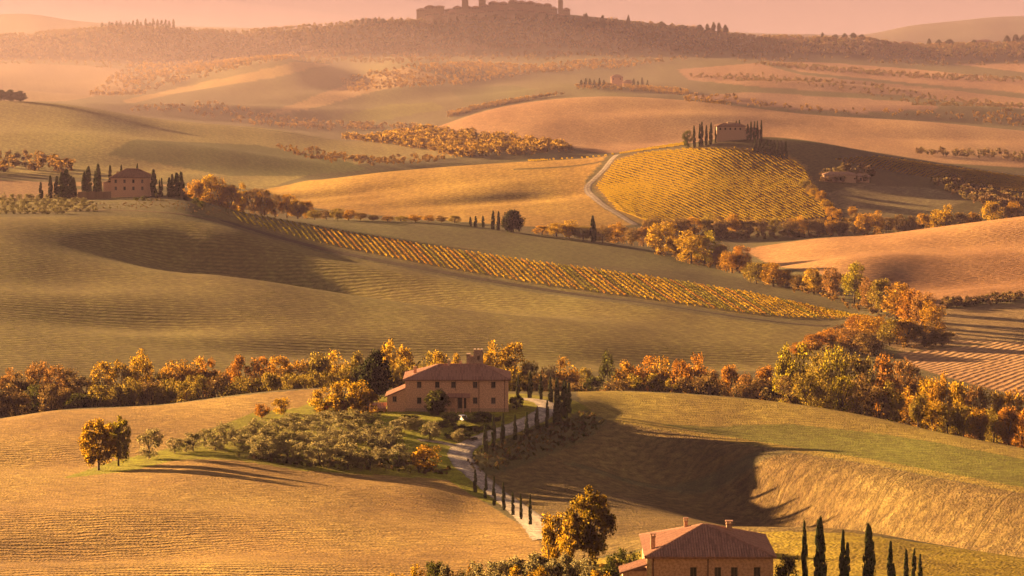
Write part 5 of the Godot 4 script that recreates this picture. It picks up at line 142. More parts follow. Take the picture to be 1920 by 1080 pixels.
	["cypress_tree", "slim cypress lining the white farm drive", "cypress", "cypresses along the farm drive", "cypress", "cypress", [1.7, -830.6, 6.8, 1.5, 5.2, -828.6, 7.9, 1.7, 8.2, -823.5, 8.1, 1.7, 11, -817.2, 7.5, 2, 12.5, -795.3, 10.8, 1.9, 14.2, -798.3, 9.8, 2.1, 15.8, -802.9, 8.7, 2.2, 14.7, -794.7, 10.4, 2, 9.5, -778.9, 7.6, 1.6, 11.8, -785.7, 6.2, 1.7, 13.2, -790, 7.2, 1.7, 6.7, -774.3, 6.4, 1.6, 3.8, -764.5, 6.6, 1.5, 0.8, -757.8, 6.9, 1.5, -2.5, -753.5, 7.6, 1.7, -4.7, -745, 8.4, 1.9, -6.7, -733.5, 7.7, 2]],
	["cypress_tree", "young cypress on the yellow verge where the drive leaves the valley", "cypress", "cypresses on the yellow verge", "cypress", "cypress", [-8.7, -680.3, 5.6, 1.4, -6.2, -669.4, 5.9, 1.2, -4.1, -651.2, 6.8, 1.2, -1.8, -640.4, 6.3, 1.2, 0.2, -620.8, 5.2, 1, 1.9, -596.1, 5.6, 1, 3.6, -566.3, 6.3, 1]],
	["autumn_tree", "large domed tree turning yellow above the near tiled house", "tree", "", "dome", "domed", [12.3, -452, 12.4, 8]],
	["autumn_shrub", "golden shrub leaning on the large domed tree", "shrub", "golden shrubs by the domed tree", "bush", "gold", [6.8, -455, 10.2, 5.5, 8.9, -450, 9, 4.1, 5.7, -448, 8.6, 3.3]],
	["garden_shrub", "grey-green shrub in the thicket beside the near tiled house", "shrub", "thicket by the near house", "bush", "silver", [-8.4, -412, 5.5, 4.5, -5.4, -414, 5.6, 4.6, -2.3, -416, 5.8, 4.6, 0.4, -418, 5.9, 4.3, 3.1, -414, 5.8, 4.3, 6.1, -412, 5.8, 4.2, 8.8, -410, 5.6, 4.2, 11.4, -408, 5.4, 4.5, 4, -425, 6, 4.7, 7.9, -425, 5.5, 3.9, 10.2, -420, 5.4, 3.9]],
	["autumn_shrub", "golden shrub in the thicket beside the near tiled house", "shrub", "thicket by the near house", "bush", "gold", [-16.3, -408, 4.7, 3, -13.8, -412, 5.4, 3, 1.5, -404, 5.7, 3.7, 3.7, -402, 5.5, 3.4, 12.4, -402, 5.3, 3]],
	["garden_shrub", "dark green shrub in the thicket beside the near tiled house", "shrub", "thicket by the near house", "bush", "green", [-11, -414, 6.2, 3.5, 14.9, -420, 5.5, 3.9, 17.3, -425, 5.8, 3.9, 17.6, -410, 5.5, 3.3]],
	["laurel_bush", "dark rounded laurel at the corner of the near tiled house", "bush", "", "bush", "deep", [38.4, -400, 6, 3.7]],
	["cypress_tree", "broad cypress beside the dark laurel by the near house", "cypress", "", "cypress", "cypress", [41.4, -405, 9.3, 1.3]],
	["cypress_tree", "tall thick ragged cypress on the lit grass by the near house", "cypress", "thick cypresses by the near house", "cypress", "cypress", [43.3, -402, 9.9, 2.2, 49.9, -400, 8.7, 2]],
	["cypress_tree", "small pointed cypress on the lit grass by the near house", "cypress", "small cypresses by the near house", "cypress", "cypress", [46.3, -402, 7.9, 1.3, 46.7, -400, 6.3, 1.2, 52.7, -400, 6.2, 1.2, 52.7, -396, 3.5, 0.9, 55.3, -402, 4.7, 1, 56.5, -403, 4.7, 1, 57.3, -402, 4, 1]],
	["cypress_tree", "dark cypress standing round the villa on the rounded hill", "cypress", "cypresses round the hilltop villa", "cypress", "cypress", [-269.1, -1656.8, 9.5, 3.7, -263.6, -1656.8, 13, 4, -260.3, -1656.8, 12.6, 4.9, -255.8, -1647.6, 15.2, 6.7, -252.9, -1646.7, 16.7, 7.3, -251.2, -1651.4, 12.5, 5.5, -250.6, -1661.2, 11.7, 3.7, -245, -1661.2, 14.6, 4.3, -242.9, -1661.2, 17.5, 5.2, -236.2, -1654.9, 18.9, 5.2, -238.3, -1656.8, 14.9, 3, -228.5, -1649.5, 18.2, 3.9, -224.8, -1672, 18.1, 3.7, -215.9, -1672, 18.5, 2.8, -219.9, -1644.5, 12.4, 3, -202, -1636.6, 15.7, 6, -197.6, -1635.4, 10.8, 2.4, -198.6, -1635.6, 9.9, 1.8, -193.4, -1635.4, 11.1, 3.6, -191.7, -1636, 12.9, 4.2, -189.2, -1638.2, 13.9, 5.1, -187.1, -1643, 14.2, 4.5]],
	["olive_tree", "small olive tree on the sunlit slope below the hilltop villa", "olive tree", "olives below the hilltop villa", "olive", "silver", [-289.4, -1652.4, 4.5, 3.7, -284.9, -1652.4, 4.2, 4.3, -280.6, -1652.4, 3.8, 3.4, -277, -1656.8, 3.5, 3.5, -274.6, -1656.8, 3.4, 4.5, -270.3, -1656.8, 3, 4.4, -264.7, -1652.3, 2.9, 3.9, -259.7, -1649.2, 2.8, 4.2, -257.5, -1648.2, 2.6, 4.3, -251.5, -1646.2, 2.6, 3.8, -249.2, -1645.5, 2.7, 4.2, -290.5, -1647.5, 2.9, 4, -283.8, -1639.3, 2.5, 3.5, -280.7, -1636.5, 2.5, 4.1, -274.6, -1631.3, 2.4, 4.4, -269.9, -1627.7, 2.5, 3.8, -266, -1625.2, 2.9, 4.2, -261.5, -1622.7, 2.6, 3.8, -258.3, -1621.2, 2.7, 3.3, -252.9, -1619, 2.7, 3.7, -249.6, -1617.6, 2.5, 3.7, -244.7, -1615.6, 2.4, 3.7, -242.3, -1614.5, 2.5, 4.4, -238.1, -1612.4, 2.5, 4.2, -288.5, -1619, 2.9, 3.4, -283.8, -1615.4, 2.9, 3.5, -280.5, -1612.8, 2.7, 4.1, -277.1, -1610.2, 2.4, 3.5, -271.1, -1605.6, 2.9, 3.8, -268.7, -1603.9, 2.8, 3.6, -262.6, -1599.6, 2.7, 3.3, -257.6, -1596.6, 2.4, 4.3, -255.3, -1595.2, 2.7, 3.5, -251.5, -1593.1, 2.9, 3.8, -247.3, -1590.9, 2.8, 4.2, -242.3, -1588.2, 2.8, 4, -238.7, -1586.2, 2.6, 3.5, -233.9, -1583.4, 2.6, 3.8, -230, -1581.1, 2.5, 4.2, -284.2, -1591.5, 2.9, 3.3, -277.9, -1587.7, 2.4, 3.5, -273.6, -1585, 2.8, 3.8, -270.6, -1583, 2.4, 3.2, -266.8, -1580.4, 2.6, 3.3, -262.7, -1577.6, 2.6, 4.2, -257.1, -1573.6, 2.4, 4.1, -253, -1570.9, 2.4, 4, -248.7, -1568.1, 2.7, 3.4, -244.5, -1565.3, 2.8, 4.2, -240.8, -1562.9, 2.7, 4.2, -237.7, -1560.9, 2.6, 3.3, -231.5, -1556.9, 2.5, 4.1, -229.2, -1555.3, 2.4, 3.9, -224.2, -1552.3, 2.3, 3.6, -277.4, -1562.8, 2.5, 4.1, -273.6, -1561, 2.5, 3.4, -268.9, -1558.7, 2.4, 3.2, -264.3, -1556, 2.9, 4.2, -260.8, -1553.7, 2.6, 4, -256.5, -1550.8, 2.4, 3.2, -252.2, -1547.9, 2.5, 4.2, -249.4, -1546, 2.6, 3.8, -244, -1542.3, 2.8, 3.8, -240.7, -1540.2, 2.7, 4.1, -236.7, -1537.6, 2.6, 4, -231.4, -1534.5, 2.5, 4, -228, -1532.9, 2.5, 4, -223.6, -1531, 2.5, 3.6, -220, -1529.9, 2.6, 3.9, -272.1, -1538.6, 2.6, 4, -267.8, -1536.7, 2.6, 4, -264.1, -1534.9, 2.4, 4, -259.9, -1532.7, 2.4, 3.1, -256, -1530.6, 2.3, 3.7, -251.6, -1528.3, 2.4, 3.8, -247.5, -1526.1, 2.6, 3.3, -244.3, -1524.4, 2.6, 3.6, -238.6, -1521.8, 2.6, 3.6, -236.2, -1520.8, 2.5, 4.1]],
	["garden_shrub", "dark shrub on the shoulder of the villa hill", "shrub", "shrubs on the villa hill", "bush", "green", [-180.6, -1614.4, 4.2, 6.5, -174.1, -1592.9, 4.7, 6.4, -169.4, -1581.8, 4.7, 5.8, -244.9, -1643.8, 3.6, 5.4, -203.4, -1602.5, 3, 4.1, -197.9, -1620, 3.6, 4.2, -208.1, -1604.5, 2.4, 3.5]],
	["cypress_tree", "cypress beside the pale villa on the vineyard hill", "cypress", "cypresses beside the vineyard villa", "cypress", "cypress", [131.3, -2090, 16.1, 2.7, 135.1, -2090, 16.4, 3.1, 136.6, -2090, 17.6, 3.5, 139.7, -2090, 14.6, 2.7, 142.8, -2090, 15.9, 3.5, 146.6, -2090, 12.6, 2.3, 163.8, -2125, 12.1, 2, 166.6, -2125, 12.7, 2.3, 170, -2095, 11.3, 2.7, 172.3, -2095, 12.8, 2.7, 174.6, -2095, 13.2, 2.7, 176.9, -2095, 13.6, 2.7, 179.6, -2095, 14, 2.7]],
	["cypress_tree", "dark cypress in the close row on the slope below the vineyard villa", "cypress", "cypress row below the vineyard villa", "cypress", "cypress", [171.8, -2051.2, 10.9, 3.8, 174.4, -2049.2, 11.2, 3.8, 176.9, -2047.3, 11.6, 3.8, 179.4, -2045.3, 11.9, 3.8, 182, -2043.4, 12.2, 3.8, 184.5, -2041.5, 12.6, 3.8, 187, -2039.6, 12.9, 3.7, 189.6, -2037.8, 13.2, 3.7, 192.1, -2035.9, 13.5, 3.7]],
	["round_tree", "small round green tree beside the cypresses of the vineyard villa", "tree", "", "broad", "green", [125.6, -2085, 14.8, 7.7]],
	["cypress_tree", "tiny hazy cypress round the distant farm beyond the pink field", "cypress", "cypresses of the distant farm", "cypress", "cypress", [86, -3609.6, 9.2, 5.3, 91.3, -3609, 11.2, 5.3, 96.3, -3596.9, 11.2, 5.3, 101.6, -3598.1, 9.9, 5.3, 107.9, -3589.5, 12.5, 5.3, 113.6, -3603.8, 9.9, 5.3, 152.8, -3656.9, 12, 5.4, 160.9, -3720.2, 9.5, 5.5, 164.2, -3672.2, 14.1, 5.4, 173.6, -3728.4, 10.9, 5.5, 204.6, -3531.8, 9, 5.2]],
	["lone_tree", "hazy round tree on the crest of the distant pale field", "tree", "trees on the pale field crest", "dense", "deep", [-491.9, -2800, 10.9, 14.4, -482.7, -2800, 11.2, 15.4, -473.4, -2800, 10.5, 14.4]],
	["cypress_tree", "tiny dark cypress in the long row on the skyline beyond the pale fields", "cypress", "skyline cypress row", "cypress", "cypress", [-701.6, -4990, 13.4, 8.2, -697, -4990, 8.9, 8.2, -689.3, -4990, 13.7, 8.2, -684, -4990, 11.9, 8.2, -676.3, -4990, 14.5, 8.2, -669.9, -4990, 14.8, 8.2, -660.7, -4990, 11.1, 8.2, -655.2, -4990, 11.4, 8.2, -648.4, -4990, 14.4, 8.2, -641.2, -4990, 15.6, 8.2, -635.2, -4990, 11.4, 8.2, -626.7, -4990, 16.6, 8.2, -620, -4990, 10.3, 8.2, -614.2, -4990, 16.5, 8.2, -606.4, -4990, 15, 8.2, -599.7, -4990, 14.1, 8.2, -592.9, -4990, 15.3, 8.2, -586.7, -4990, 13.4, 8.2, -579.3, -4990, 16.4, 8.2]],
	["skyline_tree", "small dark tree on the ridge skyline beyond the town", "tree", "ridge skyline trees", "dense", "deep", [-267.1, -5000, 9.3, 11, -256.1, -5000, 11.9, 8.3, -245.1, -5000, 11.2, 8.3, -234.2, -5000, 13.6, 8.3, -221.4, -5000, 12.8, 11, 126.2, -5000, 27.9, 12.9, 155.5, -5000, 25.5, 14.7, 199.4, -5000, 25.5, 8.3, 256.2, -5000, 15, 20.2, 292.8, -5000, 11.4, 22, 322, -5000, 13.5, 12.9, 334.9, -5000, 16.4, 9.2, 345.8, -5000, 20.1, 9.2, 355, -5000, 20.1, 9.2, 366, -5000, 17.6, 11, 475.9, -5000, 4, 14.7, 494.2, -5000, 7.3, 12.9, 532.6, -5000, 11.6, 7.3, 554.5, -5000, 7.9, 12.9, 571, -5000, 10.2, 11, 585.7, -5000, 12, 11, 600.3, -5000, 10.6, 11, 715.8, -5000, 15.1, 7.3, 732.3, -5000, 12.6, 12.9, 750.6, -5000, 13, 16.5, 792.7, -5000, 11.4, 11, 849.4, -5000, 17.3, 12.9, 864, -5000, 18.7, 12.9, 876.8, -5000, 16.5, 12.9]],
]
# Woods too far or too thick to count: name, label, tints, how many, height range, outline.
const WOODS := [
	["forest", "brown hazy forest covering the slopes below the hilltop town", ["fwood", "fbrown"], 6500, Vector2(7, 11), [-1248, -4943, -1228, -4943, -1208, -4943, -1188, -4943, -1173, -4962, -1153, -4962, -1133, -4962, -1112, -4962, -1092, -4962, -1077, -4981, -1056, -4981, -1036, -4981, -1016, -4981, -996, -4981, -980, -5001, -959, -5001, -939, -5001, -919, -5001, -899, -5001, -878, -5001, -858, -5001, -838, -5001, -818, -5001, -798, -5001, -778, -5001, -758, -5001, -737, -5001, -717, -5001, -697, -5001, -677, -5001, -655, -4995, -631, -4977, -609, -4970, -588, -4967, -567, -4969, -546, -4975, -527, -4992, -508, -5020, -487, -5020, -465, -5020, -442, -5020, -420, -5020, -398, -5020, -375, -5020, -353, -5017, -330, -5003, -307, -5009, -284, -5014, -262, -5021, -240, -5038, -215, -5039, -191, -5049, -166, -5053, -146, -5055, -125, -5052, -104, -5048, -83, -5045, -62, -5043, -42, -5043, -21, -5044, 0, -5045, 22, -5043, 44, -5041, 66, -5040, 88, -5041, 110, -5044, 132, -5048, 154, -5053, 176, -5057, 197, -5051, 218, -5044, 240, -5037, 261, -5033, 282, -5031, 304, -5029, 327, -5020, 350, -5014, 374, -5011, 398, -5010, 421, -5004, 444, -5033, 467, -5059, 486, -5040, 502, -5000, 521, -4985, 540, -4976, 560, -4973, 581, -4976, 606, -5020, 631, -5020, 655, -5020, 683, -5040, 703, -5040, 723, -5040, 744, -5040, 764, -5040, 784, -5040, 804, -5040, 821, -5020, 842, -5020, 862, -5020, 882, -5020, 899, -5001, 919, -5001, 939, -5001, 960, -5001, 984, -5020, 1004, -5020, 1024, -5020, 1045, -5020, 1065, -5020, 1085, -5020, 1105, -5020, 1126, -5020, 1140, -4993, 1157, -4981, 1176, -4977, 1196, -4973, 1215, -4970, 1234, -4967, 1254, -4964, 1239, -4904, 1228, -4860, 1216, -4812, 1197, -4814, 1179, -4817, 1160, -4820, 1141, -4823, 1122, -4826, 1103, -4829, 1084, -4831, 1065, -4833, 1046, -4835, 1027, -4837, 1008, -4837, 988, -4838, 969, -4839, 949, -4839, 930, -4840, 910, -4840, 891, -4841, 872, -4843, 852, -4844, 833, -4846, 814, -4848, 794, -4849, 775, -4850, 755, -4850, 736, -4850, 716, -4849, 696, -4848, 676, -4845, 656, -4840, 636, -4838, 616, -4835, 596, -4833, 576, -4832, 557, -4833, 537, -4835, 518, -4839, 499, -4844, 480, -4850, 460, -4852, 440, -4853, 421, -4855, 401, -4855, 381, -4856, 362, -4856, 342, -4857, 322, -4858, 302, -4859, 281, -4862, 260, -4865, 239, -4869, 218, -4874, 197, -4879, 177, -4885, 157, -4889, 137, -4893, 117, -4896, 96, -4899, 76, -4901, 56, -4904, 36, -4905, 16, -4902, -4, -4898, -25, -4894, -45, -4890, -65, -4886, -85, -4880, -105, -4874, -125, -4869, -145, -4864, -165, -4857, -184, -4850, -204, -4841, -223, -4832, -243, -4824, -262, -4816, -282, -4811, -302, -4803, -321, -4795, -341, -4786, -360, -4783, -381, -4791, -401, -4795, -422, -4799, -442, -4806, -462, -4809, -482, -4809, -502, -4807, -521, -4804, -541, -4800, -560, -4796, -579, -4792, -602, -4797, -624, -4802, -647, -4806, -669, -4809, -692, -4812, -714, -4816, -734, -4816, -755, -4816, -775, -4815, -795, -4815, -815, -4814, -834, -4813, -854, -4811, -874, -4809, -894, -4807, -913, -4804, -933, -4802, -952, -4800, -972, -4798, -992, -4796, -1012, -4795, -1031, -4794, -1051, -4792, -1071, -4791, -1090, -4789, -1110, -4787, -1129, -4785, -1149, -4785, -1169, -4784, -1189, -4785, -1210, -4787, -1222, -4835, -1231, -4875, -1248, -4943]],
	["woodland", "broken brown wood straggling along the foot of the forested ridge", ["fwood", "fbrown"], 1040, Vector2(5.2, 8.6), [-1213, -4798, -1192, -4797, -1172, -4796, -1152, -4796, -1132, -4796, -1112, -4797, -1092, -4798, -1072, -4799, -1053, -4800, -1033, -4801, -1013, -4802, -993, -4803, -973, -4805, -954, -4806, -934, -4808, -914, -4810, -894, -4811, -875, -4813, -855, -4814, -835, -4815, -815, -4816, -795, -4816, -775, -4817, -755, -4816, -735, -4816, -714, -4816, -692, -4814, -670, -4812, -648, -4811, -625, -4809, -603, -4808, -581, -4806, -561, -4810, -542, -4813, -522, -4816, -502, -4818, -483, -4820, -463, -4821, -443, -4821, -422, -4818, -402, -4815, -382, -4813, -362, -4811, -342, -4809, -322, -4807, -302, -4809, -282, -4811, -262, -4817, -243, -4827, -224, -4835, -204, -4846, -184, -4854, -165, -4862, -145, -4869, -125, -4874, -105, -4878, -85, -4882, -65, -4885, -45, -4885, -25, -4885, -4, -4885, 16, -4885, 36, -4885, 56, -4885, 77, -4885, 98, -4885, 118, -4885, 139, -4885, 160, -4885, 180, -4881, 201, -4876, 221, -4871, 241, -4868, 262, -4864, 282, -4861, 302, -4859, 322, -4857, 342, -4854, 361, -4853, 381, -4851, 401, -4849, 420, -4847, 440, -4844, 459, -4841, 478, -4839, 498, -4833, 517, -4828, 536, -4824, 555, -4822, 575, -4821, 595, -4822, 614, -4824, 634, -4827, 654, -4828, 675, -4834, 695, -4837, 715, -4839, 734, -4841, 754, -4842, 774, -4842, 793, -4842, 813, -4841, 832, -4840, 851, -4838, 871, -4837, 890, -4836, 909, -4835, 929, -4835, 948, -4835, 968, -4835, 987, -4835, 1007, -4834, 1026, -4834, 1046, -4833, 1065, -4831, 1084, -4830, 1103, -4827, 1122, -4825, 1141, -4822, 1160, -4819, 1178, -4817, 1197, -4814, 1216, -4812, 1202, -4756, 1184, -4758, 1165, -4762, 1147, -4766, 1129, -4770, 1110, -4773, 1091, -4776, 1072, -4777, 1053, -4778, 1034, -4777, 1014, -4776, 994, -4773, 974, -4770, 954, -4766, 934, -4761, 914, -4758, 894, -4755, 875, -4753, 855, -4751, 836, -4750, 817, -4750, 797, -4748, 778, -4746, 758, -4743, 738, -4737, 717, -4729, 697, -4718, 676, -4703, 654, -4687, 633, -4670, 615, -4688, 597, -4704, 579, -4719, 561, -4733, 542, -4747, 523, -4762, 499, -4727, 474, -4689, 450, -4650, 426, -4610, 402, -4571, 386, -4602, 370, -4633, 354, -4664, 337, -4692, 320, -4718, 300, -4699, 279, -4681, 260, -4662, 240, -4643, 220, -4622, 201, -4655, 182, -4688, 163, -4722, 143, -4756, 123, -4792, 100, -4748, 77, -4698, 55, -4644, 34, -4588, 14, -4611, -7, -4634, -27, -4656, -48, -4675, -69, -4690, -88, -4625, -105, -4498, -120, -4302, -135, -4198, -152, -4157, -174, -4230, -198, -4361, -223, -4483, -246, -4544, -267, -4556, -280, -4439, -283, -4194, -295, -4109, -313, -4109, -331, -4109, -349, -4109, -366, -4109, -384, -4109, -404, -4130, -439, -4310, -476, -4481, -499, -4512, -519, -4523, -539, -4527, -558, -4527, -577, -4524, -596, -4517, -622, -4566, -648, -4603, -672, -4632, -696, -4658, -720, -4682, -738, -4673, -756, -4661, -772, -4647, -789, -4632, -806, -4617, -822, -4605, -840, -4595, -857, -4588, -875, -4581, -893, -4576, -911, -4571, -928, -4566, -946, -4559, -962, -4550, -979, -4538, -994, -4524, -1010, -4510, -1025, -4496, -1041, -4484, -1058, -4476, -1075, -4472, -1093, -4472, -1113, -4477, -1134, -4487]],
	["woodland", "hazy autumn woodland on the slope beside the gold stubble strips", ["fbrown", "famber"], 840, Vector2(6.0, 9.4), [-536, -3698, -568, -3984, -574, -4089, -594, -4301, -608, -4469, -616, -4604, -605, -4674, -588, -4696, -568, -4696, -548, -4696, -529, -4696, -510, -4696, -490, -4696, -471, -4696, -452, -4696, -432, -4696, -413, -4696, -390, -4696, -367, -4696, -335, -4578, -314, -4052, -328, -4008, -344, -3995, -361, -3992, -378, -3997, -396, -4006, -413, -4006, -429, -4001, -445, -3989, -460, -3974, -474, -3956, -488, -3934, -483, -3766, -499, -3770, -513, -3756, -525, -3728]],
	["woodland", "golden hazy wood lying in front of the long pink field", ["famber", "fgold"], 660, Vector2(6.8, 11.7), [-196, -2891, -185, -2891, -173, -2891, -161, -2891, -150, -2891, -138, -2891, -125, -2891, -112, -2903, -99, -2917, -84, -2876, -70, -2815, -56, -2772, -43, -2736, -30, -2705, -17, -2680, -5, -2656, 7, -2634, 19, -2617, 32, -2588, 44, -2557, 56, -2527, 43, -2511, 31, -2497, 18, -2486, 8, -2486, -3, -2486, -14, -2486, -24, -2486, -35, -2486, -46, -2486, -61, -2553, -77, -2631, -89, -2661, -102, -2689, -114, -2717, -127, -2748, -140, -2785, -154, -2831, -170, -2891, -183, -2891]],
	["woodland", "pinkish hazy wood in the dip behind the olive slope", ["fbrown", "famber"], 150, Vector2(8, 13), [-584, -2305, -575, -2304, -565, -2304, -556, -2304, -547, -2304, -537, -2305, -528, -2306, -519, -2307, -510, -2308, -501, -2310, -492, -2313, -484, -2316, -475, -2320, -466, -2324, -458, -2328, -449, -2333, -441, -2338, -432, -2343, -424, -2348, -415, -2352, -404, -2348, -394, -2345, -384, -2342, -374, -2339, -358, -2317, -332, -2220, -314, -2177, -311, -2138, -319, -2139, -328, -2139, -337, -2140, -345, -2140, -354, -2141, -363, -2140, -372, -2139, -381, -2138, -389, -2136, -398, -2134, -407, -2132, -415, -2131, -424, -2129, -432, -2128, -441, -2127, -450, -2126, -459, -2126, -468, -2126, -477, -2127, -486, -2128, -495, -2129, -505, -2130, -514, -2132, -523, -2133, -533, -2135, -542, -2136, -554, -2186, -569, -2243]],
	["hedgerow", "hazy hedgerow winding through the pale green field", ["fbrown", "famber"], 180, Vector2(3.8, 7.0), [-218, -2637, -205, -2625, -192, -2612, -179, -2605, -165, -2595, -152, -2584, -136, -2556, -120, -2519, -107, -2537, -94, -2550, -83, -2542, -72, -2533, -61, -2521, -51, -2509, -50, -2452, -61, -2444, -72, -2435, -82, -2425, -93, -2415, -104, -2405, -114, -2395, -126, -2397, -137, -2400, -148, -2402, -159, -2403, -174, -2447, -191, -2519, -207, -2557]],
	["hedgerow", "thin hedgerow under the gold stubble strips", ["fbrown", "famber"], 320, Vector2(4.5, 7.8), [-454, -3435, -440, -3444, -427, -3454, -414, -3463, -400, -3473, -387, -3483, -374, -3494, -361, -3512, -343, -3488, -327, -3478, -311, -3470, -295, -3462, -279, -3453, -264, -3453, -248, -3452, -233, -3449, -217, -3444, -202, -3436, -187, -3434, -172, -3429, -157, -3420, -142, -3405, -126, -3386, -111, -3361, -108, -3269, -122, -3291, -137, -3308, -151, -3321, -165, -3328, -179, -3330, -192, -3327, -206, -3321, -219, -3312, -234, -3318, -249, -3322, -264, -3326, -279, -3331, -294, -3336, -311, -3358, -328, -3378, -345, -3393, -362, -3404, -379, -3412, -395, -3419, -409, -3413, -422, -3407, -435, -3402, -449, -3397]],
	["woodland", "scattered wood climbing towards the hilltop town", ["fbrown", "famber"], 1040, Vector2(5.2, 8.6), [-233, -3972, -218, -4026, -202, -4050, -184, -4055, -167, -4060, -150, -4089, -133, -4108, -117, -4160, -101, -4250, -86, -4390, -69, -4510, -50, -4574, -29, -4543, -8, -4508, 12, -4471, 33, -4436, 51, -4486, 71, -4539, 90, -4592, 111, -4643, 131, -4689, 151, -4696, 170, -4696, 189, -4696, 212, -4696, 235, -4696, 258, -4696, 233, -4656, 207, -4584, 181, -4494, 161, -4455, 141, -4412, 122, -4369, 103, -4327, 84, -4287, 66, -4250, 48, -4213, 31, -4176, 10, -4092, -10, -4021, -29, -3961, -50, -3902, -70, -3831, -87, -3798, -104, -3775, -121, -3759, -137, -3750, -154, -3739, -171, -3731, -188, -3725, -204, -3712, -220, -3874]],
	["hedgerow", "hedgerow along the upper edge of the long pink field", ["fbrown", "famber"], 300, Vector2(4.5, 7.0), [-76, -3458, -62, -3469, -48, -3479, -34, -3489, -19, -3496, -4, -3496, 11, -3496, 26, -3496, 41, -3496, 56, -3496, 70, -3496, 70, -3496, 55, -3492, 40, -3481, 25, -3474, 10, -3468, -6, -3464, -22, -3459, -38, -3454, -57, -3432, -75, -3407]],
	["hedgerow", "hedgerow below the distant farm with tiny cypresses", ["fbrown", "famber"], 300, Vector2(4.5, 7.0), [81, -3667, 96, -3667, 112, -3667, 128, -3667, 147, -3698, 165, -3698, 183, -3698, 203, -3698, 223, -3688, 208, -3445, 196, -3468, 185, -3524, 171, -3536, 157, -3542, 143, -3546, 127, -3545, 111, -3547, 94, -3553, 78, -3563]],
	["hedgerow", "purple hazy hedgerow crossing the far brown fields", ["fbrown", "fwood"], 520, Vector2(5.2, 8.6), [260, -4299, 280, -4299, 301, -4299, 321, -4299, 342, -4296, 361, -4281, 377, -4238, 393, -4207, 410, -4185, 428, -4170, 446, -4168, 435, -3908, 452, -3901, 468, -3896, 485, -3891, 499, -3864, 513, -3841, 526, -3818, 540, -3792, 552, -3763, 565, -3747, 578, -3728, 590, -3707, 602, -3682, 613, -3655, 623, -3625, 633, -3592, 646, -3587, 660, -3581, 673, -3575, 686, -3569, 700, -3564, 714, -3561, 728, -3559, 742, -3559, 757, -3560, 772, -3563, 787, -3566, 802, -3569, 817, -3571, 832, -3572, 846, -3573, 861, -3573, 875, -3573, 890, -3572, 904, -3571, 858, -3389, 844, -3389, 830, -3388, 816, -3387, 802, -3385, 788, -3384, 774, -3382, 760, -3380, 746, -3379, 732, -3377, 718, -3375, 704, -3372, 690, -3370, 676, -3367, 662, -3364, 647, -3360, 633, -3357, 619, -3353, 605, -3350, 591, -3346, 577, -3343, 563, -3348, 550, -3352, 537, -3357, 524, -3362, 511, -3368, 498, -3375, 486, -3385, 474, -3402, 495, -3664, 485, -3699, 473, -3730, 460, -3755, 447, -3777, 433, -3795, 419, -3813, 404, -3819, 388, -3826, 372, -3834, 357, -3844, 342, -3856, 327, -3875, 310, -3892, 309, -4128, 290, -4145, 272, -4162, 253, -4179]],
	["hedgerow", "hazy hedgerow under the far brown rolling fields", ["fbrown", "famber"], 520, Vector2(4.5, 7.8), [204, -3415, 219, -3425, 235, -3441, 252, -3465, 267, -3465, 268, -3394, 281, -3386, 294, -3378, 307, -3370, 321, -3362, 335, -3359, 349, -3356, 363, -3352, 377, -3348, 391, -3345, 405, -3341, 419, -3339, 433, -3337, 447, -3335, 461, -3334, 475, -3332, 489, -3330, 506, -3334, 523, -3339, 540, -3343, 556, -3342, 572, -3340, 588, -3339, 602, -3340, 616, -3342, 629, -3343, 643, -3345, 657, -3346, 671, -3347, 685, -3347, 698, -3347, 712, -3346, 725, -3345, 738, -3344, 751, -3342, 764, -3340, 777, -3337, 790, -3335, 803, -3332, 816, -3329, 829, -3326, 842, -3324, 824, -3255, 808, -3190, 796, -3194, 784, -3198, 772, -3202, 760, -3205, 748, -3209, 735, -3212, 723, -3214, 710, -3216, 697, -3217, 685, -3218, 672, -3219, 659, -3219, 645, -3219, 632, -3219, 619, -3218, 606, -3219, 593, -3219, 580, -3220, 567, -3221, 557, -3236, 545, -3250, 534, -3262, 522, -3273, 509, -3282, 497, -3290, 484, -3297, 471, -3300, 457, -3302, 443, -3304, 430, -3306, 416, -3307, 402, -3309, 389, -3311, 375, -3315, 360, -3318, 346, -3321, 332, -3324, 317, -3327, 303, -3334, 288, -3341, 273, -3348, 258, -3355, 216, -2976, 202, -2962, 189, -2957, 176, -2957]],
	["hedgerow", "hedgerow high on the brown slope below the ridge", ["fwood", "fbrown"], 400, Vector2(5.2, 8.6), [277, -4586, 299, -4586, 321, -4586, 343, -4586, 364, -4586, 386, -4586, 406, -4586, 426, -4586, 445, -4586, 465, -4586, 482, -4567, 500, -4545, 518, -4538, 536, -4532, 554, -4524, 572, -4512, 589, -4497, 605, -4480, 621, -4462, 638, -4453, 655, -4442, 671, -4429, 687, -4415, 703, -4402, 718, -4389, 735, -4378, 751, -4370, 767, -4363, 748, -4249, 731, -4254, 715, -4259, 699, -4266, 683, -4274, 667, -4282, 651, -4291, 635, -4300, 619, -4309, 603, -4317, 586, -4323, 571, -4340, 555, -4356, 539, -4368, 522, -4377, 505, -4383, 488, -4389, 471, -4395, 454, -4405, 437, -4419, 421, -4450, 405, -4486, 390, -4526, 374, -4568, 356, -4586, 336, -4586, 316, -4586, 297, -4586, 277, -4586]],
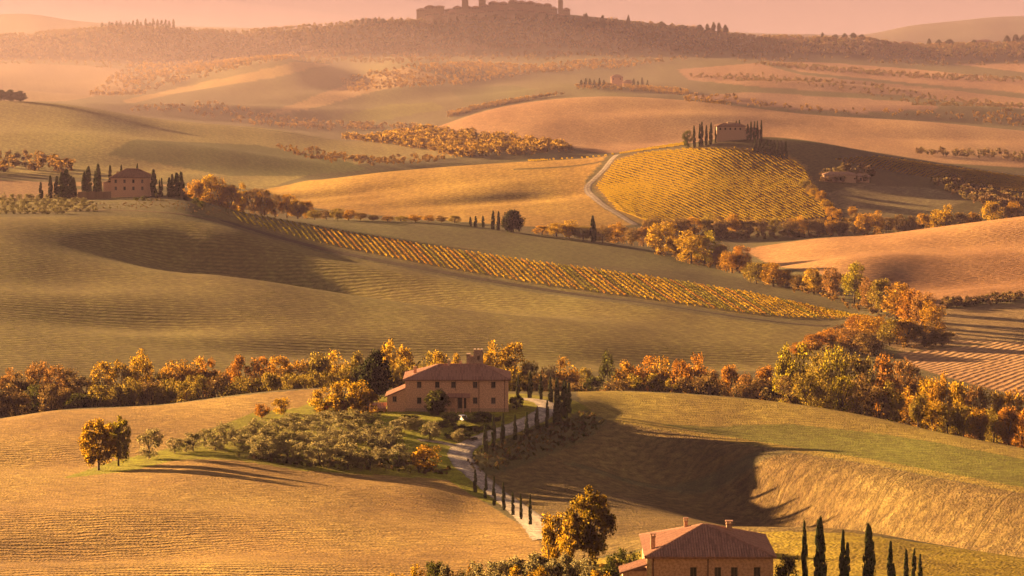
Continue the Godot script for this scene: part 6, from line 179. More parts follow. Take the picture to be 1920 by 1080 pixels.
	["hedgerow", "hedgerow beyond the crest of the vineyard hill", ["fbrown", "fwood"], 320, Vector2(4.5, 7.8), [351, -2511, 364, -2520, 378, -2529, 392, -2540, 403, -2539, 414, -2540, 426, -2542, 437, -2544, 449, -2546, 461, -2555, 473, -2564, 485, -2571, 496, -2578, 508, -2583, 519, -2588, 531, -2591, 541, -2592, 552, -2592, 562, -2592, 573, -2592, 584, -2592, 594, -2592, 605, -2592, 615, -2592, 626, -2592, 636, -2592, 647, -2592, 657, -2591, 626, -2470, 617, -2472, 607, -2474, 598, -2475, 588, -2477, 578, -2479, 569, -2481, 559, -2482, 549, -2484, 539, -2485, 529, -2485, 519, -2484, 508, -2483, 498, -2480, 487, -2476, 476, -2471, 465, -2466, 454, -2460, 443, -2453, 431, -2446, 421, -2449, 411, -2451, 400, -2454, 390, -2458, 380, -2461, 368, -2460, 355, -2459, 343, -2458]],
	["hedgerow", "low hedge running between the ploughed orange slope and the brown field", ["fwood", "fbrown"], 150, Vector2(3, 5), [198, -1332, 205, -1336, 213, -1341, 221, -1346, 228, -1351, 234, -1356, 240, -1360, 246, -1360, 252, -1360, 257, -1360, 263, -1360, 269, -1360, 275, -1360, 280, -1360, 286, -1360, 286, -1360, 280, -1357, 274, -1355, 267, -1352, 261, -1350, 255, -1347, 249, -1345, 243, -1343, 236, -1337, 230, -1332, 223, -1326, 217, -1321, 209, -1315, 201, -1309, 194, -1302]],
	["thicket", "thicket round the ruined farm on the shaded slope", ["fbrown", "fwood"], 70, Vector2(4, 8), [209, -1993, 222, -2012, 231, -2015, 240, -2019, 249, -2024, 250, -2006, 250, -1988, 241, -1981, 232, -1974, 221, -1974, 211, -1974]],
	["thicket", "thicket climbing the shaded side of the vineyard hill", ["fwood", "fbrown"], 150, Vector2(5, 9), [285, -1990, 296, -1997, 306, -2006, 314, -1987, 322, -1965, 329, -1953, 336, -1938, 343, -1921, 337, -1889, 333, -1865, 325, -1873, 317, -1880, 309, -1886, 304, -1906, 299, -1928, 294, -1947, 290, -1969]],
	["undergrowth", "low scrub under the trees of the valley belt", ["fwood", "fbrown"], 420, Vector2(3, 6), [-252, -988, -248, -988, -244, -988, -240, -988, -236, -989, -232, -989, -229, -990, -225, -990, -221, -991, -217, -991, -213, -992, -209, -993, -205, -993, -201, -994, -197, -995, -193, -996, -189, -996, -185, -997, -181, -998, -177, -999, -173, -999, -169, -999, -165, -999, -161, -999, -156, -999, -152, -999, -148, -999, -144, -999, -139, -999, -135, -999, -131, -999, -127, -999, -123, -999, -118, -999, -114, -999, -110, -999, -106, -999, -101, -999, -97, -999, -83, -896, -80, -896, -76, -896, -72, -896, -69, -896, -65, -896, -61, -896, -58, -896, -54, -896, -50, -896, -47, -896, -43, -896, -39, -896, -36, -896, -32, -896, -28, -896, -25, -896, -21, -896, -17, -896, -14, -896, -10, -896, -6, -896, -3, -896, 1, -896, 5, -896, 8, -896, 12, -896, 16, -896, 20, -896, 23, -896, 27, -896, 31, -896, 34, -896, 38, -896, 42, -896, 45, -896, 49, -896, 53, -896, 56, -896, 60, -896, 64, -896, 68, -896, 79, -999, 84, -999, 88, -999, 92, -999, 96, -999, 96, -999, 92, -999, 88, -999, 84, -999, 80, -999, 68, -896, 64, -896, 60, -896, 57, -896, 53, -896, 49, -896, 46, -896, 42, -896, 38, -896, 34, -896, 31, -896, 27, -896, 23, -896, 20, -896, 16, -896, 12, -896, 9, -896, 5, -896, 1, -896, -3, -896, -6, -896, -10, -896, -14, -896, -17, -896, -21, -896, -25, -896, -28, -896, -32, -896, -36, -896, -39, -896, -43, -896, -47, -896, -50, -896, -54, -896, -58, -896, -61, -896, -65, -896, -69, -896, -72, -896, -76, -896, -80, -896, -83, -896, -97, -999, -101, -999, -106, -999, -110, -999, -114, -997, -118, -994, -122, -991, -126, -989, -129, -986, -133, -983, -137, -981, -141, -978, -145, -976, -148, -973, -152, -970, -156, -968, -159, -965, -163, -962, -167, -960, -170, -957, -174, -957, -178, -956, -182, -956, -186, -955, -189, -955, -193, -954, -197, -954, -201, -954, -205, -953, -208, -953, -212, -952, -216, -952, -220, -952, -224, -952, -228, -952, -232, -951, -235, -951, -239, -951, -243, -951, -246, -963, -249, -975]],
	["undergrowth", "low scrub under the tall belt below the furrowed field", ["fwood", "fbrown"], 190, Vector2(3, 6), [77, -863, 80, -861, 83, -855, 87, -853, 90, -850, 93, -845, 96, -842, 99, -837, 102, -832, 122, -958, 127, -958, 131, -958, 136, -958, 140, -958, 145, -958, 149, -958, 153, -955, 156, -948, 159, -942, 161, -936, 164, -930, 167, -924, 170, -918, 173, -915, 177, -911, 180, -907, 183, -904, 186, -900, 189, -897, 187, -884, 184, -872, 182, -860, 179, -864, 176, -868, 173, -871, 170, -875, 167, -879, 164, -883, 161, -886, 158, -890, 156, -895, 153, -901, 150, -906, 147, -911, 144, -917, 141, -922, 138, -928, 135, -934, 131, -941, 128, -947, 125, -953, 122, -958, 102, -832, 99, -837, 96, -840, 93, -845, 90, -850, 87, -853, 83, -854, 80, -855, 76, -857, 77, -863]],
	["undergrowth", "tangled autumn scrub along the creek beside the ploughed orange slope", ["fbrown", "famber"], 330, Vector2(2.5, 5), [80, -1665, 88, -1666, 96, -1662, 104, -1655, 110, -1635, 117, -1616, 123, -1594, 127, -1562, 129, -1510, 133, -1484, 138, -1466, 143, -1453, 148, -1442, 152, -1430, 156, -1412, 160, -1396, 165, -1385, 169, -1375, 174, -1365, 176, -1331, 178, -1296, 181, -1273, 182, -1253, 182, -1233, 183, -1213, 183, -1193, 175, -1177, 168, -1163, 162, -1158, 156, -1153, 150, -1149, 145, -1145, 139, -1142, 134, -1142, 129, -1143, 124, -1143, 119, -1143, 114, -1143, 119, -1160, 124, -1182, 130, -1211, 137, -1228, 144, -1244, 151, -1259, 158, -1274, 157, -1319, 155, -1345, 151, -1368, 147, -1379, 143, -1391, 138, -1405, 134, -1420, 130, -1433, 125, -1449, 120, -1466, 116, -1485, 112, -1513, 107, -1545, 101, -1561, 94, -1572, 87, -1581, 77, -1593]],
	["undergrowth", "brown scrub joining the shaded row of trees below the hillside vineyard", ["fbrown", "fwood"], 240, Vector2(3, 6), [85, -1809, 93, -1809, 100, -1808, 108, -1806, 115, -1804, 123, -1801, 130, -1797, 138, -1792, 145, -1786, 153, -1790, 160, -1792, 168, -1794, 176, -1795, 183, -1797, 191, -1799, 199, -1802, 208, -1810, 216, -1816, 225, -1821, 233, -1826, 241, -1829, 250, -1832, 257, -1833, 265, -1834, 273, -1834, 281, -1834, 288, -1834, 296, -1833, 303, -1831, 311, -1830, 318, -1829, 325, -1828, 333, -1827, 338, -1857, 331, -1857, 323, -1856, 315, -1857, 307, -1857, 300, -1857, 292, -1857, 284, -1857, 276, -1857, 268, -1857, 261, -1856, 253, -1856, 245, -1855, 237, -1853, 228, -1851, 220, -1849, 212, -1847, 204, -1844, 196, -1842, 188, -1839, 180, -1836, 172, -1834, 164, -1831, 156, -1828, 148, -1826, 141, -1832, 133, -1838, 126, -1844, 118, -1849, 111, -1852, 103, -1853, 95, -1852, 87, -1850]],
	["undergrowth", "brown scrub covering the bank beside the white drive", ["fbrown", "fsage"], 380, Vector2(0.7, 1.6), [-12, -719, -10, -728, -8, -737, -5, -746, -1, -756, 2, -765, 6, -774, 10, -782, 15, -791, 21, -812, 24, -806, 26, -797, 23, -785, 20, -775, 17, -767, 13, -758, 10, -749, 6, -740, 3, -731, 0, -722, -4, -714, -7, -706, -10, -712]],
	["undergrowth", "low scrub along the foot of the olive grove", ["fbrown", "fsage"], 260, Vector2(0.8, 1.8), [-68, -701, -64, -699, -61, -697, -58, -696, -55, -694, -51, -693, -48, -694, -46, -694, -43, -695, -40, -695, -37, -695, -34, -695, -31, -696, -28, -697, -25, -697, -22, -698, -19, -698, -16, -699, -15, -709, -19, -711, -23, -712, -26, -712, -29, -710, -32, -709, -35, -708, -38, -708, -41, -707, -44, -707, -47, -707, -51, -708, -54, -709, -57, -710, -61, -712, -64, -707]],
	["undergrowth", "mixed scrub filling the thicket beside the near tiled house", ["fsage", "fbrown", "famber"], 160, Vector2(1.0, 2.6), [-18, -441, -16, -445, -15, -450, -13, -450, -11, -450, -9, -450, -7, -450, -6, -450, -4, -450, -2, -450, 0, -450, 2, -450, 4, -450, 6, -450, 8, -450, 10, -450, 12, -450, 14, -450, 16, -450, 17, -450, 19, -450, 19, -450, 19, -450, 19, -443, 19, -436, 19, -430, 19, -424, 19, -418, 18, -412, 17, -412, 15, -412, 13, -411, 11, -410, 9, -409, 7, -407, 5, -406, 4, -404, 2, -403, 0, -401, -2, -402, -3, -402, -5, -402, -7, -403, -8, -403, -10, -404, -12, -404, -13, -405, -15, -405, -16, -414, -17, -424, -17, -433]],
	["undergrowth", "shrubby growth on the slope below the hilltop villa", ["fwood", "fbrown"], 120, Vector2(0.8, 1.8), [-227, -1579, -221, -1586, -215, -1593, -209, -1601, -203, -1610, -197, -1620, -187, -1603, -178, -1599, -171, -1606, -162, -1601, -152, -1592, -160, -1548, -166, -1538, -172, -1532, -179, -1533, -187, -1538, -193, -1536, -200, -1536, -207, -1535, -214, -1535, -220, -1536]],
]
const VINE_ROWS := [Vector4(-155.5, -1600.9, -143.8, -1544.1), Vector4(-152.1, -1600.2, -140.1, -1541.2), Vector4(-148.6, -1599.2, -136.3, -1538.1), Vector4(-145, -1597.7, -132.5, -1534.8), Vector4(-141.4, -1595.8, -128.8, -1531.4), Vector4(-137.8, -1593.5, -125, -1527.8), Vector4(-134.2, -1590.8, -121.2, -1524.1), Vector4(-130.6, -1587.8, -117.5, -1520.4), Vector4(-127, -1584.7, -113.7, -1516.5), Vector4(-123.3, -1581.6, -110, -1512.5), Vector4(-119.7, -1578.5, -106.3, -1508.5), Vector4(-116.1, -1575.4, -102.6, -1504.3), Vector4(-112.5, -1572.3, -98.9, -1500.4), Vector4(-109, -1569.4, -95.3, -1497.6), Vector4(-105.4, -1566.5, -91.8, -1494.7), Vector4(-101.9, -1564, -88.2, -1491.7), Vector4(-98.5, -1562.1, -84.6, -1488.5), Vector4(-95, -1560, -81.1, -1485.1), Vector4(-91.6, -1557.9, -77.5, -1481.7), Vector4(-88.1, -1555.6, -74, -1478.1), Vector4(-84.7, -1553.3, -70.5, -1474.4), Vector4(-81.2, -1550.8, -67, -1470.6), Vector4(-77.8, -1548.2, -63.5, -1466.8), Vector4(-74.3, -1545.5, -60, -1462.9), Vector4(-70.9, -1542.7, -56.6, -1458.9), Vector4(-67.5, -1539.8, -53.1, -1455), Vector4(-64.1, -1536.8, -49.7, -1451), Vector4(-60.7, -1533.7, -46.3, -1447.1), Vector4(-57.3, -1530.4, -42.9, -1443.2), Vector4(-53.9, -1527.1, -39.6, -1439.8), Vector4(-50.5, -1523.8, -36.2, -1436.5), Vector4(-47.2, -1520.3, -32.9, -1433.2), Vector4(-43.8, -1517.1, -29.6, -1429.9), Vector4(-40.5, -1514.4, -26.3, -1426.6), Vector4(-37.2, -1511.7, -23, -1423.3), Vector4(-33.9, -1509, -19.8, -1420), Vector4(-30.6, -1506.1, -16.5, -1416.8), Vector4(-27.4, -1503.2, -13.3, -1413.5), Vector4(-24.1, -1500.3, -10, -1410.2), Vector4(-20.9, -1497.4, -6.8, -1406.9), Vector4(-17.6, -1494.5, -3.6, -1403.7), Vector4(-14.4, -1491.6, -0.5, -1400.4), Vector4(-11.2, -1488.7, 2.7, -1397), Vector4(-8, -1485.9, 5.9, -1393.7), Vector4(-4.8, -1483.1, 9, -1390.3), Vector4(-1.6, -1480.3, 12.1, -1387.4), Vector4(1.5, -1477.6, 15.2, -1385), Vector4(4.7, -1474.9, 18.3, -1382.4), Vector4(7.8, -1472.3, 21.4, -1379.8), Vector4(10.9, -1469.8, 24.5, -1377.2), Vector4(14.1, -1467.8, 27.7, -1374.3), Vector4(17.2, -1465.8, 31, -1371.4), Vector4(20.3, -1463.8, 34.2, -1368.4), Vector4(23.4, -1461.9, 37.4, -1365.4), Vector4(26.5, -1460.1, 40.6, -1362.3), Vector4(29.6, -1458.2, 43.7, -1359.2), Vector4(32.6, -1456.4, 46.9, -1356.1), Vector4(35.7, -1454.6, 50, -1352.9), Vector4(38.8, -1452.8, 53.1, -1349.8), Vector4(41.8, -1451, 56.2, -1346.6), Vector4(44.9, -1449.2, 59.3, -1343.6), Vector4(47.9, -1447.4, 62.4, -1340.3), Vector4(51, -1445.6, 65.5, -1337.1), Vector4(54, -1443.7, 68.5, -1333.9), Vector4(57, -1441.8, 71.5, -1330.8), Vector4(60, -1439.9, 74.6, -1327.8), Vector4(63, -1438, 77.6, -1324.8), Vector4(66, -1435.3, 80.6, -1321.8), Vector4(68.9, -1432.4, 83.6, -1318.9), Vector4(71.8, -1429.5, 86.5, -1316), Vector4(74.7, -1426.5, 89.5, -1313.1), Vector4(77.6, -1423.5, 92.2, -1310.5), Vector4(80.5, -1420.5, 94.6, -1308.1), Vector4(83.3, -1417.5, 97, -1305.7), Vector4(86.2, -1414.3, 99.4, -1303.3), Vector4(89, -1411.2, 101.8, -1300.8), Vector4(91.8, -1407.9, 104.2, -1298.4), Vector4(94.6, -1404.5, 106.6, -1296.5), Vector4(97.4, -1401.1, 109, -1295.2), Vector4(100.1, -1397.5, 111.5, -1293.9), Vector4(102.9, -1394, 113.9, -1292.7), Vector4(105.6, -1390.4, 116.3, -1291.4), Vector4(108.3, -1386.9, 118.8, -1290.2), Vector4(111, -1383.5, 121.2, -1288.9), Vector4(113.6, -1379.3, 123.6, -1287.6), Vector4(116.2, -1374.5, 126.1, -1287), Vector4(118.7, -1370.1, 128.6, -1287), Vector4(121.3, -1366, 131.2, -1287), Vector4(123.9, -1362.3, 133.7, -1287), Vector4(126.5, -1358.7, 136.2, -1287), Vector4(129.1, -1355.2, 138.8, -1287), Vector4(131.6, -1351.8, 141.3, -1287), Vector4(134.2, -1348.4, 143.8, -1287), Vector4(136.7, -1345, 146.4, -1287), Vector4(139.2, -1341.4, 148.9, -1287), Vector4(141.7, -1337.6, 151.5, -1287), Vector4(144.2, -1333.6, 154, -1287), Vector4(146.6, -1329.4, 156.5, -1287), Vector4(148.9, -1324.7, 159.1, -1287)]
const VINEYARDS := [
	["golden vineyard carpeting the hillside above the curving road", [76.5, -2124.3, 85.1, -2124.3, 93.6, -2124.3, 102, -2116.5, 110.3, -2106.4, 118.5, -2097.4, 126.6, -2089.5, 134.6, -2079.5, 142.7, -2071.9, 150.9, -2067.1, 159.3, -2064.6, 169.6, -2059.3, 179.9, -2055.3, 190.3, -2051.8, 196.4, -2036.2, 202.4, -2020.6, 203, -2005.1, 203.5, -1988.8, 203.8, -1970.7, 204, -1951.8, 204.3, -1934.2, 204.6, -1917.4, 204.2, -1897.2, 203.8, -1876.6, 194.8, -1873.6, 185.9, -1870.5, 177, -1867.3, 168.1, -1864.2, 160.2, -1865, 152.2, -1866.5, 144.3, -1868.8, 136.4, -1871.7, 128.6, -1875, 120.6, -1877.9, 112.6, -1879.4, 104.4, -1878.7, 96.2, -1876.1, 87.9, -1872.5, 78.7, -1900.8, 69.3, -1931.7, 66.9, -1957.7, 64.4, -1984.3, 62, -2016.9, 59.4, -2046.3, 62.8, -2063.6, 66.2, -2080.1, 69.6, -2095.8, 73.1, -2111.8], 70],
	["vineyard on the far flank of the vineyard hill", [225.2, -2043.1, 234.4, -2049.3, 243.8, -2057.1, 253.4, -2066.6, 263.5, -2078.6, 272, -2079.2, 280.5, -2080, 289.1, -2081.1, 297.7, -2082.6, 306.4, -2084.6, 315.7, -2087.8, 325.1, -2091.5, 334.4, -2095, 343.8, -2098.2, 353.1, -2100.9, 362.2, -2102.8, 371.2, -2103.7, 381.1, -2110.1, 390.9, -2115.8, 400.6, -2120.8, 410.2, -2125.1, 419.8, -2128.8, 429.2, -2131.8, 438.5, -2134.2, 447.8, -2136.5, 428.4, -2043.4, 412.4, -1966.7, 405.7, -1973.9, 398.6, -1978.9, 390.7, -1980.4, 382.5, -1980.7, 374.3, -1980.7, 366.1, -1980.5, 357.8, -1979.9, 349.4, -1979.1, 341.7, -1985.4, 333.8, -1990.5, 325.7, -1994.5, 317.4, -1997.8, 308.9, -2000.4, 300.7, -2004.3, 292.4, -2008.1, 284, -2011.9, 275.7, -2015.8, 267.2, -2019.5, 259, -2025, 250.7, -2030, 242.3, -2034.6, 233.8, -2038.9], 20],
	["low olive-green vines on the crest beside the curving road", [10.1, -2206.9, 19.9, -2206.9, 29.7, -2206.9, 39.5, -2206.9, 49.2, -2200.4, 58.8, -2193.9, 68.3, -2187.5, 77.4, -2181, 86.3, -2168.3, 95.3, -2161.9, 105.2, -2149.3, 115.4, -2143, 125.5, -2136.7, 127.9, -2110.6, 119.6, -2117.3, 111.2, -2124.7, 102.9, -2133.4, 94.5, -2144.1, 83.5, -2165.3, 72.3, -2187.5, 63.1, -2193.9, 53.9, -2200.4, 44.5, -2200.4, 35.1, -2206.9, 25.6, -2200.2, 16.1, -2195.7], 70],
]
const TOWN := [[-158.3, -5091.1, 16.8, 17], [-143.4, -5091.2, 18.7, 20.6], [-126.5, -5085.3, 16.8, 20.5], [-109.6, -5080.7, 14.9, 13.7], [-94.7, -5076.1, 16.8, 16.7], [-78.1, -5082.7, 14.9, 15.7], [-63.2, -5083.2, 16.8, 13.9], [-46.4, -5075.9, 16.8, 17.6], [-31.6, -5076, 18.6, 21.7], [-14.9, -5095, 16.8, 18.9], [1.9, -5088, 16.8, 21.9], [16.7, -5079.7, 14.9, 21.4], [31.6, -5083.7, 18.7, 20.3], [46.6, -5094.5, 16.8, 16.2], [61.5, -5093, 15, 16.6], [72.6, -5091.9, 13.1, 10.6], [94.8, -5082.8, 13.1, 10.5], [-145.7, -5039.9, 13, 16.4], [-131, -5042.8, 11.1, 17], [-116, -5033, 11.1, 14.9], [-103.3, -5040.9, 12, 15.3], [-86.6, -5036.3, 13, 13.6], [-70.1, -5046.1, 13, 11.9], [-53.4, -5033, 12.9, 16.8], [-36.9, -5042.9, 13, 15.1], [-18.5, -5045.9, 13, 15.8], [-1.8, -5035.6, 13.9, 19.5], [14.8, -5046.3, 13, 15.4], [33.2, -5046, 13, 13.8], [51.5, -5032.3, 12.9, 16.4], [68.3, -5043.3, 12, 9.7], [84.7, -5032, 11.1, 12]]
const TOWERS := [[-81.8, -5082, 11.2, 39.9], [-52, -5082, 12.1, 30.9], [84.6, -5082, 8.4, 25.6]]

const U0 := -0.25349
const U1 := 0.25349
const NCOL := 553
var depth := PackedFloat32Array()      # depth of every row of the land
var ground := PackedFloat32Array()     # heights, row by row
var row_at := PackedInt32Array()       # row just before each whole metre of depth
var sun_dir := Vector3()
var mats := {}
var tex := {}
var crowns := {}
var trunks := {}
var used := {}


func _ready() -> void:
	look()
	var t := Time.get_ticks_msec()
	survey()
	textures()
	terrain()
	print("land ", Time.get_ticks_msec() - t)
	roads()
	farmhouse()
	near_house()
	hill_villa()
	vineyard_villa()
	far_farms()
	town()
	print("houses ", Time.get_ticks_msec() - t)
	plant_trees()
	print("trees ", Time.get_ticks_msec() - t)
	woods()
	vines()
	small_things()
	mist()
	print("all ", Time.get_ticks_msec() - t)


# ------------------------------------------------------------------ camera, sky, sun
func look() -> void:
	var cam := Camera3D.new()
	cam.name = "camera"
	add_child(cam)
	cam.position = Vector3(0, 150, 0)
	cam.rotation_degrees = Vector3(-5.2476, 0, 0)
	cam.fov = 11.3295
	cam.near = 1.0
	cam.far = 16000.0
	cam.current = true
	var elevation := deg_to_rad(SUN_ELEVATION)
	var bearing := deg_to_rad(SUN_BEARING)
	sun_dir = Vector3(-cos(elevation) * cos(bearing), sin(elevation), -cos(elevation) * sin(bearing))
	var sun := DirectionalLight3D.new()
	sun.name = "sun"
	add_child(sun)
	sun.look_at_from_position(Vector3.ZERO, -sun_dir, Vector3.UP)
	sun.light_color = SUN_COLOR
	sun.light_energy = 1.6
	sun.light_angular_distance = 0.6
	sun.shadow_enabled = true
	var env := Environment.new()
	env.background_mode = Environment.BG_SKY
	env.tonemap_mode = Environment.TONE_MAPPER_LINEAR
	env.tonemap_exposure = EXPOSURE
	env.sdfgi_enabled = true
	env.ssao_enabled = true
	env.ssil_enabled = true
	env.volumetric_fog_enabled = true
	env.volumetric_fog_density = 0.0
	env.fog_enabled = true
	env.fog_density = HAZE
	env.fog_light_color = HAZE_COLOR
	var sky := Sky.new()
	var dome := PanoramaSkyMaterial.new()
	dome.panorama = sky_picture()
	sky.sky_material = dome
	env.sky = sky
	env.background_energy_multiplier = SKY_ENERGY
	var world := WorldEnvironment.new()
	world.name = "air"
	world.environment = env
	add_child(world)

const SUN_ELEVATION := 9.2
const SUN_BEARING := 36.0
const SUN_COLOR := Color(1.0, 0.80, 0.53)
const EXPOSURE := 8.2
const HAZE := 0.000017
const HAZE_COLOR := Color(0.92, 0.81, 1.0)
const SKY_ENERGY := 0.088

func sky_picture() -> ImageTexture:
	# clear evening air: peach by the horizon, dusky mauve overhead, warmer towards the sun
	var w := 512
	var h := 256
	var im := Image.create(w, h, false, Image.FORMAT_RGBF)
	for j in h:
		var up := PI / 2 - (j + 0.5) / h * PI
		for i in w:
			var a := (i + 0.5) / w * TAU - PI
			var d := Vector3(sin(a) * cos(up), sin(up), -cos(a) * cos(up))
			var k := pow(clampf(1.0 - d.y, 0, 1), 4.0)
			var c := Vector3(0.30, 0.29, 0.36).lerp(Vector3(0.43, 0.255, 0.19), k)
			var near := clampf(d.dot(sun_dir) * 0.5 + 0.5, 0, 1)
			c = c.lerp(Vector3(1.3, 0.80, 0.46), smoothstep(0.62, 1.0, near) * 0.92)
			im.set_pixel(i, j, Color(c.x, c.y, c.z))
	return ImageTexture.create_from_image(im)


# ------------------------------------------------------------------ the land
func steps(x: PackedFloat32Array, y: PackedFloat32Array, monotone: bool) -> PackedFloat32Array:
	var n := x.size()
	var m := PackedFloat32Array()
	m.resize(n)
	for i in range(1, n - 1):
		var h0 := x[i] - x[i - 1]
		var h1 := x[i + 1] - x[i]
		var d0 := (y[i] - y[i - 1]) / h0
		var d1 := (y[i + 1] - y[i]) / h1
		if not monotone:
			m[i] = (d0 * h1 + d1 * h0) / (h0 + h1)
		elif d0 * d1 > 0:
			var w1 := 2 * h1 + h0
			var w2 := h1 + 2 * h0
			m[i] = (w1 + w2) / (w1 / d0 + w2 / d1)
	m[0] = (y[1] - y[0]) / (x[1] - x[0])
	m[n - 1] = (y[n - 1] - y[n - 2]) / (x[n - 1] - x[n - 2])
	return m

func hermite(x: PackedFloat32Array, y: PackedFloat32Array, m: PackedFloat32Array, i: int, t: float) -> float:
	var h := x[i + 1] - x[i]
	var s := clampf((t - x[i]) / h, 0, 1)
	var s2 := s * s
	var s3 := s2 * s
	return (2 * s3 - 3 * s2 + 1) * y[i] + (s3 - 2 * s2 + s) * h * m[i] + (3 * s2 - 2 * s3) * y[i + 1] + (s3 - s2) * h * m[i + 1]

func soften(a: PackedFloat32Array, rounds: int) -> PackedFloat32Array:
	var r := 3
	var n := a.size()
	for k in rounds:
		var b := PackedFloat32Array()
		b.resize(n)
		for i in n:
			var s := 0.0
			for q in range(-r, r + 1):
				s += a[clampi(i + q, 0, n - 1)]
			b[i] = s / (2 * r + 1)
		a = b
	return a

func ramp(t: float, xs: Array, ys: Array) -> float:
	for i in xs.size() - 1:
		if t <= xs[i + 1]:
			return lerpf(ys[i], ys[i + 1], clampf((t - xs[i]) / (xs[i + 1] - xs[i]), 0, 1))
	return ys[-1]

func survey() -> void:
	depth.append(300.0)
	while depth[-1] < 11000.0:
		depth.append(depth[-1] + ramp(depth[-1], [300, 600, 1000, 1600, 2200, 3000, 5200, 6000, 11000], [2.0, 2.0, 3.0, 4.2, 6.5, 14, 20, 80, 250]))
	depth[-1] = 11000.0
	var n := depth.size()
	row_at.resize(11002)
	var r := 0
	for d in 11002:
		while r < n - 2 and depth[r + 1] <= d:
			r += 1
		row_at[d] = r
	var dk: Array[PackedFloat32Array] = []
	var hk: Array[PackedFloat32Array] = []
	for line in LINES:
		var us := PackedFloat32Array()
		var ds := PackedFloat32Array()
		var hs := PackedFloat32Array()
		for p: Vector3 in line:
			us.append(p.x / -p.z)
			ds.append(-p.z)
			hs.append(p.y)
		var md := steps(us, ds, false)
		var mh := steps(us, hs, false)
		var dc := PackedFloat32Array()
		var hc := PackedFloat32Array()
		dc.resize(NCOL)
		hc.resize(NCOL)
		var i := 0
		for j in NCOL:
			var u := lerpf(U0, U1, j / float(NCOL - 1))
			while i < us.size() - 2 and u > us[i + 1]:
				i += 1
			dc[j] = hermite(us, ds, md, i, u)
			hc[j] = hermite(us, hs, mh, i, u)
		dk.append(soften(dc, 3))
		hk.append(soften(hc, 3))
	ground.resize(n * NCOL)
	var x := PackedFloat32Array()
	var y := PackedFloat32Array()
	x.resize(LINES.size())
	y.resize(LINES.size())
	for j in NCOL:
		for k in LINES.size():
			x[k] = dk[k][j]
			y[k] = hk[k][j]
		var m := steps(x, y, true)
		var i := 0
		for k in n:
			while i < x.size() - 2 and depth[k] > x[i + 1]:
				i += 1
			ground[k * NCOL + j] = hermite(x, y, m, i, depth[k])
	for k in n:
		var line := soften(ground.slice(k * NCOL, (k + 1) * NCOL), 2)
		var d := depth[k]
		var high := ramp(d, [300, 1000, 2500, 5000, 6000], [0.5, 1.0, 2.2, 3.5, 4.0])
		var f := ramp(d, [300, 1000, 3000, 6000], [1, 0.8, 0.45, 0.3])
		var here := []
		for s in SWELLS:
			if absf(d + s[1]) < 3.0 * maxf(s[2], s[3]):
				here.append(s)
		for j in NCOL:
			var px := d * lerpf(U0, U1, j / float(NCOL - 1))
			var h := line[j]
			for w in RIPPLES:
				h += high * w[3] * sin(px * w[0] * f + d * w[1] * f + w[2])
			for s in here:
				var dx: float = px - s[0]
				var dz: float = d + s[1]
				var p := dx * cos(s[4]) + dz * sin(s[4])
				var q := dz * cos(s[4]) - dx * sin(s[4])
				h += s[5] * exp(-pow(p / s[2], 2) - pow(q / s[3], 2))
			ground[k * NCOL + j] = h

func land(x: float, z: float) -> float:
	var d := clampf(-z, 300.0, 10999.0)
	var c := clampf((x / d - U0) / (U1 - U0) * (NCOL - 1), 0, NCOL - 1.001)
	var j := int(c)
	var f := c - j
	var i := row_at[int(d)]
	while i < depth.size() - 2 and depth[i + 1] < d:
		i += 1
	var g := clampf((d - depth[i]) / (depth[i + 1] - depth[i]), 0, 1)
	var o := i * NCOL + j
	return lerpf(lerpf(ground[o], ground[o + 1], f), lerpf(ground[o + NCOL], ground[o + NCOL + 1], f), g)

func on_land(x: float, z: float, up := 0.0) -> Vector3:
	return Vector3(x, land(x, z) + up, z)

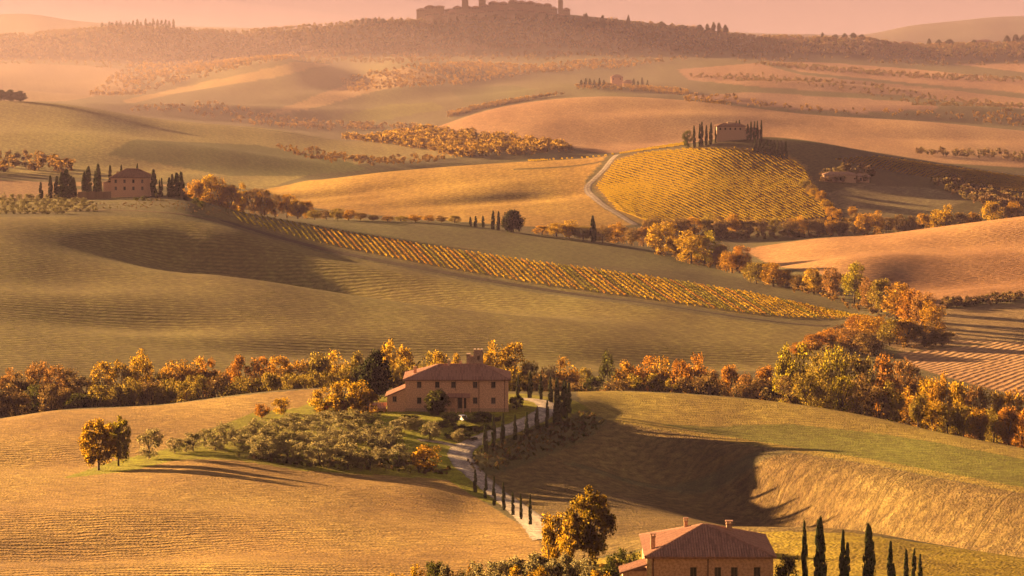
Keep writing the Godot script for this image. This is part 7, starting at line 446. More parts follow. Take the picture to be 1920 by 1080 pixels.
func terrain() -> void:
	var n := depth.size()
	var kind := PackedInt32Array()
	kind.resize(n * NCOL)
	for f in FIELDS.size():
		var out: Array = FIELDS[f][4]
		var m := out.size() / 2
		for j in NCOL:
			var u := lerpf(U0, U1, j / float(NCOL - 1))
			var cuts := []
			for k in m:
				var a := k * 2
				var b := (k + 1) % m * 2
				var ua: float = -out[a] / out[a + 1]
				var ub: float = -out[b] / out[b + 1]
				if (ua > u) != (ub > u):
					cuts.append(lerpf(-out[a + 1], -out[b + 1], (u - ua) / (ub - ua)))
			cuts.sort()
			for k in range(0, cuts.size() - 1, 2):
				var i0 := depth.bsearch(cuts[k])
				var i1 := depth.bsearch(cuts[k + 1])
				for i in range(i0, mini(i1, n)):
					kind[i * NCOL + j] = f + 1
	var patch := FastNoiseLite.new()
	patch.seed = 4
	patch.frequency = 0.02
	patch.fractal_octaves = 4
	var count := FIELDS.size() + 1
	var verts: Array[PackedVector3Array] = []
	var norms: Array[PackedVector3Array] = []
	var cols: Array[PackedColorArray] = []
	var uvs: Array[PackedVector2Array] = []
	var idx: Array[PackedInt32Array] = []
	var seen: Array[Dictionary] = []
	for f in count:
		verts.append(PackedVector3Array())
		norms.append(PackedVector3Array())
		cols.append(PackedColorArray())
		uvs.append(PackedVector2Array())
		idx.append(PackedInt32Array())
		seen.append({})
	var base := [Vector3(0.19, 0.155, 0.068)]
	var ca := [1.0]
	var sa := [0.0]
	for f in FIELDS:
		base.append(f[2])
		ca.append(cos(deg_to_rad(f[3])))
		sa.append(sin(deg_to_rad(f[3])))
	var du := (U1 - U0) / (NCOL - 1)
	var quad := PackedInt32Array([0, 0, 0, 0])
	for i in n - 1:
		for j in NCOL - 1:
			var o := i * NCOL + j
			var f := kind[o]
			quad[0] = o
			quad[1] = o + 1
			quad[2] = o + NCOL + 1
			quad[3] = o + NCOL
			var s := seen[f]
			for q in 4:
				var v := quad[q]
				if s.has(v):
					quad[q] = s[v]
					continue
				var r := v / NCOL
				var c := v % NCOL
				var d := depth[r]
				var u := U0 + du * c
				var at := Vector3(u * d, ground[v], -d)
				var c0 := maxi(c - 1, 0)
				var c1 := mini(c + 1, NCOL - 1)
				var r0 := maxi(r - 1, 0)
				var r1 := mini(r + 1, n - 1)
				var hu := (ground[r * NCOL + c1] - ground[r * NCOL + c0]) / (du * (c1 - c0))
				var hd := (ground[r1 * NCOL + c] - ground[r0 * NCOL + c]) / (depth[r1] - depth[r0])
				var hx := hu / d
				verts[f].append(at)
				norms[f].append(Vector3(-hx, 1.0, hd - hx * u).normalized())
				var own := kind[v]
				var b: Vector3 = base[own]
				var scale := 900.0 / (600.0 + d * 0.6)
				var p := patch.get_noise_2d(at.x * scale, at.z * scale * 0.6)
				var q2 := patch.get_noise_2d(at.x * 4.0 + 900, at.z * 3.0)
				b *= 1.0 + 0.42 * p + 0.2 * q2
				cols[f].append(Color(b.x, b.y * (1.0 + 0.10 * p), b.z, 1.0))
				uvs[f].append(Vector2(at.x * ca[f] - at.z * sa[f], at.x * sa[f] + at.z * ca[f]) / 36.0)
				s[v] = verts[f].size() - 1
				quad[q] = s[v]
			idx[f].append_array([quad[0], quad[3], quad[1], quad[1], quad[3], quad[2]])
	for f in count:
		if idx[f].is_empty():
			continue
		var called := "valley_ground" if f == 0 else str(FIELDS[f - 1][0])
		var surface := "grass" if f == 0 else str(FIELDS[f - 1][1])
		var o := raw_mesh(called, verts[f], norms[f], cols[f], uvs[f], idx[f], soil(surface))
		o.set_meta("kind", "structure")
	# the slope that the viewer stands on
	var v2 := PackedVector3Array()
	var c2 := PackedColorArray()
	var t2 := PackedVector2Array()
	var i2 := PackedInt32Array()
	var w2 := 61
	var rows := 37
	for i in rows:
		var d := 300.0 - i * 10.0
		for j in w2:
			var u := lerpf(U0, U1, j / float(w2 - 1))
			var x := u * 300.0
			var edge := land(x, -300.0)
			var k := clampf((300.0 - d) / 300.0, 0, 1)
			v2.append(Vector3(x, lerpf(edge, 148.2, pow(k, 1.05)) , -d))
			c2.append(Color(0.24, 0.2, 0.06))
			t2.append(Vector2(x, d) / 36.0)
	for i in rows - 1:
		for j in w2 - 1:
			var o := i * w2 + j
			i2.append_array([o, o + 1, o + w2, o + 1, o + w2 + 1, o + w2])
	var slope := raw_mesh("hill_slope", v2, PackedVector3Array(), c2, t2, i2, soil("grass"))
	slope.set_meta("kind", "structure")

func raw_mesh(called: String, v: PackedVector3Array, nn: PackedVector3Array, c: PackedColorArray, uv: PackedVector2Array, ix: PackedInt32Array, m: Material, parent: Node = self) -> MeshInstance3D:
	var arrays := []
	arrays.resize(Mesh.ARRAY_MAX)
	arrays[Mesh.ARRAY_VERTEX] = v
	if nn.size():
		arrays[Mesh.ARRAY_NORMAL] = nn
	if c.size():
		arrays[Mesh.ARRAY_COLOR] = c
	if uv.size():
		arrays[Mesh.ARRAY_TEX_UV] = uv
	if ix.size():
		arrays[Mesh.ARRAY_INDEX] = ix
	var am := ArrayMesh.new()
	am.add_surface_from_arrays(Mesh.PRIMITIVE_TRIANGLES, arrays)
	if not nn.size():
		var st := SurfaceTool.new()
		st.create_from(am, 0)
		st.generate_normals()
		am = st.commit()
	var o := MeshInstance3D.new()
	o.mesh = am
	o.material_override = m
	o.name = called if parent != self else numbered(called)
	parent.add_child(o, true)
	return o

func numbered(called: String) -> String:
	var k: int = used.get(called, 0)
	used[called] = k + 1
	return called if k == 0 else "%s_%03d" % [called, k]


# ------------------------------------------------------------------ materials
func noise_picture(seed_: int, freq: float, size: int, octaves := 4) -> Image:
	var f := FastNoiseLite.new()
	f.seed = seed_
	f.frequency = freq
	f.fractal_octaves = octaves
	return f.get_seamless_image(size, size)

func textures() -> void:
	var size := 512
	var fine := noise_picture(11, 0.09, size, 3)
	var mid := noise_picture(23, 0.018, size, 4)
	var warp := noise_picture(31, 0.008, size, 2)
	for surface in ["plough", "stubble", "grass", "contour", "furrow"]:
		var color := Image.create(size, size, true, Image.FORMAT_RGB8)
		var relief := Image.create(size, size, true, Image.FORMAT_RGB8)
		for y in size:
			for x in size:
				var a := fine.get_pixel(x, y).r
				var b := mid.get_pixel(x, y).r
				var w := warp.get_pixel(x, y).r
				var rows := 0.0
				var h := 0.0
				if surface == "plough":
					rows = 0.5 + 0.5 * sin(TAU * (y * 12.0 / size + w * 0.9))
					h = 0.55 * rows + 0.6 * a * (0.5 + 0.5 * b)
				elif surface == "stubble":
					rows = 0.5 + 0.5 * sin(TAU * (y * 9.0 / size + w * 1.4))
					h = 0.35 * rows * b + 0.8 * a
				elif surface == "contour":
					rows = 0.5 + 0.5 * sin(TAU * (y * 8.0 / size + w * 0.4)) * (0.35 + b)
					h = 0.6 * rows + 0.22 * a
					a = lerpf(0.5, a, 0.55)
				elif surface == "furrow":
					rows = 0.5 + 0.5 * sin(TAU * (y * 10.0 / size + w * 0.35))
					h = 0.7 * rows + 0.2 * a
				else:
					h = 0.6 * a + 0.4 * b
				if surface == "stubble" and (absi(y - 150) < 4 or absi(y - 178) < 4):
					h *= 0.4
					rows = 0.0
				var tone := 0.74 + 0.34 * (a - 0.5) + 0.24 * (b - 0.5) + 0.12 * (rows - 0.5)
				color.set_pixel(x, y, Color(tone, tone * (0.99 + 0.05 * (b - 0.5)), tone * 0.97))
				relief.set_pixel(x, y, Color(h, h, h))
		tex[surface] = ImageTexture.create_from_image(color)
		tex[surface + "_relief"] = ImageTexture.create_from_image(relief)
	# rough brick and plaster
	var br := Image.create(256, 256, true, Image.FORMAT_RGB8)
	var bh := Image.create(256, 256, true, Image.FORMAT_RGB8)
	var rn := RandomNumberGenerator.new()
	rn.seed = 5
	for y in 256:
		for x in 256:
			var a := fine.get_pixel(x * 2, y * 2).r
			var b := mid.get_pixel(x * 2, y * 2).r
			var tone := 0.88 + 0.22 * (a - 0.5) + 0.3 * (b - 0.5) + rn.randf_range(-0.05, 0.05)
			br.set_pixel(x, y, Color(tone, tone * 0.98, tone * 0.96))
			bh.set_pixel(x, y, Color(a, a, a))
	tex.plaster = ImageTexture.create_from_image(br)
	tex.plaster_relief = ImageTexture.create_from_image(bh)

func soil(surface: String) -> StandardMaterial3D:
	if mats.has(surface):
		return mats[surface]
	var m := StandardMaterial3D.new()
	m.resource_name = surface
	m.vertex_color_use_as_albedo = true
	m.albedo_color = Color(1.0, 1.0, 1.0)
	m.albedo_texture = tex[surface]
	m.roughness = 0.95
	m.metallic_specular = 0.15
	m.heightmap_enabled = true
	m.heightmap_texture = tex[surface + "_relief"]
	m.heightmap_scale = {"plough": 34.0, "stubble": 34.0, "grass": 22.0, "contour": 30.0, "furrow": 32.0}[surface]
	mats[surface] = m
	return m

func paint(called: String, c: Color, rough := 0.85) -> StandardMaterial3D:
	# c is a linear base colour; the plaster grain lies over it in world space
	if mats.has(called):
		return mats[called]
	var m := StandardMaterial3D.new()
	m.resource_name = called
	m.albedo_color = c.linear_to_srgb()
	m.roughness = rough
	m.metallic_specular = 0.3
	m.vertex_color_use_as_albedo = true
	if rough > 0.5:
		m.albedo_texture = tex.plaster
		m.heightmap_enabled = true
		m.heightmap_texture = tex.plaster_relief
		m.heightmap_scale = 2.0
		m.uv1_triplanar = true
		m.uv1_world_triplanar = true
		m.uv1_scale = Vector3.ONE * 0.23
	mats[called] = m
	return m

const TINTS := {
	"gold": Vector3(0.80, 0.48, 0.035), "amber": Vector3(0.74, 0.39, 0.04), "orange": Vector3(0.72, 0.32, 0.04), "rust": Vector3(0.52, 0.27, 0.075),
	"red": Vector3(0.55, 0.14, 0.025), "lime": Vector3(0.58, 0.46, 0.03), "olive": Vector3(0.48, 0.35, 0.06), "green": Vector3(0.15, 0.155, 0.035),
	"brown": Vector3(0.36, 0.23, 0.08), "silver": Vector3(0.50, 0.43, 0.22), "deep": Vector3(0.052, 0.058, 0.021), "cypress": Vector3(0.055, 0.062, 0.022),
	"domed": Vector3(0.50, 0.33, 0.03), "vineamber": Vector3(0.62, 0.31, 0.04), "fwood": Vector3(0.24, 0.18, 0.07), "fbrown": Vector3(0.28, 0.175, 0.075), "famber": Vector3(0.46, 0.26, 0.05),
	"fgold": Vector3(0.55, 0.33, 0.04), "fsage": Vector3(0.24, 0.21, 0.07), "vine": Vector3(0.74, 0.46, 0.03), "vinegreen": Vector3(0.36, 0.30, 0.035),
}

func leaf(tint: String) -> StandardMaterial3D:
	var key := "leaf_" + tint
	if mats.has(key):
		return mats[key]
	var m := StandardMaterial3D.new()
	m.resource_name = key
	var c: Vector3 = TINTS[tint]
	m.albedo_color = Color(c.x, c.y, c.z).linear_to_srgb()
	m.vertex_color_use_as_albedo = true
	m.roughness = 0.8
	m.metallic_specular = 0.05
	m.cull_mode = BaseMaterial3D.CULL_DISABLED
	m.backlight_enabled = true
	m.backlight = Color(0.95, 0.9, 0.75) if not tint in ["cypress", "deep"] else Color(0.2, 0.2, 0.14)
	mats[key] = m
	return m


# ------------------------------------------------------------------ roads
func smooth_line(p: Array, step: float) -> PackedVector2Array:
	var c := Curve3D.new()
	var pts := []
	for k in range(0, p.size(), 2):
		pts.append(Vector3(p[k], 0, p[k + 1]))
	for k in pts.size():
		var t: Vector3 = (pts[mini(k + 1, pts.size() - 1)] - pts[maxi(k - 1, 0)]) / 6.0
		c.add_point(pts[k], -t, t)
	var out := PackedVector2Array()
	var length := c.get_baked_length()
	var n := int(length / step) + 1
	for k in n + 1:
		var q := c.sample_baked(length * k / n, true)
		out.append(Vector2(q.x, q.z))
	return out

func roads() -> void:
	var rn := RandomNumberGenerator.new()
	rn.seed = 8
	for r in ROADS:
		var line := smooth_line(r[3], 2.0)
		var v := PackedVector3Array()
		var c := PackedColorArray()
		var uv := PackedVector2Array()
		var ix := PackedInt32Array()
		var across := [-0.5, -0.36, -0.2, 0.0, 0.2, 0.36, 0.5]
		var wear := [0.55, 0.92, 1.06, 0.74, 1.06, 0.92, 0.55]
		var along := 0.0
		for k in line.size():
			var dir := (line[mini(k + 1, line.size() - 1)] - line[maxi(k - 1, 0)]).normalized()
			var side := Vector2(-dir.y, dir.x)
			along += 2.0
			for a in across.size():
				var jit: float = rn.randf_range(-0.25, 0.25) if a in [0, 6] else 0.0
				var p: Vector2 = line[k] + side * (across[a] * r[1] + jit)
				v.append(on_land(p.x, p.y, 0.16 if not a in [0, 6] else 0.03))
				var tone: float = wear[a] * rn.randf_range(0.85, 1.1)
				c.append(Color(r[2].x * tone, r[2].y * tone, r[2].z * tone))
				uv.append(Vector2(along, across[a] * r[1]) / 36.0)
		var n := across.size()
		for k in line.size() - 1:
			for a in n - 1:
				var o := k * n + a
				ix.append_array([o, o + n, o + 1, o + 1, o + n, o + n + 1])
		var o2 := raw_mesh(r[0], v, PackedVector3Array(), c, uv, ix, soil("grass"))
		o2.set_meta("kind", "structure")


# ------------------------------------------------------------------ shapes
func thing(called: String, label: String, category: String, at := Vector3.ZERO, turn := 0.0, group := "") -> Node3D:
	var o := Node3D.new()
	o.name = numbered(called)
	add_child(o)
	o.position = at
	o.rotation.y = turn
	tag(o, label, category, group)
	return o

func tag(o: Node3D, label: String, category: String, group := "") -> void:
	o.set_meta("label", label)
	o.set_meta("category", category)
	if group:
		o.set_meta("group", group)

func begin() -> SurfaceTool:
	var st := SurfaceTool.new()
	st.begin(Mesh.PRIMITIVE_TRIANGLES)
	st.set_smooth_group(-1)
	return st

func face(st: SurfaceTool, a: Vector3, b: Vector3, c: Vector3, d: Vector3, tone := 1.0) -> void:
	# a, b, c, d run counter-clockwise seen from outside
	st.set_color(Color(tone, tone, tone))
	for p in [a, c, b, a, d, c]:
		st.add_vertex(p)

func tri(st: SurfaceTool, a: Vector3, b: Vector3, c: Vector3, tone := 1.0) -> void:
	st.set_color(Color(tone, tone, tone))
	for p in [a, c, b]:
		st.add_vertex(p)

func box(st: SurfaceTool, lo: Vector3, hi: Vector3, tone := 1.0) -> void:
	var p := []
	for k in 8:
		p.append(Vector3(hi.x if k & 1 else lo.x, hi.y if k & 2 else lo.y, hi.z if k & 4 else lo.z))
	face(st, p[4], p[5], p[7], p[6], tone)
	face(st, p[1], p[0], p[2], p[3], tone)
	face(st, p[5], p[1], p[3], p[7], tone)
	face(st, p[0], p[4], p[6], p[2], tone)
	face(st, p[6], p[7], p[3], p[2], tone)
	face(st, p[0], p[1], p[5], p[4], tone)

func tube(st: SurfaceTool, a: Vector3, b: Vector3, ra: float, rb: float, sides := 7, tone := 1.0) -> void:
	var d := (b - a).normalized()
	var x := d.cross(Vector3.UP if absf(d.y) < 0.9 else Vector3.RIGHT).normalized()
	var y := d.cross(x)
	for k in sides:
		var p := TAU * k / sides
		var q := TAU * (k + 1) / sides
		var e0 := x * cos(p) + y * sin(p)
		var e1 := x * cos(q) + y * sin(q)
		face(st, a + e0 * ra, a + e1 * ra, b + e1 * rb, b + e0 * rb, tone)
		tri(st, b, b + e0 * rb, b + e1 * rb, tone)

func part(st: SurfaceTool, called: String, m: Material, parent: Node) -> MeshInstance3D:
	st.generate_normals()
	var o := MeshInstance3D.new()
	o.mesh = st.commit()
	o.material_override = m
	o.name = called if parent != self else numbered(called)
	parent.add_child(o, true)
	return o

# a wall face with openings: start, direction along it, outward normal, length, height, list of [x, y, w, h]
func wall_face(st: SurfaceTool, at: Vector3, along: Vector3, out: Vector3, length: float, height: float, holes: Array, deep := 0.28) -> void:
	var xs := [0.0, length]
	var ys := [0.0, height]
	for h in holes:
		xs.append_array([h[0], h[0] + h[2]])
		ys.append_array([h[1], h[1] + h[3]])
	xs.sort()
	ys.sort()
	for i in xs.size() - 1:
		for j in ys.size() - 1:
			var x0: float = xs[i]
			var x1: float = xs[i + 1]
			var y0: float = ys[j]
			var y1: float = ys[j + 1]
			if x1 - x0 < 1e-4 or y1 - y0 < 1e-4:
				continue
			var open := false
			for h in holes:
				if x0 >= h[0] - 1e-4 and x1 <= h[0] + h[2] + 1e-4 and y0 >= h[1] - 1e-4 and y1 <= h[1] + h[3] + 1e-4:
					open = true
			if not open:
				face(st, at + along * x0 + Vector3.UP * y0, at + along * x1 + Vector3.UP * y0, at + along * x1 + Vector3.UP * y1, at + along * x0 + Vector3.UP * y1)
	for h in holes:
		var a: Vector3 = at + along * h[0] + Vector3.UP * h[1]
		var b: Vector3 = a + along * h[2]
		var c: Vector3 = b + Vector3.UP * h[3]
		var d: Vector3 = a + Vector3.UP * h[3]
		var back := -out * deep
		face(st, a, a + back, b + back, b)
		face(st, b, b + back, c + back, c)
		face(st, c, c + back, d + back, d)
		face(st, d, d + back, a + back, a)

func window(parent: Node, at: Vector3, along: Vector3, out: Vector3, h: Array, shutters := false, deep := 0.2) -> void:
	var o: Vector3 = at + along * h[0] + Vector3.UP * h[1] - out * deep
	var st := begin()
	face(st, o, o + along * h[2], o + along * h[2] + Vector3.UP * h[3], o + Vector3.UP * h[3])
	var w := part(st, "window", paint("window_glass", Color(0.025, 0.022, 0.02), 0.25), parent)
	st = begin()
	var t := 0.09
	for r in [[0, 0, h[2], t], [0, h[3] - t, h[2], t], [0, t, t, h[3] - 2 * t], [h[2] - t, t, t, h[3] - 2 * t], [h[2] / 2 - t / 2, t, t, h[3] - 2 * t]]:
		var p: Vector3 = o + along * r[0] + Vector3.UP * r[1] + out * 0.05
		face(st, p, p + along * r[2], p + along * r[2] + Vector3.UP * r[3], p + Vector3.UP * r[3])
	part(st, "frame", paint("window_frame", Color(0.10, 0.065, 0.04), 0.6), w)
	st = begin()
	var s: Vector3 = at + along * (h[0] - 0.12) + Vector3.UP * (h[1] - 0.14)
	slab(st, s, along * (h[2] + 0.24), Vector3.UP * 0.13, out * 0.12)
	part(st, "sill", paint("sill_stone", Color(0.34, 0.27, 0.21)), w)

func slab(st: SurfaceTool, o: Vector3, a: Vector3, b: Vector3, c: Vector3, tone := 1.0) -> void:
	# a box spanned by a (along), b (up) and c (out): a x b points along c
	face(st, o + c, o + a + c, o + a + b + c, o + b + c, tone)
	face(st, o + a, o, o + b, o + a + b, tone)
	face(st, o + a + c, o + a, o + a + b, o + a + b + c, tone)
	face(st, o, o + c, o + b + c, o + b, tone)
	face(st, o + b + c, o + a + b + c, o + a + b, o + b, tone)
	face(st, o, o + a, o + a + c, o + c, tone)

# one sloping roof face: eave from a to b (seen from outside, a on the left), ridge from c (above a) to d (above b); cover tiles run up the slope
func tiled(st: SurfaceTool, a: Vector3, b: Vector3, c: Vector3, d: Vector3, pitch: float, rn: RandomNumberGenerator) -> void:
	if c.distance_to(d) < 0.05:
		tri(st, a, b, c, 0.85)
	else:
		face(st, a, b, d, c, 0.85)
	var along := (b - a).normalized()
	var n := along.cross((c + d) * 0.5 - (a + b) * 0.5).normalized()
	var up := n.cross(along).normalized()
	var length := a.distance_to(b)
	var count := int(length / pitch)
	var lc := (c - a).dot(along)
	var ld := (d - a).dot(along)
	var rise := (c - a).dot(up)
	for k in count:
		var s := (k + 0.5) * length / count
		var top := rise
		if s < lc:
			top = rise * s / lc
		elif s > ld:
			top = rise * (length - s) / (length - ld)
		if top < 0.2:
			continue
		var r := pitch * 0.4
		var seg := maxi(1, int(top / 1.6))
		for q in seg:
			var o := a + along * (s + rn.randf_range(-0.02, 0.02)) + up * (top * q / seg - (0.05 if q == 0 else 0.0)) + n * rn.randf_range(0.0, 0.02)
			var e := a + along * s + up * top * (q + 1) / seg
			var tone := rn.randf_range(0.7, 1.25)
			var px := [-r, -r * 0.6, r * 0.6, r]
			var py := [0.01, r * 0.9, r * 0.9, 0.01]
			for g in 3:
				face(st, o + along * px[g] + n * py[g], o + along * px[g + 1] + n * py[g + 1], e + along * px[g + 1] + n * py[g + 1], e + along * px[g] + n * py[g], tone)
			face(st, o + along * px[0] + n * py[0], o + along * px[3] + n * py[3], o + along * px[2] + n * py[2], o + along * px[1] + n * py[1], tone * 0.9)

# hipped roof over x0..x1, z0 (back) .. z1 (front), eaves at y, ridge at y + rise, ridge from rx0 to rx1 at the middle depth
func hip_roof(parent: Node, x0: float, x1: float, z0: float, z1: float, y: float, rise: float, rx0: float, rx1: float, pitch: float, m: Material, seed_: int) -> MeshInstance3D:
	var rn := RandomNumberGenerator.new()
	rn.seed = seed_
	var st := begin()
	var zm := (z0 + z1) / 2
	var fl := Vector3(x0, y, z1)
	var fr := Vector3(x1, y, z1)
	var bl := Vector3(x0, y, z0)
	var br := Vector3(x1, y, z0)
	var ra := Vector3(rx0, y + rise, zm)
	var rb := Vector3(rx1, y + rise, zm)
	tiled(st, fl, fr, ra, rb, pitch, rn)
	tiled(st, br, bl, rb, ra, pitch, rn)
	tiled(st, bl, fl, ra, ra, pitch, rn)
	tiled(st, fr, br, rb, rb, pitch, rn)
	face(st, bl, br, fr, fl, 0.5)
	for e in [[fl, fr], [fr, br], [br, bl], [bl, fl]]:
		face(st, e[0] - Vector3.UP * 0.22, e[1] - Vector3.UP * 0.22, e[1], e[0], 0.55)
	face(st, bl - Vector3.UP * 0.22, br - Vector3.UP * 0.22, fr - Vector3.UP * 0.22, fl - Vector3.UP * 0.22, 0.5)
	var roof := part(st, "roof", m, parent)
	st = begin()
	for e in [[fl, ra], [fr, rb], [bl, ra], [br, rb], [ra, rb]]:
		var a: Vector3 = e[0]
		var b: Vector3 = e[1]
		var n := int(a.distance_to(b) / 0.5)
		for k in n:
			var p := a.lerp(b, k / float(n)) + Vector3.UP * 0.05
			var q := a.lerp(b, (k + 1.08) / float(n)) + Vector3.UP * 0.03
			tube(st, p, q, pitch * 0.55, pitch * 0.48, 6, rn.randf_range(0.75, 1.25))
	part(st, "ridge_tiles", m, roof)
	return roof

func chimney(parent: Node, at: Vector3, w: float, h: float, m: Material) -> void:
	var st := begin()
	box(st, at + Vector3(-w / 2, -0.6, -w / 2), at + Vector3(w / 2, h, w / 2))
	box(st, at + Vector3(-w * 0.62, h + 0.002, -w * 0.62), at + Vector3(w * 0.62, h + 0.12, w * 0.62), 0.9)
	for k in [-1, 1]:
		box(st, at + Vector3(k * w * 0.36 - 0.08, h + 0.122, -w * 0.4), at + Vector3(k * w * 0.36 + 0.08, h + 0.42, w * 0.4), 0.9)
	var c := part(st, "chimney", m, parent)
	st = begin()
	box(st, at + Vector3(-w * 0.7, h + 0.424, -w * 0.7), at + Vector3(w * 0.7, h + 0.52, w * 0.7), 1.1)
	part(st, "chimney_cap", paint("roof_tile", Color(0.41, 0.215, 0.15)), c)

func block_walls(parent: Node, x0: float, x1: float, z0: float, z1: float, y: float, h: float, front: Array, left: Array, m: Material, deep := 0.28) -> void:
	var sides := [[Vector3(x0, y, z1), Vector3.RIGHT, Vector3.BACK, x1 - x0, front], [Vector3(x1, y, z1), Vector3.FORWARD, Vector3.RIGHT, z1 - z0, []], [Vector3(x1, y, z0), Vector3.LEFT, Vector3.FORWARD, x1 - x0, []], [Vector3(x0, y, z0), Vector3.BACK, Vector3.LEFT, z1 - z0, left]]
	for s in sides:
		var st := begin()
		wall_face(st, s[0], s[1], s[2], s[3], h, s[4], deep)
		part(st, "wall", m, parent)
		for o in s[4]:
			window(parent, s[0], s[1], s[2], o)

# a hollow shaft of four walls with a roof slab; the front wall has openings that lead into the dark inside
func shaft(st: SurfaceTool, lo: Vector3, hi: Vector3, holes: Array) -> void:
	var w := hi.x - lo.x
	var d := hi.z - lo.z
	var h := hi.y - lo.y
	wall_face(st, Vector3(lo.x, lo.y, hi.z), Vector3.RIGHT, Vector3.BACK, w, h, holes, 0.5)
	wall_face(st, Vector3(hi.x, lo.y, hi.z), Vector3.FORWARD, Vector3.RIGHT, d, h, [])
	wall_face(st, Vector3(hi.x, lo.y, lo.z), Vector3.LEFT, Vector3.FORWARD, w, h, [])
	wall_face(st, Vector3(lo.x, lo.y, lo.z), Vector3.BACK, Vector3.LEFT, d, h, [])
	face(st, Vector3(lo.x, hi.y, hi.z), hi, Vector3(hi.x, hi.y, lo.z), Vector3(lo.x, hi.y, lo.z))

func drain(parent: Node, x: float, z: float, y0: float, y1: float) -> void:
	var st := begin()
	tube(st, Vector3(x, y0, z), Vector3(x, y1, z), 0.09, 0.09, 6)
	part(st, "drainpipe", paint("copper_pipe", Color(0.13, 0.07, 0.045), 0.6), parent)


# ------------------------------------------------------------------ the brick farmhouse on its knoll
func farmhouse() -> void:
	var y := 42.74
	var x0 := -29.43
	var x1 := -1.03
	var z1 := -795.0
	var z0 := z1 - 16.5
	var h := 51.58 - y
	var brick := paint("pink_brick", Color(0.64, 0.39, 0.25))
	var tile := paint("roof_tile", Color(0.41, 0.215, 0.15))
	var house := thing("farmhouse", "two-storey brick farmhouse with hipped tile roof and stone tower", "farmhouse", Vector3(x0, y, z1))
	var w := x1 - x0
	var holes := []
	for px in [786, 820, 850, 891, 925]:
		holes.append([(px - 760) * w / 193.0 - 0.6, h - 2.25, 1.2, 1.7])
	for px in [786, 891, 925]:
		holes.append([(px - 760) * w / 193.0 - 0.6, 2.2, 1.2, 1.7])
	holes.append([14.4, 0.9, 2.4, 2.9])
	block_walls(house, 0, w, -16.5, 0, -1.2, h + 1.2, shifted(holes, 1.2), [[3, 3.4, 1.1, 1.6], [10, 3.4, 1.1, 1.6]], brick)
	hip_roof(house, -0.6, w + 0.6, -17.1, 0.6, h, 3.3, w * 0.325, w * 0.74, 0.42, tile, 3)
	chimney(house, Vector3(w * 0.09, h + 1.0, -5.5), 0.8, 1.5, brick)
	chimney(house, Vector3(w * 0.42, h + 3.0, -7.5), 0.7, 1.2, brick)
	chimney(house, Vector3(w * 0.53, h + 3.1, -9.0), 0.6, 0.5, brick)
	drain(house, w * 0.715, 0.1, -1.0, h)
	drain(house, w * 0.965, 0.1, -1.0, h)
	drain(house, w * 0.49, 0.1, h - 3.0, h)
	# base course of rough stone
	var st := begin()
	box(st, Vector3(-0.08, -1.3, -0.3), Vector3(w + 0.08, 0.9, 0.08))
	part(st, "stone_base", paint("rough_stone", Color(0.42, 0.29, 0.2)), house)
	# tower of rough stone rising behind the ridge
	var stone := paint("rough_stone", Color(0.42, 0.29, 0.2))
	st = begin()
	var ta := w * 0.66
	shaft(st, Vector3(ta, h, -12.0), Vector3(ta + 2.6, h + 6.9, -8.2), [[1.0, 4.4, 0.7, 1.2]])
	for k in 3:
		box(st, Vector3(ta + 0.05 + k * 0.95, h + 6.902, -12.0), Vector3(ta + 0.6 + k * 0.95, h + 7.4, -8.2), 0.9)
	var tower := part(st, "stone_tower", stone, house)
	st = begin()
	box(st, Vector3(ta - 2.0, h, -11.8), Vector3(ta - 0.004, h + 5.4, -8.8))
	box(st, Vector3(ta - 2.0, h + 5.402, -11.8), Vector3(ta - 0.9, h + 6.1, -8.8), 0.85)
	part(st, "tower_stair", stone, tower)
	# porch: a tiled lean-to on posts over the door
	st = begin()
	var rn := RandomNumberGenerator.new()
	rn.seed = 4
	tiled(st, Vector3(11.6, 4.2, 2.7), Vector3(18.0, 4.2, 2.7), Vector3(11.6, 5.0, 0.01), Vector3(18.0, 5.0, 0.01), 0.4, rn)
	face(st, Vector3(11.6, 4.1, 2.7), Vector3(11.6, 4.9, 0.01), Vector3(18.0, 4.9, 0.01), Vector3(18.0, 4.1, 2.7), 0.5)
	var porch := part(st, "porch_roof", tile, house)
	for k in 4:
		st = begin()
		var px := 11.9 + k * 1.95
		box(st, Vector3(px, -0.6, 2.2), Vector3(px + 0.35, 4.15, 2.55))
		part(st, "porch_post", brick, porch)
	# lean-to annex
	st = begin()
	var ax0 := -5.0
	var az := 0.6
	var left_top := 4.3
	var right_top := 6.4
	var d0 := -9.0
	wall_face(st, Vector3(ax0, -1.2, az), Vector3.RIGHT, Vector3.BACK, -ax0, left_top + 1.2, [[1.5, 4.0, 1.1, 1.6]])
	tri(st, Vector3(ax0, left_top, az), Vector3(0, left_top, az), Vector3(0, right_top, az))
	wall_face(st, Vector3(ax0, -1.2, d0), Vector3.BACK, Vector3.LEFT, az - d0, left_top + 1.2, [])
	var annex := part(st, "annex", brick, house)
	window(house, Vector3(ax0, -1.2, az), Vector3.RIGHT, Vector3.BACK, [1.5, 4.0, 1.1, 1.6])
	st = begin()
	tiled(st, Vector3(ax0 - 0.5, left_top - 0.1, d0 - 0.3), Vector3(ax0 - 0.5, left_top - 0.1, az + 0.4), Vector3(0.0, right_top + 0.15, d0 - 0.3), Vector3(0.0, right_top + 0.15, az + 0.4), 0.42, rn)
	face(st, Vector3(ax0 - 0.5, left_top - 0.3, az + 0.4), Vector3(0, right_top - 0.05, az + 0.4), Vector3(0, right_top + 0.15, az + 0.4), Vector3(ax0 - 0.5, left_top - 0.1, az + 0.4), 0.6)
	part(st, "annex_roof", tile, annex)
	# low outbuilding with a square opening
	var shed := thing("outbuilding", "low terracotta outbuilding with a square dark window beside the farmhouse annex", "outbuilding", Vector3(x0 - 5.2, y, z1))
	st = begin()
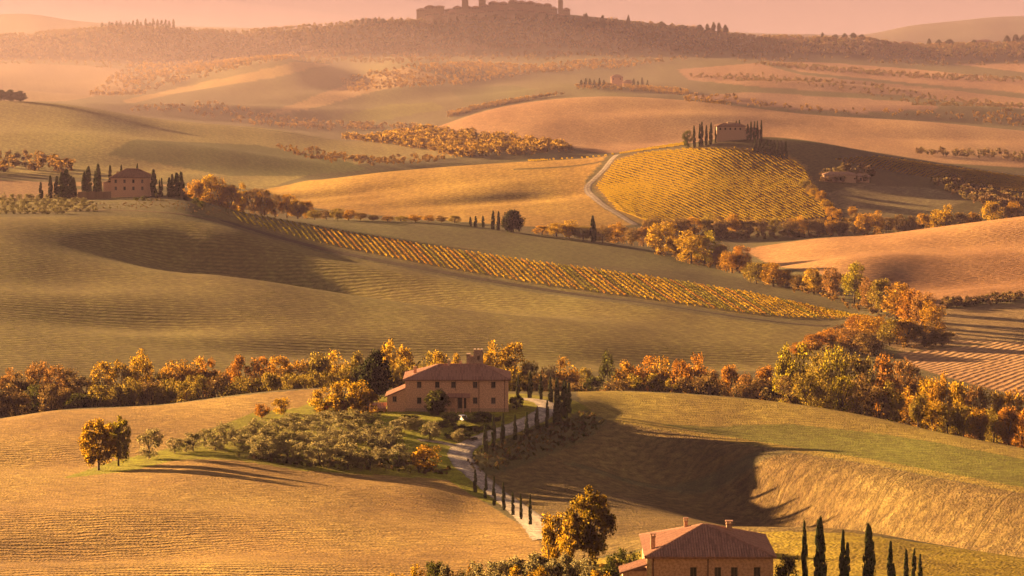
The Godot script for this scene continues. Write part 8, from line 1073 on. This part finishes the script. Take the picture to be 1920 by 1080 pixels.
	shaft(st, Vector3(-5.8, -1.2, -5.5), Vector3(-0.3, 0.99, 2.0), [[3.6, 0.5, 1.4, 1.2]])
	part(st, "wall", brick, shed)
	st = begin()
	tiled(st, Vector3(-6.2, 1.0, 2.4), Vector3(0.0, 1.0, 2.4), Vector3(-6.2, 2.2, -2.0), Vector3(0.0, 2.2, -2.0), 0.4, rn)
	tiled(st, Vector3(0.0, 1.0, -6.0), Vector3(-6.2, 1.0, -6.0), Vector3(0.0, 2.2, -2.0), Vector3(-6.2, 2.2, -2.0), 0.4, rn)
	part(st, "roof", tile, shed)

func shifted(holes: Array, up: float) -> Array:
	var out := []
	for h in holes:
		out.append([h[0], h[1] + up, h[2], h[3]])
	return out


# ------------------------------------------------------------------ the tiled house close by
func near_house() -> void:
	var y := 69.78
	var z1 := -394.0
	var x0 := 18.62
	var x1 := 35.92
	var w := x1 - x0
	var h := 76.71 - y
	var k := w / 237.0
	var brick := paint("brown_brick", Color(0.46, 0.28, 0.17))
	var tile := paint("roof_tile", Color(0.41, 0.215, 0.15))
	var house := thing("stone_house", "square brick house with a pyramid tile roof and chimneys beside dark cypresses", "house", Vector3(x0, y, z1))
	var holes := []
	for px in [1299.5, 1345.5, 1376.5, 1419.5]:
		holes.append([(px - 1213) * k - 0.45, h - 3.0, 0.92, 1.55])
	for px in [1299.5, 1376.5, 1419.5]:
		holes.append([(px - 1213) * k - 0.45, 1.0, 0.92, 1.5])
	block_walls(house, 0, w, -16.4, 0, -1.5, h + 1.5, shifted(holes, 1.5), [[3, h - 1.4, 0.9, 1.5], [11, h - 1.4, 0.9, 1.5]], brick)
	hip_roof(house, -0.35, w + 0.35, -16.75, 0.35, h, 3.05, w * 0.47, w * 0.49, 0.36, tile, 9)
	drain(house, (1327 - 1213) * k, 0.12, -1.0, h)
	drain(house, (1224 - 1213) * k, 0.12, -1.0, h)
	chimney(house, Vector3(0.9, h + 0.3, -3.2), 0.62, 1.9, brick)
	chimney(house, Vector3(w * 0.34, h + 2.2, -10.5), 0.5, 0.9, brick)
	chimney(house, Vector3(w * 0.69, h + 1.9, -10.0), 0.75, 0.9, brick)
	var st := begin()
	box(st, Vector3(-0.06, -1.5, -0.4), Vector3(0.55, h - 0.02, 0.06))
	part(st, "corner_pier", paint("pale_plaster", Color(0.46, 0.36, 0.2)), house)
	# small lean-to at the side
	var shed := thing("lean_to", "small tiled lean-to against the lit wall of the square brick house", "outbuilding", Vector3(x0 - 3.6, y, z1 + 0.5))
	st = begin()
	box(st, Vector3(0.2, -1.5, -4.0), Vector3(3.5, h - 1.9, 0.0))
	part(st, "wall", brick, shed)
	st = begin()
	var rn := RandomNumberGenerator.new()
	rn.seed = 12
	tiled(st, Vector3(-0.2, h - 2.1, -4.3), Vector3(-0.2, h - 2.1, 0.4), Vector3(3.55, h - 0.9, -4.3), Vector3(3.55, h - 0.9, 0.4), 0.24, rn)
	face(st, Vector3(-0.2, h - 2.3, 0.4), Vector3(3.55, h - 1.1, 0.4), Vector3(3.55, h - 0.9, 0.4), Vector3(-0.2, h - 2.1, 0.4), 0.6)
	part(st, "roof", tile, shed)
	# garden wall by the laurel
	st = begin()
	for q in 9:
		box(st, Vector3(q * 0.7, -0.5, -0.18), Vector3(q * 0.7 + 0.68, 1.1 + 0.04 * (q % 3), 0.18), 0.9 + 0.05 * (q % 4))
	var gw := part(st, "garden_wall", paint("pale_plaster", Color(0.46, 0.36, 0.2)), self)
	gw.position = on_land(x1 + 1.6, z1 + 3.0)
	tag(gw, "low pale garden wall below the dark laurel", "wall")


func simple_house(called: String, label: String, category: String, at: Vector3, w: float, d: float, h: float, rise: float, front: Array, side: Array, wall: Material, tile: Material, group := "", pitch := 0.6, ridge := 0.3) -> Node3D:
	var house := thing(called, label, category, at, 0.0, group)
	block_walls(house, -w / 2, w / 2, -d, 0, -1.5, h + 1.5, shifted(front, 1.5), side, wall, 0.3)
	hip_roof(house, -w / 2 - 0.5, w / 2 + 0.5, -d - 0.5, 0.5, h, rise, -w * ridge / 2, w * ridge / 2, pitch, tile, int(absf(at.x) * 7) + 1)
	return house

func hill_villa() -> void:
	var brick := paint("pink_brick", Color(0.64, 0.39, 0.25))
	var tile := paint("old_tile", Color(0.30, 0.16, 0.095))
	var c := [-215.9, -1640, 22, 11, 4.5]     # x, z, width, wall height, rise
	var y := land(c[0], c[1]) 
	var f := []
	for k in 4:
		f.append([2.2 + k * 5.0, c[3] - 3.0, 1.3, 1.9])
		f.append([2.2 + k * 5.0, c[3] - 7.0, 1.3, 1.9])
	var v := simple_house("villa", "square pink villa with a pyramid roof among cypresses on the rounded hill", "villa", Vector3(c[0], y, c[1]), c[2], 18.0, c[3], c[4], f, [[4, c[3] - 1.5, 1.2, 1.8], [11, c[3] - 1.5, 1.2, 1.8]], brick, tile)
	chimney(v, Vector3(-c[2] * 0.36, c[3] + 1.2, -6), 0.9, 1.4, brick)
	var st := begin()
	box(st, Vector3(-c[2] / 2 - 4.5, -1.5, -10), Vector3(-c[2] / 2 - 0.004, c[3] - 3.0, -2))
	var wing := part(st, "side_wing", brick, v)
	var rn := RandomNumberGenerator.new()
	rn.seed = 2
	st = begin()
	tiled(st, Vector3(-c[2] / 2 - 5.0, c[3] - 3.2, -10.4), Vector3(-c[2] / 2 - 5.0, c[3] - 3.2, -1.6), Vector3(-c[2] / 2, c[3] - 1.6, -10.4), Vector3(-c[2] / 2, c[3] - 1.6, -1.6), 0.6, rn)
	part(st, "wing_roof", tile, wing)
	st = begin()
	var tx: float = [-244.3, -1632, 18.7][0]
	var tw: float = [-244.3, -1632, 18.7][2]
	for q in 12:
		box(st, Vector3(tw * q / 12.0, -2.5, -0.4), Vector3(tw * (q + 0.99) / 12.0, 4.4 + 0.12 * (q % 3), 0.4), 0.85 + 0.1 * (q % 3))
	var wall := part(st, "terrace_wall", paint("old_stone", Color(0.24, 0.16, 0.09)), self)
	wall.position = on_land(tx, [-244.3, -1632, 18.7][1])
	tag(wall, "long stone terrace wall beside the villa on the rounded hill", "wall")

func vineyard_villa() -> void:
	var wall := paint("pale_brick", Color(0.46, 0.31, 0.22))
	var tile := paint("old_tile", Color(0.30, 0.16, 0.095))
	var c := [158, -2095, 20.8, 10, 1.9]
	var f := []
	for k in 5:
		f.append([2.0 + k * 3.6, c[3] - 2.6, 1.2, 1.6])
	var v := simple_house("villa", "pale villa between cypress rows on the vineyard hill", "villa", on_land(c[0], c[1]), c[2], 12.0, c[3], c[4], f, [], wall, tile, "", 0.7, 0.5)
	var st := begin()
	box(st, Vector3(-c[2] * 0.12, c[3], -8), Vector3(c[2] * 0.12, c[3] + c[4] + 1.0, -4))
	part(st, "dovecote", wall, v)
	var barn := simple_house("farm_barn", "low barn built against the pale vineyard villa", "barn", on_land(c[0] + c[2] * 0.5 + 5.2, c[1]), 10.0, 9.0, c[3] * 0.62, 1.8, [[2, 1.2, 1.4, 1.8], [6, 1.2, 1.4, 1.8]], [], wall, tile, "", 0.7, 0.4)

func far_farms() -> void:
	var wall := paint("rose_brick", Color(0.48, 0.26, 0.17))
	var tile := paint("roof_tile", Color(0.41, 0.215, 0.15))
	var labels := ["distant rose farmhouse beyond the pink field", "lower wing building of the distant rose farm"]
	var k := 0
	for c in [[136.8, -3788.3, 15.3, 11.1], [150.3, -3761.9, 13.8, 5.5]]:
		simple_house("far_farmhouse", labels[k], "farmhouse", on_land(c[0], c[1]), c[2], 11.0, c[3], 3.0, [[2, c[3] - 3, 1.4, 1.8], [c[2] - 4, c[3] - 3, 1.4, 1.8]], [], wall, tile, "", 1.0, 0.4)
		k += 1
	var stone := paint("rough_stone", Color(0.42, 0.29, 0.2))
	labels = ["long stone ruin with a broken roof in the thicket", "small stone shed at the end of the long ruin"]
	k = 0
	for c in [[223.8, -1979.1, 21.8, 5.1], [239.8, -1982, 8.7, 4]]:
		var v := simple_house("stone_ruin" if k == 0 else "stone_shed", labels[k], "ruin" if k == 0 else "shed", on_land(c[0], c[1]), c[2], 9.0, c[3], 1.6, [[2, 1.0, 1.6, 2.2], [c[2] * 0.5, 1.0, 1.6, 2.2]], [], stone, paint("bleached_tile", Color(0.44, 0.27, 0.18)), "", 0.8, 0.6)
		k += 1
	labels = ["pale farmhouse on the ridge crest above the brown slope", "low ridge-top farmhouse among dark trees", "small ridge-top farmhouse at the wood's edge", "lit farmhouse in the trees below the town wall", "second lit house under the town wall"]
	k = 0
	for c in [[682.7, -5039.6, 24.1, 6.5], [814.1, -5020.1, 27.7, 7.4], [476.9, -4953.4, 16.4, 5.5], [-141.9, -5035.5, 11.1, 11.1], [-103.7, -5063.8, 13, 11.2]]:
		simple_house("ridge_farmhouse", labels[k], "farmhouse", on_land(c[0], c[1]), c[2], 10.0, c[3], 2.6, [], [], paint("pale_brick", Color(0.46, 0.31, 0.22)), tile, "", 1.4, 0.4)
		k += 1

func town() -> void:
	var stone := paint("town_stone", Color(0.27, 0.18, 0.125))
	var tile := paint("old_tile", Color(0.30, 0.16, 0.095))
	var rn := RandomNumberGenerator.new()
	rn.seed = 21
	for c in TOWN:
		var f := []
		if c[3] > 9.0:
			for k in 3:
				f.append([c[2] * (0.15 + 0.28 * k), c[3] - 4.0, 1.3, 2.0])
		simple_house("town_house", "dusky stone house in the hilltop town on the skyline", "house", on_land(c[0], c[1]), c[2], rn.randf_range(10, 15), c[3] - 2.0, rn.randf_range(2.0, 3.6), f, [], stone, tile, "houses of the hilltop town", 1.6, rn.randf_range(0.1, 0.5))
	var labels := ["tallest square tower of the hilltop town", "broad bell tower beside the tallest tower", "slender tower standing alone at the edge of the hilltop town"]
	for k in TOWERS.size():
		var c: Array = TOWERS[k]
		var t := thing("town_tower", labels[k], "tower", on_land(c[0], c[1]))
		var st := begin()
		var a: float = c[2] / 2
		shaft(st, Vector3(-a, -2, -a * 2), Vector3(a, c[3], 0), [[a * 0.7, c[3] - 4.0, a * 0.6, 3.5]])
		part(st, "shaft", stone, t)
		st = begin()
		for q in 3:
			box(st, Vector3(-a * 1.08 + q * a * 0.8, c[3] + 0.004, -a * 2.05), Vector3(-a * 1.08 + q * a * 0.8 + a * 0.5, c[3] + 1.6, 0.1))
		part(st, "battlement", stone, t)


# ------------------------------------------------------------------ trees
# leaves: a cloud of small ragged faces through a set of clumps; middle and reach give the crown's rounding for its normals
func leaf_cloud(clumps: Array, per: int, size: float, middle: Vector3, reach: Vector3, rn: RandomNumberGenerator, flat := 0.0) -> ArrayMesh:
	var v := PackedVector3Array()
	var nn := PackedVector3Array()
	var c := PackedColorArray()
	for k in clumps:
		var mid: Vector3 = k[0]
		var rad: float = k[1]
		var tone := rn.randf_range(0.78, 1.16)
		for q in per:
			var d := Vector3(rn.randfn(), rn.randfn(), rn.randfn()).normalized()
			var p := mid + d * rad * pow(rn.randf(), 0.4) * Vector3(1, 0.85, 1)
			var outward := ((p - middle) / reach).normalized()
			var n := (d * 0.55 + outward * 0.4 + Vector3(rn.randfn(), rn.randfn(), rn.randfn()) * 0.5).normalized()
			var tilt := (n + Vector3(rn.randfn(), rn.randfn(), rn.randfn()) * 0.55).normalized()
			var a := tilt.cross(Vector3(rn.randfn(), rn.randfn() + flat, rn.randfn())).normalized()
			var b := tilt.cross(a)
			var s := size * rn.randf_range(0.6, 1.25)
			var p0 := p + a * s * rn.randf_range(0.5, 1.0)
			var p1 := p + b * s * rn.randf_range(0.4, 0.9)
			var p2 := p - a * s * rn.randf_range(0.5, 1.0)
			var p3 := p - b * s * rn.randf_range(0.4, 0.9)
			var g := tone * rn.randf_range(0.8, 1.16)
			var col := Color(g * rn.randf_range(0.9, 1.1), g, g * rn.randf_range(0.8, 1.3))
			for x in [p0, p1, p2, p0, p2, p3]:
				v.append(x)
				nn.append(n)
				c.append(col)
	var arrays := []
	arrays.resize(Mesh.ARRAY_MAX)
	arrays[Mesh.ARRAY_VERTEX] = v
	arrays[Mesh.ARRAY_NORMAL] = nn
	arrays[Mesh.ARRAY_COLOR] = c
	var am := ArrayMesh.new()
	am.add_surface_from_arrays(Mesh.PRIMITIVE_TRIANGLES, arrays)
	return am

# crowns of unit height and width; the trunk stands on y = 0
func make_crowns() -> void:
	var rn := RandomNumberGenerator.new()
	rn.seed = 77
	var spec := {
		# variants, clumps, leaves per clump, leaf size, middle height, half height, half width, inner share, clump radius
		"broad": [4, 56, 110, 0.022, 0.56, 0.39, 0.38, 0.55, 0.11],
		"full": [6, 44, 104, 0.024, 0.50, 0.42, 0.37, 0.45, 0.145],
		"dome": [3, 90, 140, 0.023, 0.53, 0.42, 0.42, 0.6, 0.10],
		"tall": [3, 40, 90, 0.021, 0.53, 0.42, 0.30, 0.35, 0.11],
		"olive": [5, 36, 100, 0.026, 0.50, 0.42, 0.40, 0.55, 0.13],
		"bush": [5, 34, 84, 0.029, 0.45, 0.40, 0.38, 0.45, 0.14],
		"dense": [2, 80, 90, 0.032, 0.50, 0.44, 0.38, 0.65, 0.12],
		"ball": [1, 44, 60, 0.035, 0.48, 0.40, 0.40, 0.7, 0.11],
	}
	for s in spec:
		var q: Array = spec[s]
		crowns[s] = []
		for variant in q[0]:
			var clumps := []
			var mid := Vector3(0, q[4], 0)
			var reach := Vector3(q[6], q[5], q[6])
			# a few lobes give the crown an uneven outline
			var lobes := []
			for k in 5:
				lobes.append([Vector3(rn.randfn(), rn.randfn() * 0.8, rn.randfn()).normalized(), rn.randf_range(-0.24, 0.2)])
			for k in q[1]:
				var d := Vector3(rn.randfn(), rn.randfn(), rn.randfn()).normalized()
				var stretch := 1.0
				if not s in ["ball", "dome"]:
					for l in lobes:
						stretch += l[1] * maxf(0, d.dot(l[0]))
				var r := pow(rn.randf(), 0.33) if rn.randf() < q[7] else rn.randf_range(0.72, 1.0)
				var taper := 1.0
				if s == "tall":
					taper = 1.0 - 0.45 * maxf(d.y, 0)
				if s == "dense":
					taper = 1.0 - 0.3 * maxf(d.y, 0)
				clumps.append([mid + d * reach * r * stretch * Vector3(taper, 1, taper), q[8] * rn.randf_range(0.75, 1.25)])
			crowns[s].append(leaf_cloud(clumps, q[2], q[3], mid, reach, rn))
	crowns["cypress"] = []
	for variant in 4:
		var clumps := []
		var fat := rn.randf_range(0.28, 0.40)
		for k in 46:
			var t := (k + rn.randf()) / 46.0
			var r := 0.42 * pow(sin(PI * pow(lerpf(0.06, 0.97, t), 0.62 + fat * 0.3)), 0.75)
			var a := rn.randf() * TAU
			clumps.append([Vector3(cos(a) * r * 0.62, 0.03 + t * 0.93, sin(a) * r * 0.62), lerpf(0.16, 0.05, t) + 0.05])
		# clumps are wide and low in unit space, since the tree is much taller than wide
		var am := leaf_cloud_tall(clumps, 26, rn)
		crowns["cypress"].append(am)
	crowns["far"] = []
	for variant in 3:
		var clumps := []
		for k in 11:
			var d := Vector3(rn.randfn(), rn.randfn(), rn.randfn()).normalized()
			clumps.append([Vector3(0, 0.52, 0) + d * Vector3(0.32, 0.32, 0.32) * rn.randf_range(0.3, 1.0), 0.17])
		crowns["far"].append(leaf_cloud(clumps, 13, 0.085, Vector3(0, 0.5, 0), Vector3(0.4, 0.45, 0.4), rn))
	for s in ["broad", "full", "dome", "tall", "olive", "bush", "dense", "ball", "cypress"]:
		trunks[s] = []
		for variant in 2:
			var st := begin()
			if s == "cypress":
				tube(st, Vector3(0, -0.05, 0), Vector3(0, 0.5, 0), 0.10, 0.04, 6)
			else:
				var lean := Vector3(rn.randf_range(-0.03, 0.03), 0, rn.randf_range(-0.03, 0.03))
				var fork := Vector3(0, 0.30, 0) + lean
				tube(st, Vector3(0, -0.06, 0), fork, 0.035, 0.024, 7)
				for k in 5:
					var a := TAU * (k + rn.randf() * 0.5) / 5.0
					var tip := Vector3(cos(a) * 0.2, rn.randf_range(0.55, 0.78), sin(a) * 0.2)
					tube(st, fork - Vector3(0, 0.02, 0), tip, 0.02, 0.005, 5)
			st.generate_normals()
			trunks[s].append(st.commit())

func leaf_cloud_tall(clumps: Array, per: int, rn: RandomNumberGenerator) -> ArrayMesh:
	# a spindle: unit height, unit width; faces are squashed in height as the tree will be stretched
	var v := PackedVector3Array()
	var nn := PackedVector3Array()
	var c := PackedColorArray()
	for k in clumps:
		var mid: Vector3 = k[0]
		var tone := rn.randf_range(0.75, 1.2)
		for q in per:
			var d := Vector3(rn.randfn(), rn.randfn(), rn.randfn()).normalized()
			var p: Vector3 = mid + d * k[1] * Vector3(1, 0.28, 1)
			var n := (Vector3(p.x, 0.12, p.z).normalized() + d * 0.45).normalized()
			var a := n.cross(Vector3.UP).normalized()
			var s := 0.085 * rn.randf_range(0.6, 1.3)
			var tip := Vector3(n.x * 0.3, 1, n.z * 0.3) * s * 0.55
			var g := tone * rn.randf_range(0.7, 1.25)
			var col := Color(g, g, g)
			for x in [p - a * s - tip * 0.5, p + a * s - tip * 0.5, p + tip + a * s * rn.randf_range(-0.4, 0.4), p - a * s * 0.7 - tip * 0.9, p + tip * 0.4 - a * s * 0.5, p + a * s * 0.7 - tip * 0.7]:
				v.append(x)
				nn.append(n)
				c.append(col)
	var arrays := []
	arrays.resize(Mesh.ARRAY_MAX)
	arrays[Mesh.ARRAY_VERTEX] = v
	arrays[Mesh.ARRAY_NORMAL] = nn
	arrays[Mesh.ARRAY_COLOR] = c
	var am := ArrayMesh.new()
	am.add_surface_from_arrays(Mesh.PRIMITIVE_TRIANGLES, arrays)
	return am

func plant_trees() -> void:
	make_crowns()
	var bark := paint("bark", Color(0.10, 0.07, 0.045))
	var rn := RandomNumberGenerator.new()
	rn.seed = 31
	for g in TREES:
		var spots: Array = g[6]
		for k in range(0, spots.size(), 4):
			var shape: String = g[4]
			if shape == "full" and g[0] == "autumn_tree":
				shape = ["full", "full", "full", "tall", "broad"][rn.randi() % 5]
			var t := thing(g[0], g[1], g[2], on_land(spots[k], spots[k + 1], -0.1), rn.randf() * TAU, g[3])
			var high: float = spots[k + 2]
			var wide: float = spots[k + 3] * {"cypress": 1.0, "broad": 1.26, "full": 1.3, "dome": 1.04, "olive": 1.08, "bush": 1.12, "dense": 1.1, "tall": 1.45, "ball": 1.05}[shape]
			if shape in ["broad", "full", "dome", "tall", "olive", "bush", "dense"]:
				high *= 1.04
			wide *= rn.randf_range(0.88, 1.14)
			if g[4] == "full":
				high *= rn.randf_range(0.94, 1.08)
			if shape == "cypress":
				t.rotation = Vector3(rn.randf_range(-0.025, 0.025), t.rotation.y, rn.randf_range(-0.025, 0.025))
			var cr := MeshInstance3D.new()
			cr.name = "crown"
			cr.mesh = crowns[shape][rn.randi() % crowns[shape].size()]
			cr.material_override = leaf(g[5])
			cr.scale = Vector3(wide, high, wide)
			t.add_child(cr)
			var tr := MeshInstance3D.new()
			tr.name = "trunk"
			tr.mesh = trunks[shape][rn.randi() % 2]
			tr.material_override = bark
			tr.scale = Vector3(wide, high, wide) if shape != "broad" else Vector3(wide * 1.2, high, wide * 1.2)
			t.add_child(tr)

func spread(outline: Array, n: int, rn: RandomNumberGenerator) -> PackedVector2Array:
	var poly := PackedVector2Array()
	var lo := Vector2(1e9, 1e9)
	var hi := Vector2(-1e9, -1e9)
	for k in range(0, outline.size(), 2):
		var p := Vector2(outline[k], outline[k + 1])
		poly.append(p)
		lo = lo.min(p)
		hi = hi.max(p)
	var out := PackedVector2Array()
	var tries := 0
	while out.size() < n and tries < n * 60:
		tries += 1
		var p := Vector2(rn.randf_range(lo.x, hi.x), rn.randf_range(lo.y, hi.y))
		if Geometry2D.is_point_in_polygon(p, poly):
			out.append(p)
	return out

func scatter(called: String, label: String, category: String, mesh: Mesh, m: Material, placed: Array) -> void:
	var mm := MultiMesh.new()
	mm.transform_format = MultiMesh.TRANSFORM_3D
	mm.mesh = mesh
	mm.instance_count = placed.size()
	for k in placed.size():
		mm.set_instance_transform(k, placed[k])
	var o := MultiMeshInstance3D.new()
	o.multimesh = mm
	o.material_override = m
	o.name = numbered(called)
	add_child(o)
	o.set_meta("kind", "stuff")
	tag(o, label, category)

func woods() -> void:
	var rn := RandomNumberGenerator.new()
	rn.seed = 55
	for w in WOODS:
		var spots := spread(w[5], w[3], rn)
		var tints: Array = w[2]
		var words := {"fwood": "brownish", "fbrown": "brown", "famber": "amber", "fgold": "golden", "fsage": "grey-green"}
		for t in tints.size():
			var placed := []
			for k in spots.size():
				if k % tints.size() != t:
					continue
				var h: float = rn.randf_range(w[4].x, w[4].y)
				var wide := h * rn.randf_range(0.8, 1.25)
				placed.append(Transform3D(Basis(Vector3.UP, rn.randf() * TAU).scaled(Vector3(wide, h, wide)), on_land(spots[k].x, spots[k].y, -0.08 * h)))
			scatter(w[0], "%s foliage of the %s" % [words[tints[t]], w[1]], w[0].replace("_", " "), crowns["far"][t % 3], leaf(tints[t]), placed)


# ------------------------------------------------------------------ vineyards
func vines() -> void:
	var rn := RandomNumberGenerator.new()
	rn.seed = 66
	for r in VINE_ROWS:
		var a := Vector2(r.x, r.y)
		var b := Vector2(r.z, r.w)
		var n := int(a.distance_to(b) / 0.75)
		var clumps := []
		var at := on_land(a.x, a.y)
		for k in n:
			var p := a.lerp(b, (k + rn.randf_range(-0.3, 0.3)) / float(n))
			var y := land(p.x, p.y) - at.y
			clumps.append([Vector3(p.x - at.x + rn.randf_range(-0.15, 0.15), y + rn.randf_range(0.7, 1.4), p.y - at.z), rn.randf_range(0.3, 0.5)])
		var mesh := leaf_cloud(clumps, 5, 0.34, Vector3(0, 0.6, 0), Vector3(1e6, 1, 1e6), rn)
		var o := MeshInstance3D.new()
		o.mesh = mesh
		o.material_override = leaf("vinegreen" if r.x < -110 else ["vine", "vine", "vine", "vine", "vineamber", "vinegreen"][rn.randi() % 6])
		o.name = numbered("vine_row")
		add_child(o)
		o.position = at
		tag(o, "long trellised vine row in the striped vineyard below the villa hill" , "vine row", "rows of the striped vineyard")
	var clumps := []
	for k in 7:
		clumps.append([Vector3(rn.randf_range(-1.4, 1.4), rn.randf_range(0.7, 1.3), rn.randf_range(-0.2, 0.2)), 0.5])
	var bush := leaf_cloud(clumps, 5, 0.42, Vector3(0, 0.3, 0), Vector3(2, 1, 0.6), rn)
	for q in VINEYARDS:
		var poly := PackedVector2Array()
		var lo := Vector2(1e9, 1e9)
		var hi := Vector2(-1e9, -1e9)
		var out: Array = q[1]
		for k in range(0, out.size(), 2):
			var p := Vector2(out[k], out[k + 1])
			poly.append(p)
			lo = lo.min(p)
			hi = hi.max(p)
		var dir := Vector2.from_angle(deg_to_rad(q[2]))
		var side := dir.orthogonal()
		var mid := (lo + hi) / 2
		var reach := (hi - lo).length() / 2
		var placed := []
		var s := -reach
		while s < reach:
			var t := -reach
			while t < reach:
				var p := mid + dir * t + side * s
				if Geometry2D.is_point_in_polygon(p, poly):
					placed.append(Transform3D(Basis(Vector3.UP, -dir.angle() + rn.randf_range(-0.1, 0.1)).scaled(Vector3.ONE * rn.randf_range(0.8, 1.25)), on_land(p.x, p.y)))
				t += 2.7
			s += 3.0
		scatter("vineyard", q[0], "vineyard", bush, leaf("vine"), placed)


# ------------------------------------------------------------------ a car below the porch
func small_things() -> void:
	var white := paint("white_paint", Color(0.75, 0.74, 0.72), 0.35)
	var dark := paint("window_glass", Color(0.025, 0.022, 0.02), 0.25)
	var c := [-13.3, -779]
	var car := thing("parked_car", "small white car parked among the shrubs below the farmhouse porch", "car", on_land(c[0], c[1], 0.05), 0.5)
	var st := begin()
	var side := [Vector2(-1.9, 0.35), Vector2(1.9, 0.35), Vector2(1.95, 0.75), Vector2(1.0, 0.95), Vector2(0.5, 1.45), Vector2(-1.1, 1.5), Vector2(-1.75, 1.0), Vector2(-1.95, 0.8)]
	for k in side.size():
		var p: Vector2 = side[k]
		var q: Vector2 = side[(k + 1) % side.size()]
		face(st, Vector3(-0.82, p.y, p.x), Vector3(-0.82, q.y, q.x), Vector3(0.82, q.y, q.x), Vector3(0.82, p.y, p.x))
	for s in [-1, 1]:
		for k in range(1, side.size() - 1):
			var pts := [Vector3(0.82 * s, side[0].y, side[0].x), Vector3(0.82 * s, side[k].y, side[k].x), Vector3(0.82 * s, side[k + 1].y, side[k + 1].x)]
			if s > 0:
				tri(st, pts[0], pts[2], pts[1])
			else:
				tri(st, pts[0], pts[1], pts[2])
	part(st, "body", white, car)
	st = begin()
	face(st, Vector3(-0.7, 0.99, 1.0), Vector3(0.7, 0.99, 1.0), Vector3(0.64, 1.42, 0.57), Vector3(-0.64, 1.42, 0.57))
	part(st, "windscreen", dark, car)
	for s in [-1, 1]:
		st = begin()
		box(st, Vector3(0.83 * s - 0.01, 0.98, -1.3), Vector3(0.83 * s + 0.01, 1.36, 0.45))
		part(st, "side_window", dark, car)
		st = begin()
		box(st, Vector3(0.6 * s - 0.14, 0.68, 1.92), Vector3(0.6 * s + 0.14, 0.8, 1.97))
		part(st, "headlight", paint("lamp_glass", Color(0.5, 0.5, 0.5), 0.2), car)
		for z in [-1.2, 1.2]:
			st = begin()
			tube(st, Vector3(0.72 * s, 0.32, z), Vector3(0.86 * s, 0.32, z), 0.32, 0.32, 12)
			var wheel := part(st, "wheel", paint("tyre", Color(0.02, 0.02, 0.02), 0.8), car)
			st = begin()
			tube(st, Vector3(0.861 * s, 0.32, z), Vector3(0.88 * s, 0.32, z), 0.19, 0.17, 10)
			part(st, "rim", paint("lamp_glass", Color(0.5, 0.5, 0.5), 0.2), wheel)


# ------------------------------------------------------------------ evening mist lying over the far valley
func mist() -> void:
	var banks := [["peach evening haze filling the far valley", Vector3(-500, 60, -4700), Vector3(6800, 330, 5400), 0.000013]]
	for k in 4:
		banks.append([["thin outer mist over the distant pale fields", "broad mist over the distant pale fields", "inner mist over the distant pale fields", "thick core of mist over the distant pale fields"][k], Vector3(-1000, 75, -3500), Vector3(2500 - 420 * k, 280 - 20 * k, 3300 - 420 * k), 0.000025])
	for k in banks:
		var m := FogMaterial.new()
		m.density = k[3]
		m.albedo = Color(0.95, 0.85, 0.88)
		var f := FogVolume.new()
		f.name = numbered("mist")
		f.shape = RenderingServer.FOG_VOLUME_SHAPE_ELLIPSOID
		f.size = k[2]
		f.position = k[1]
		f.material = m
		add_child(f)
		f.set_meta("kind", "stuff")
		tag(f, k[0], "mist")
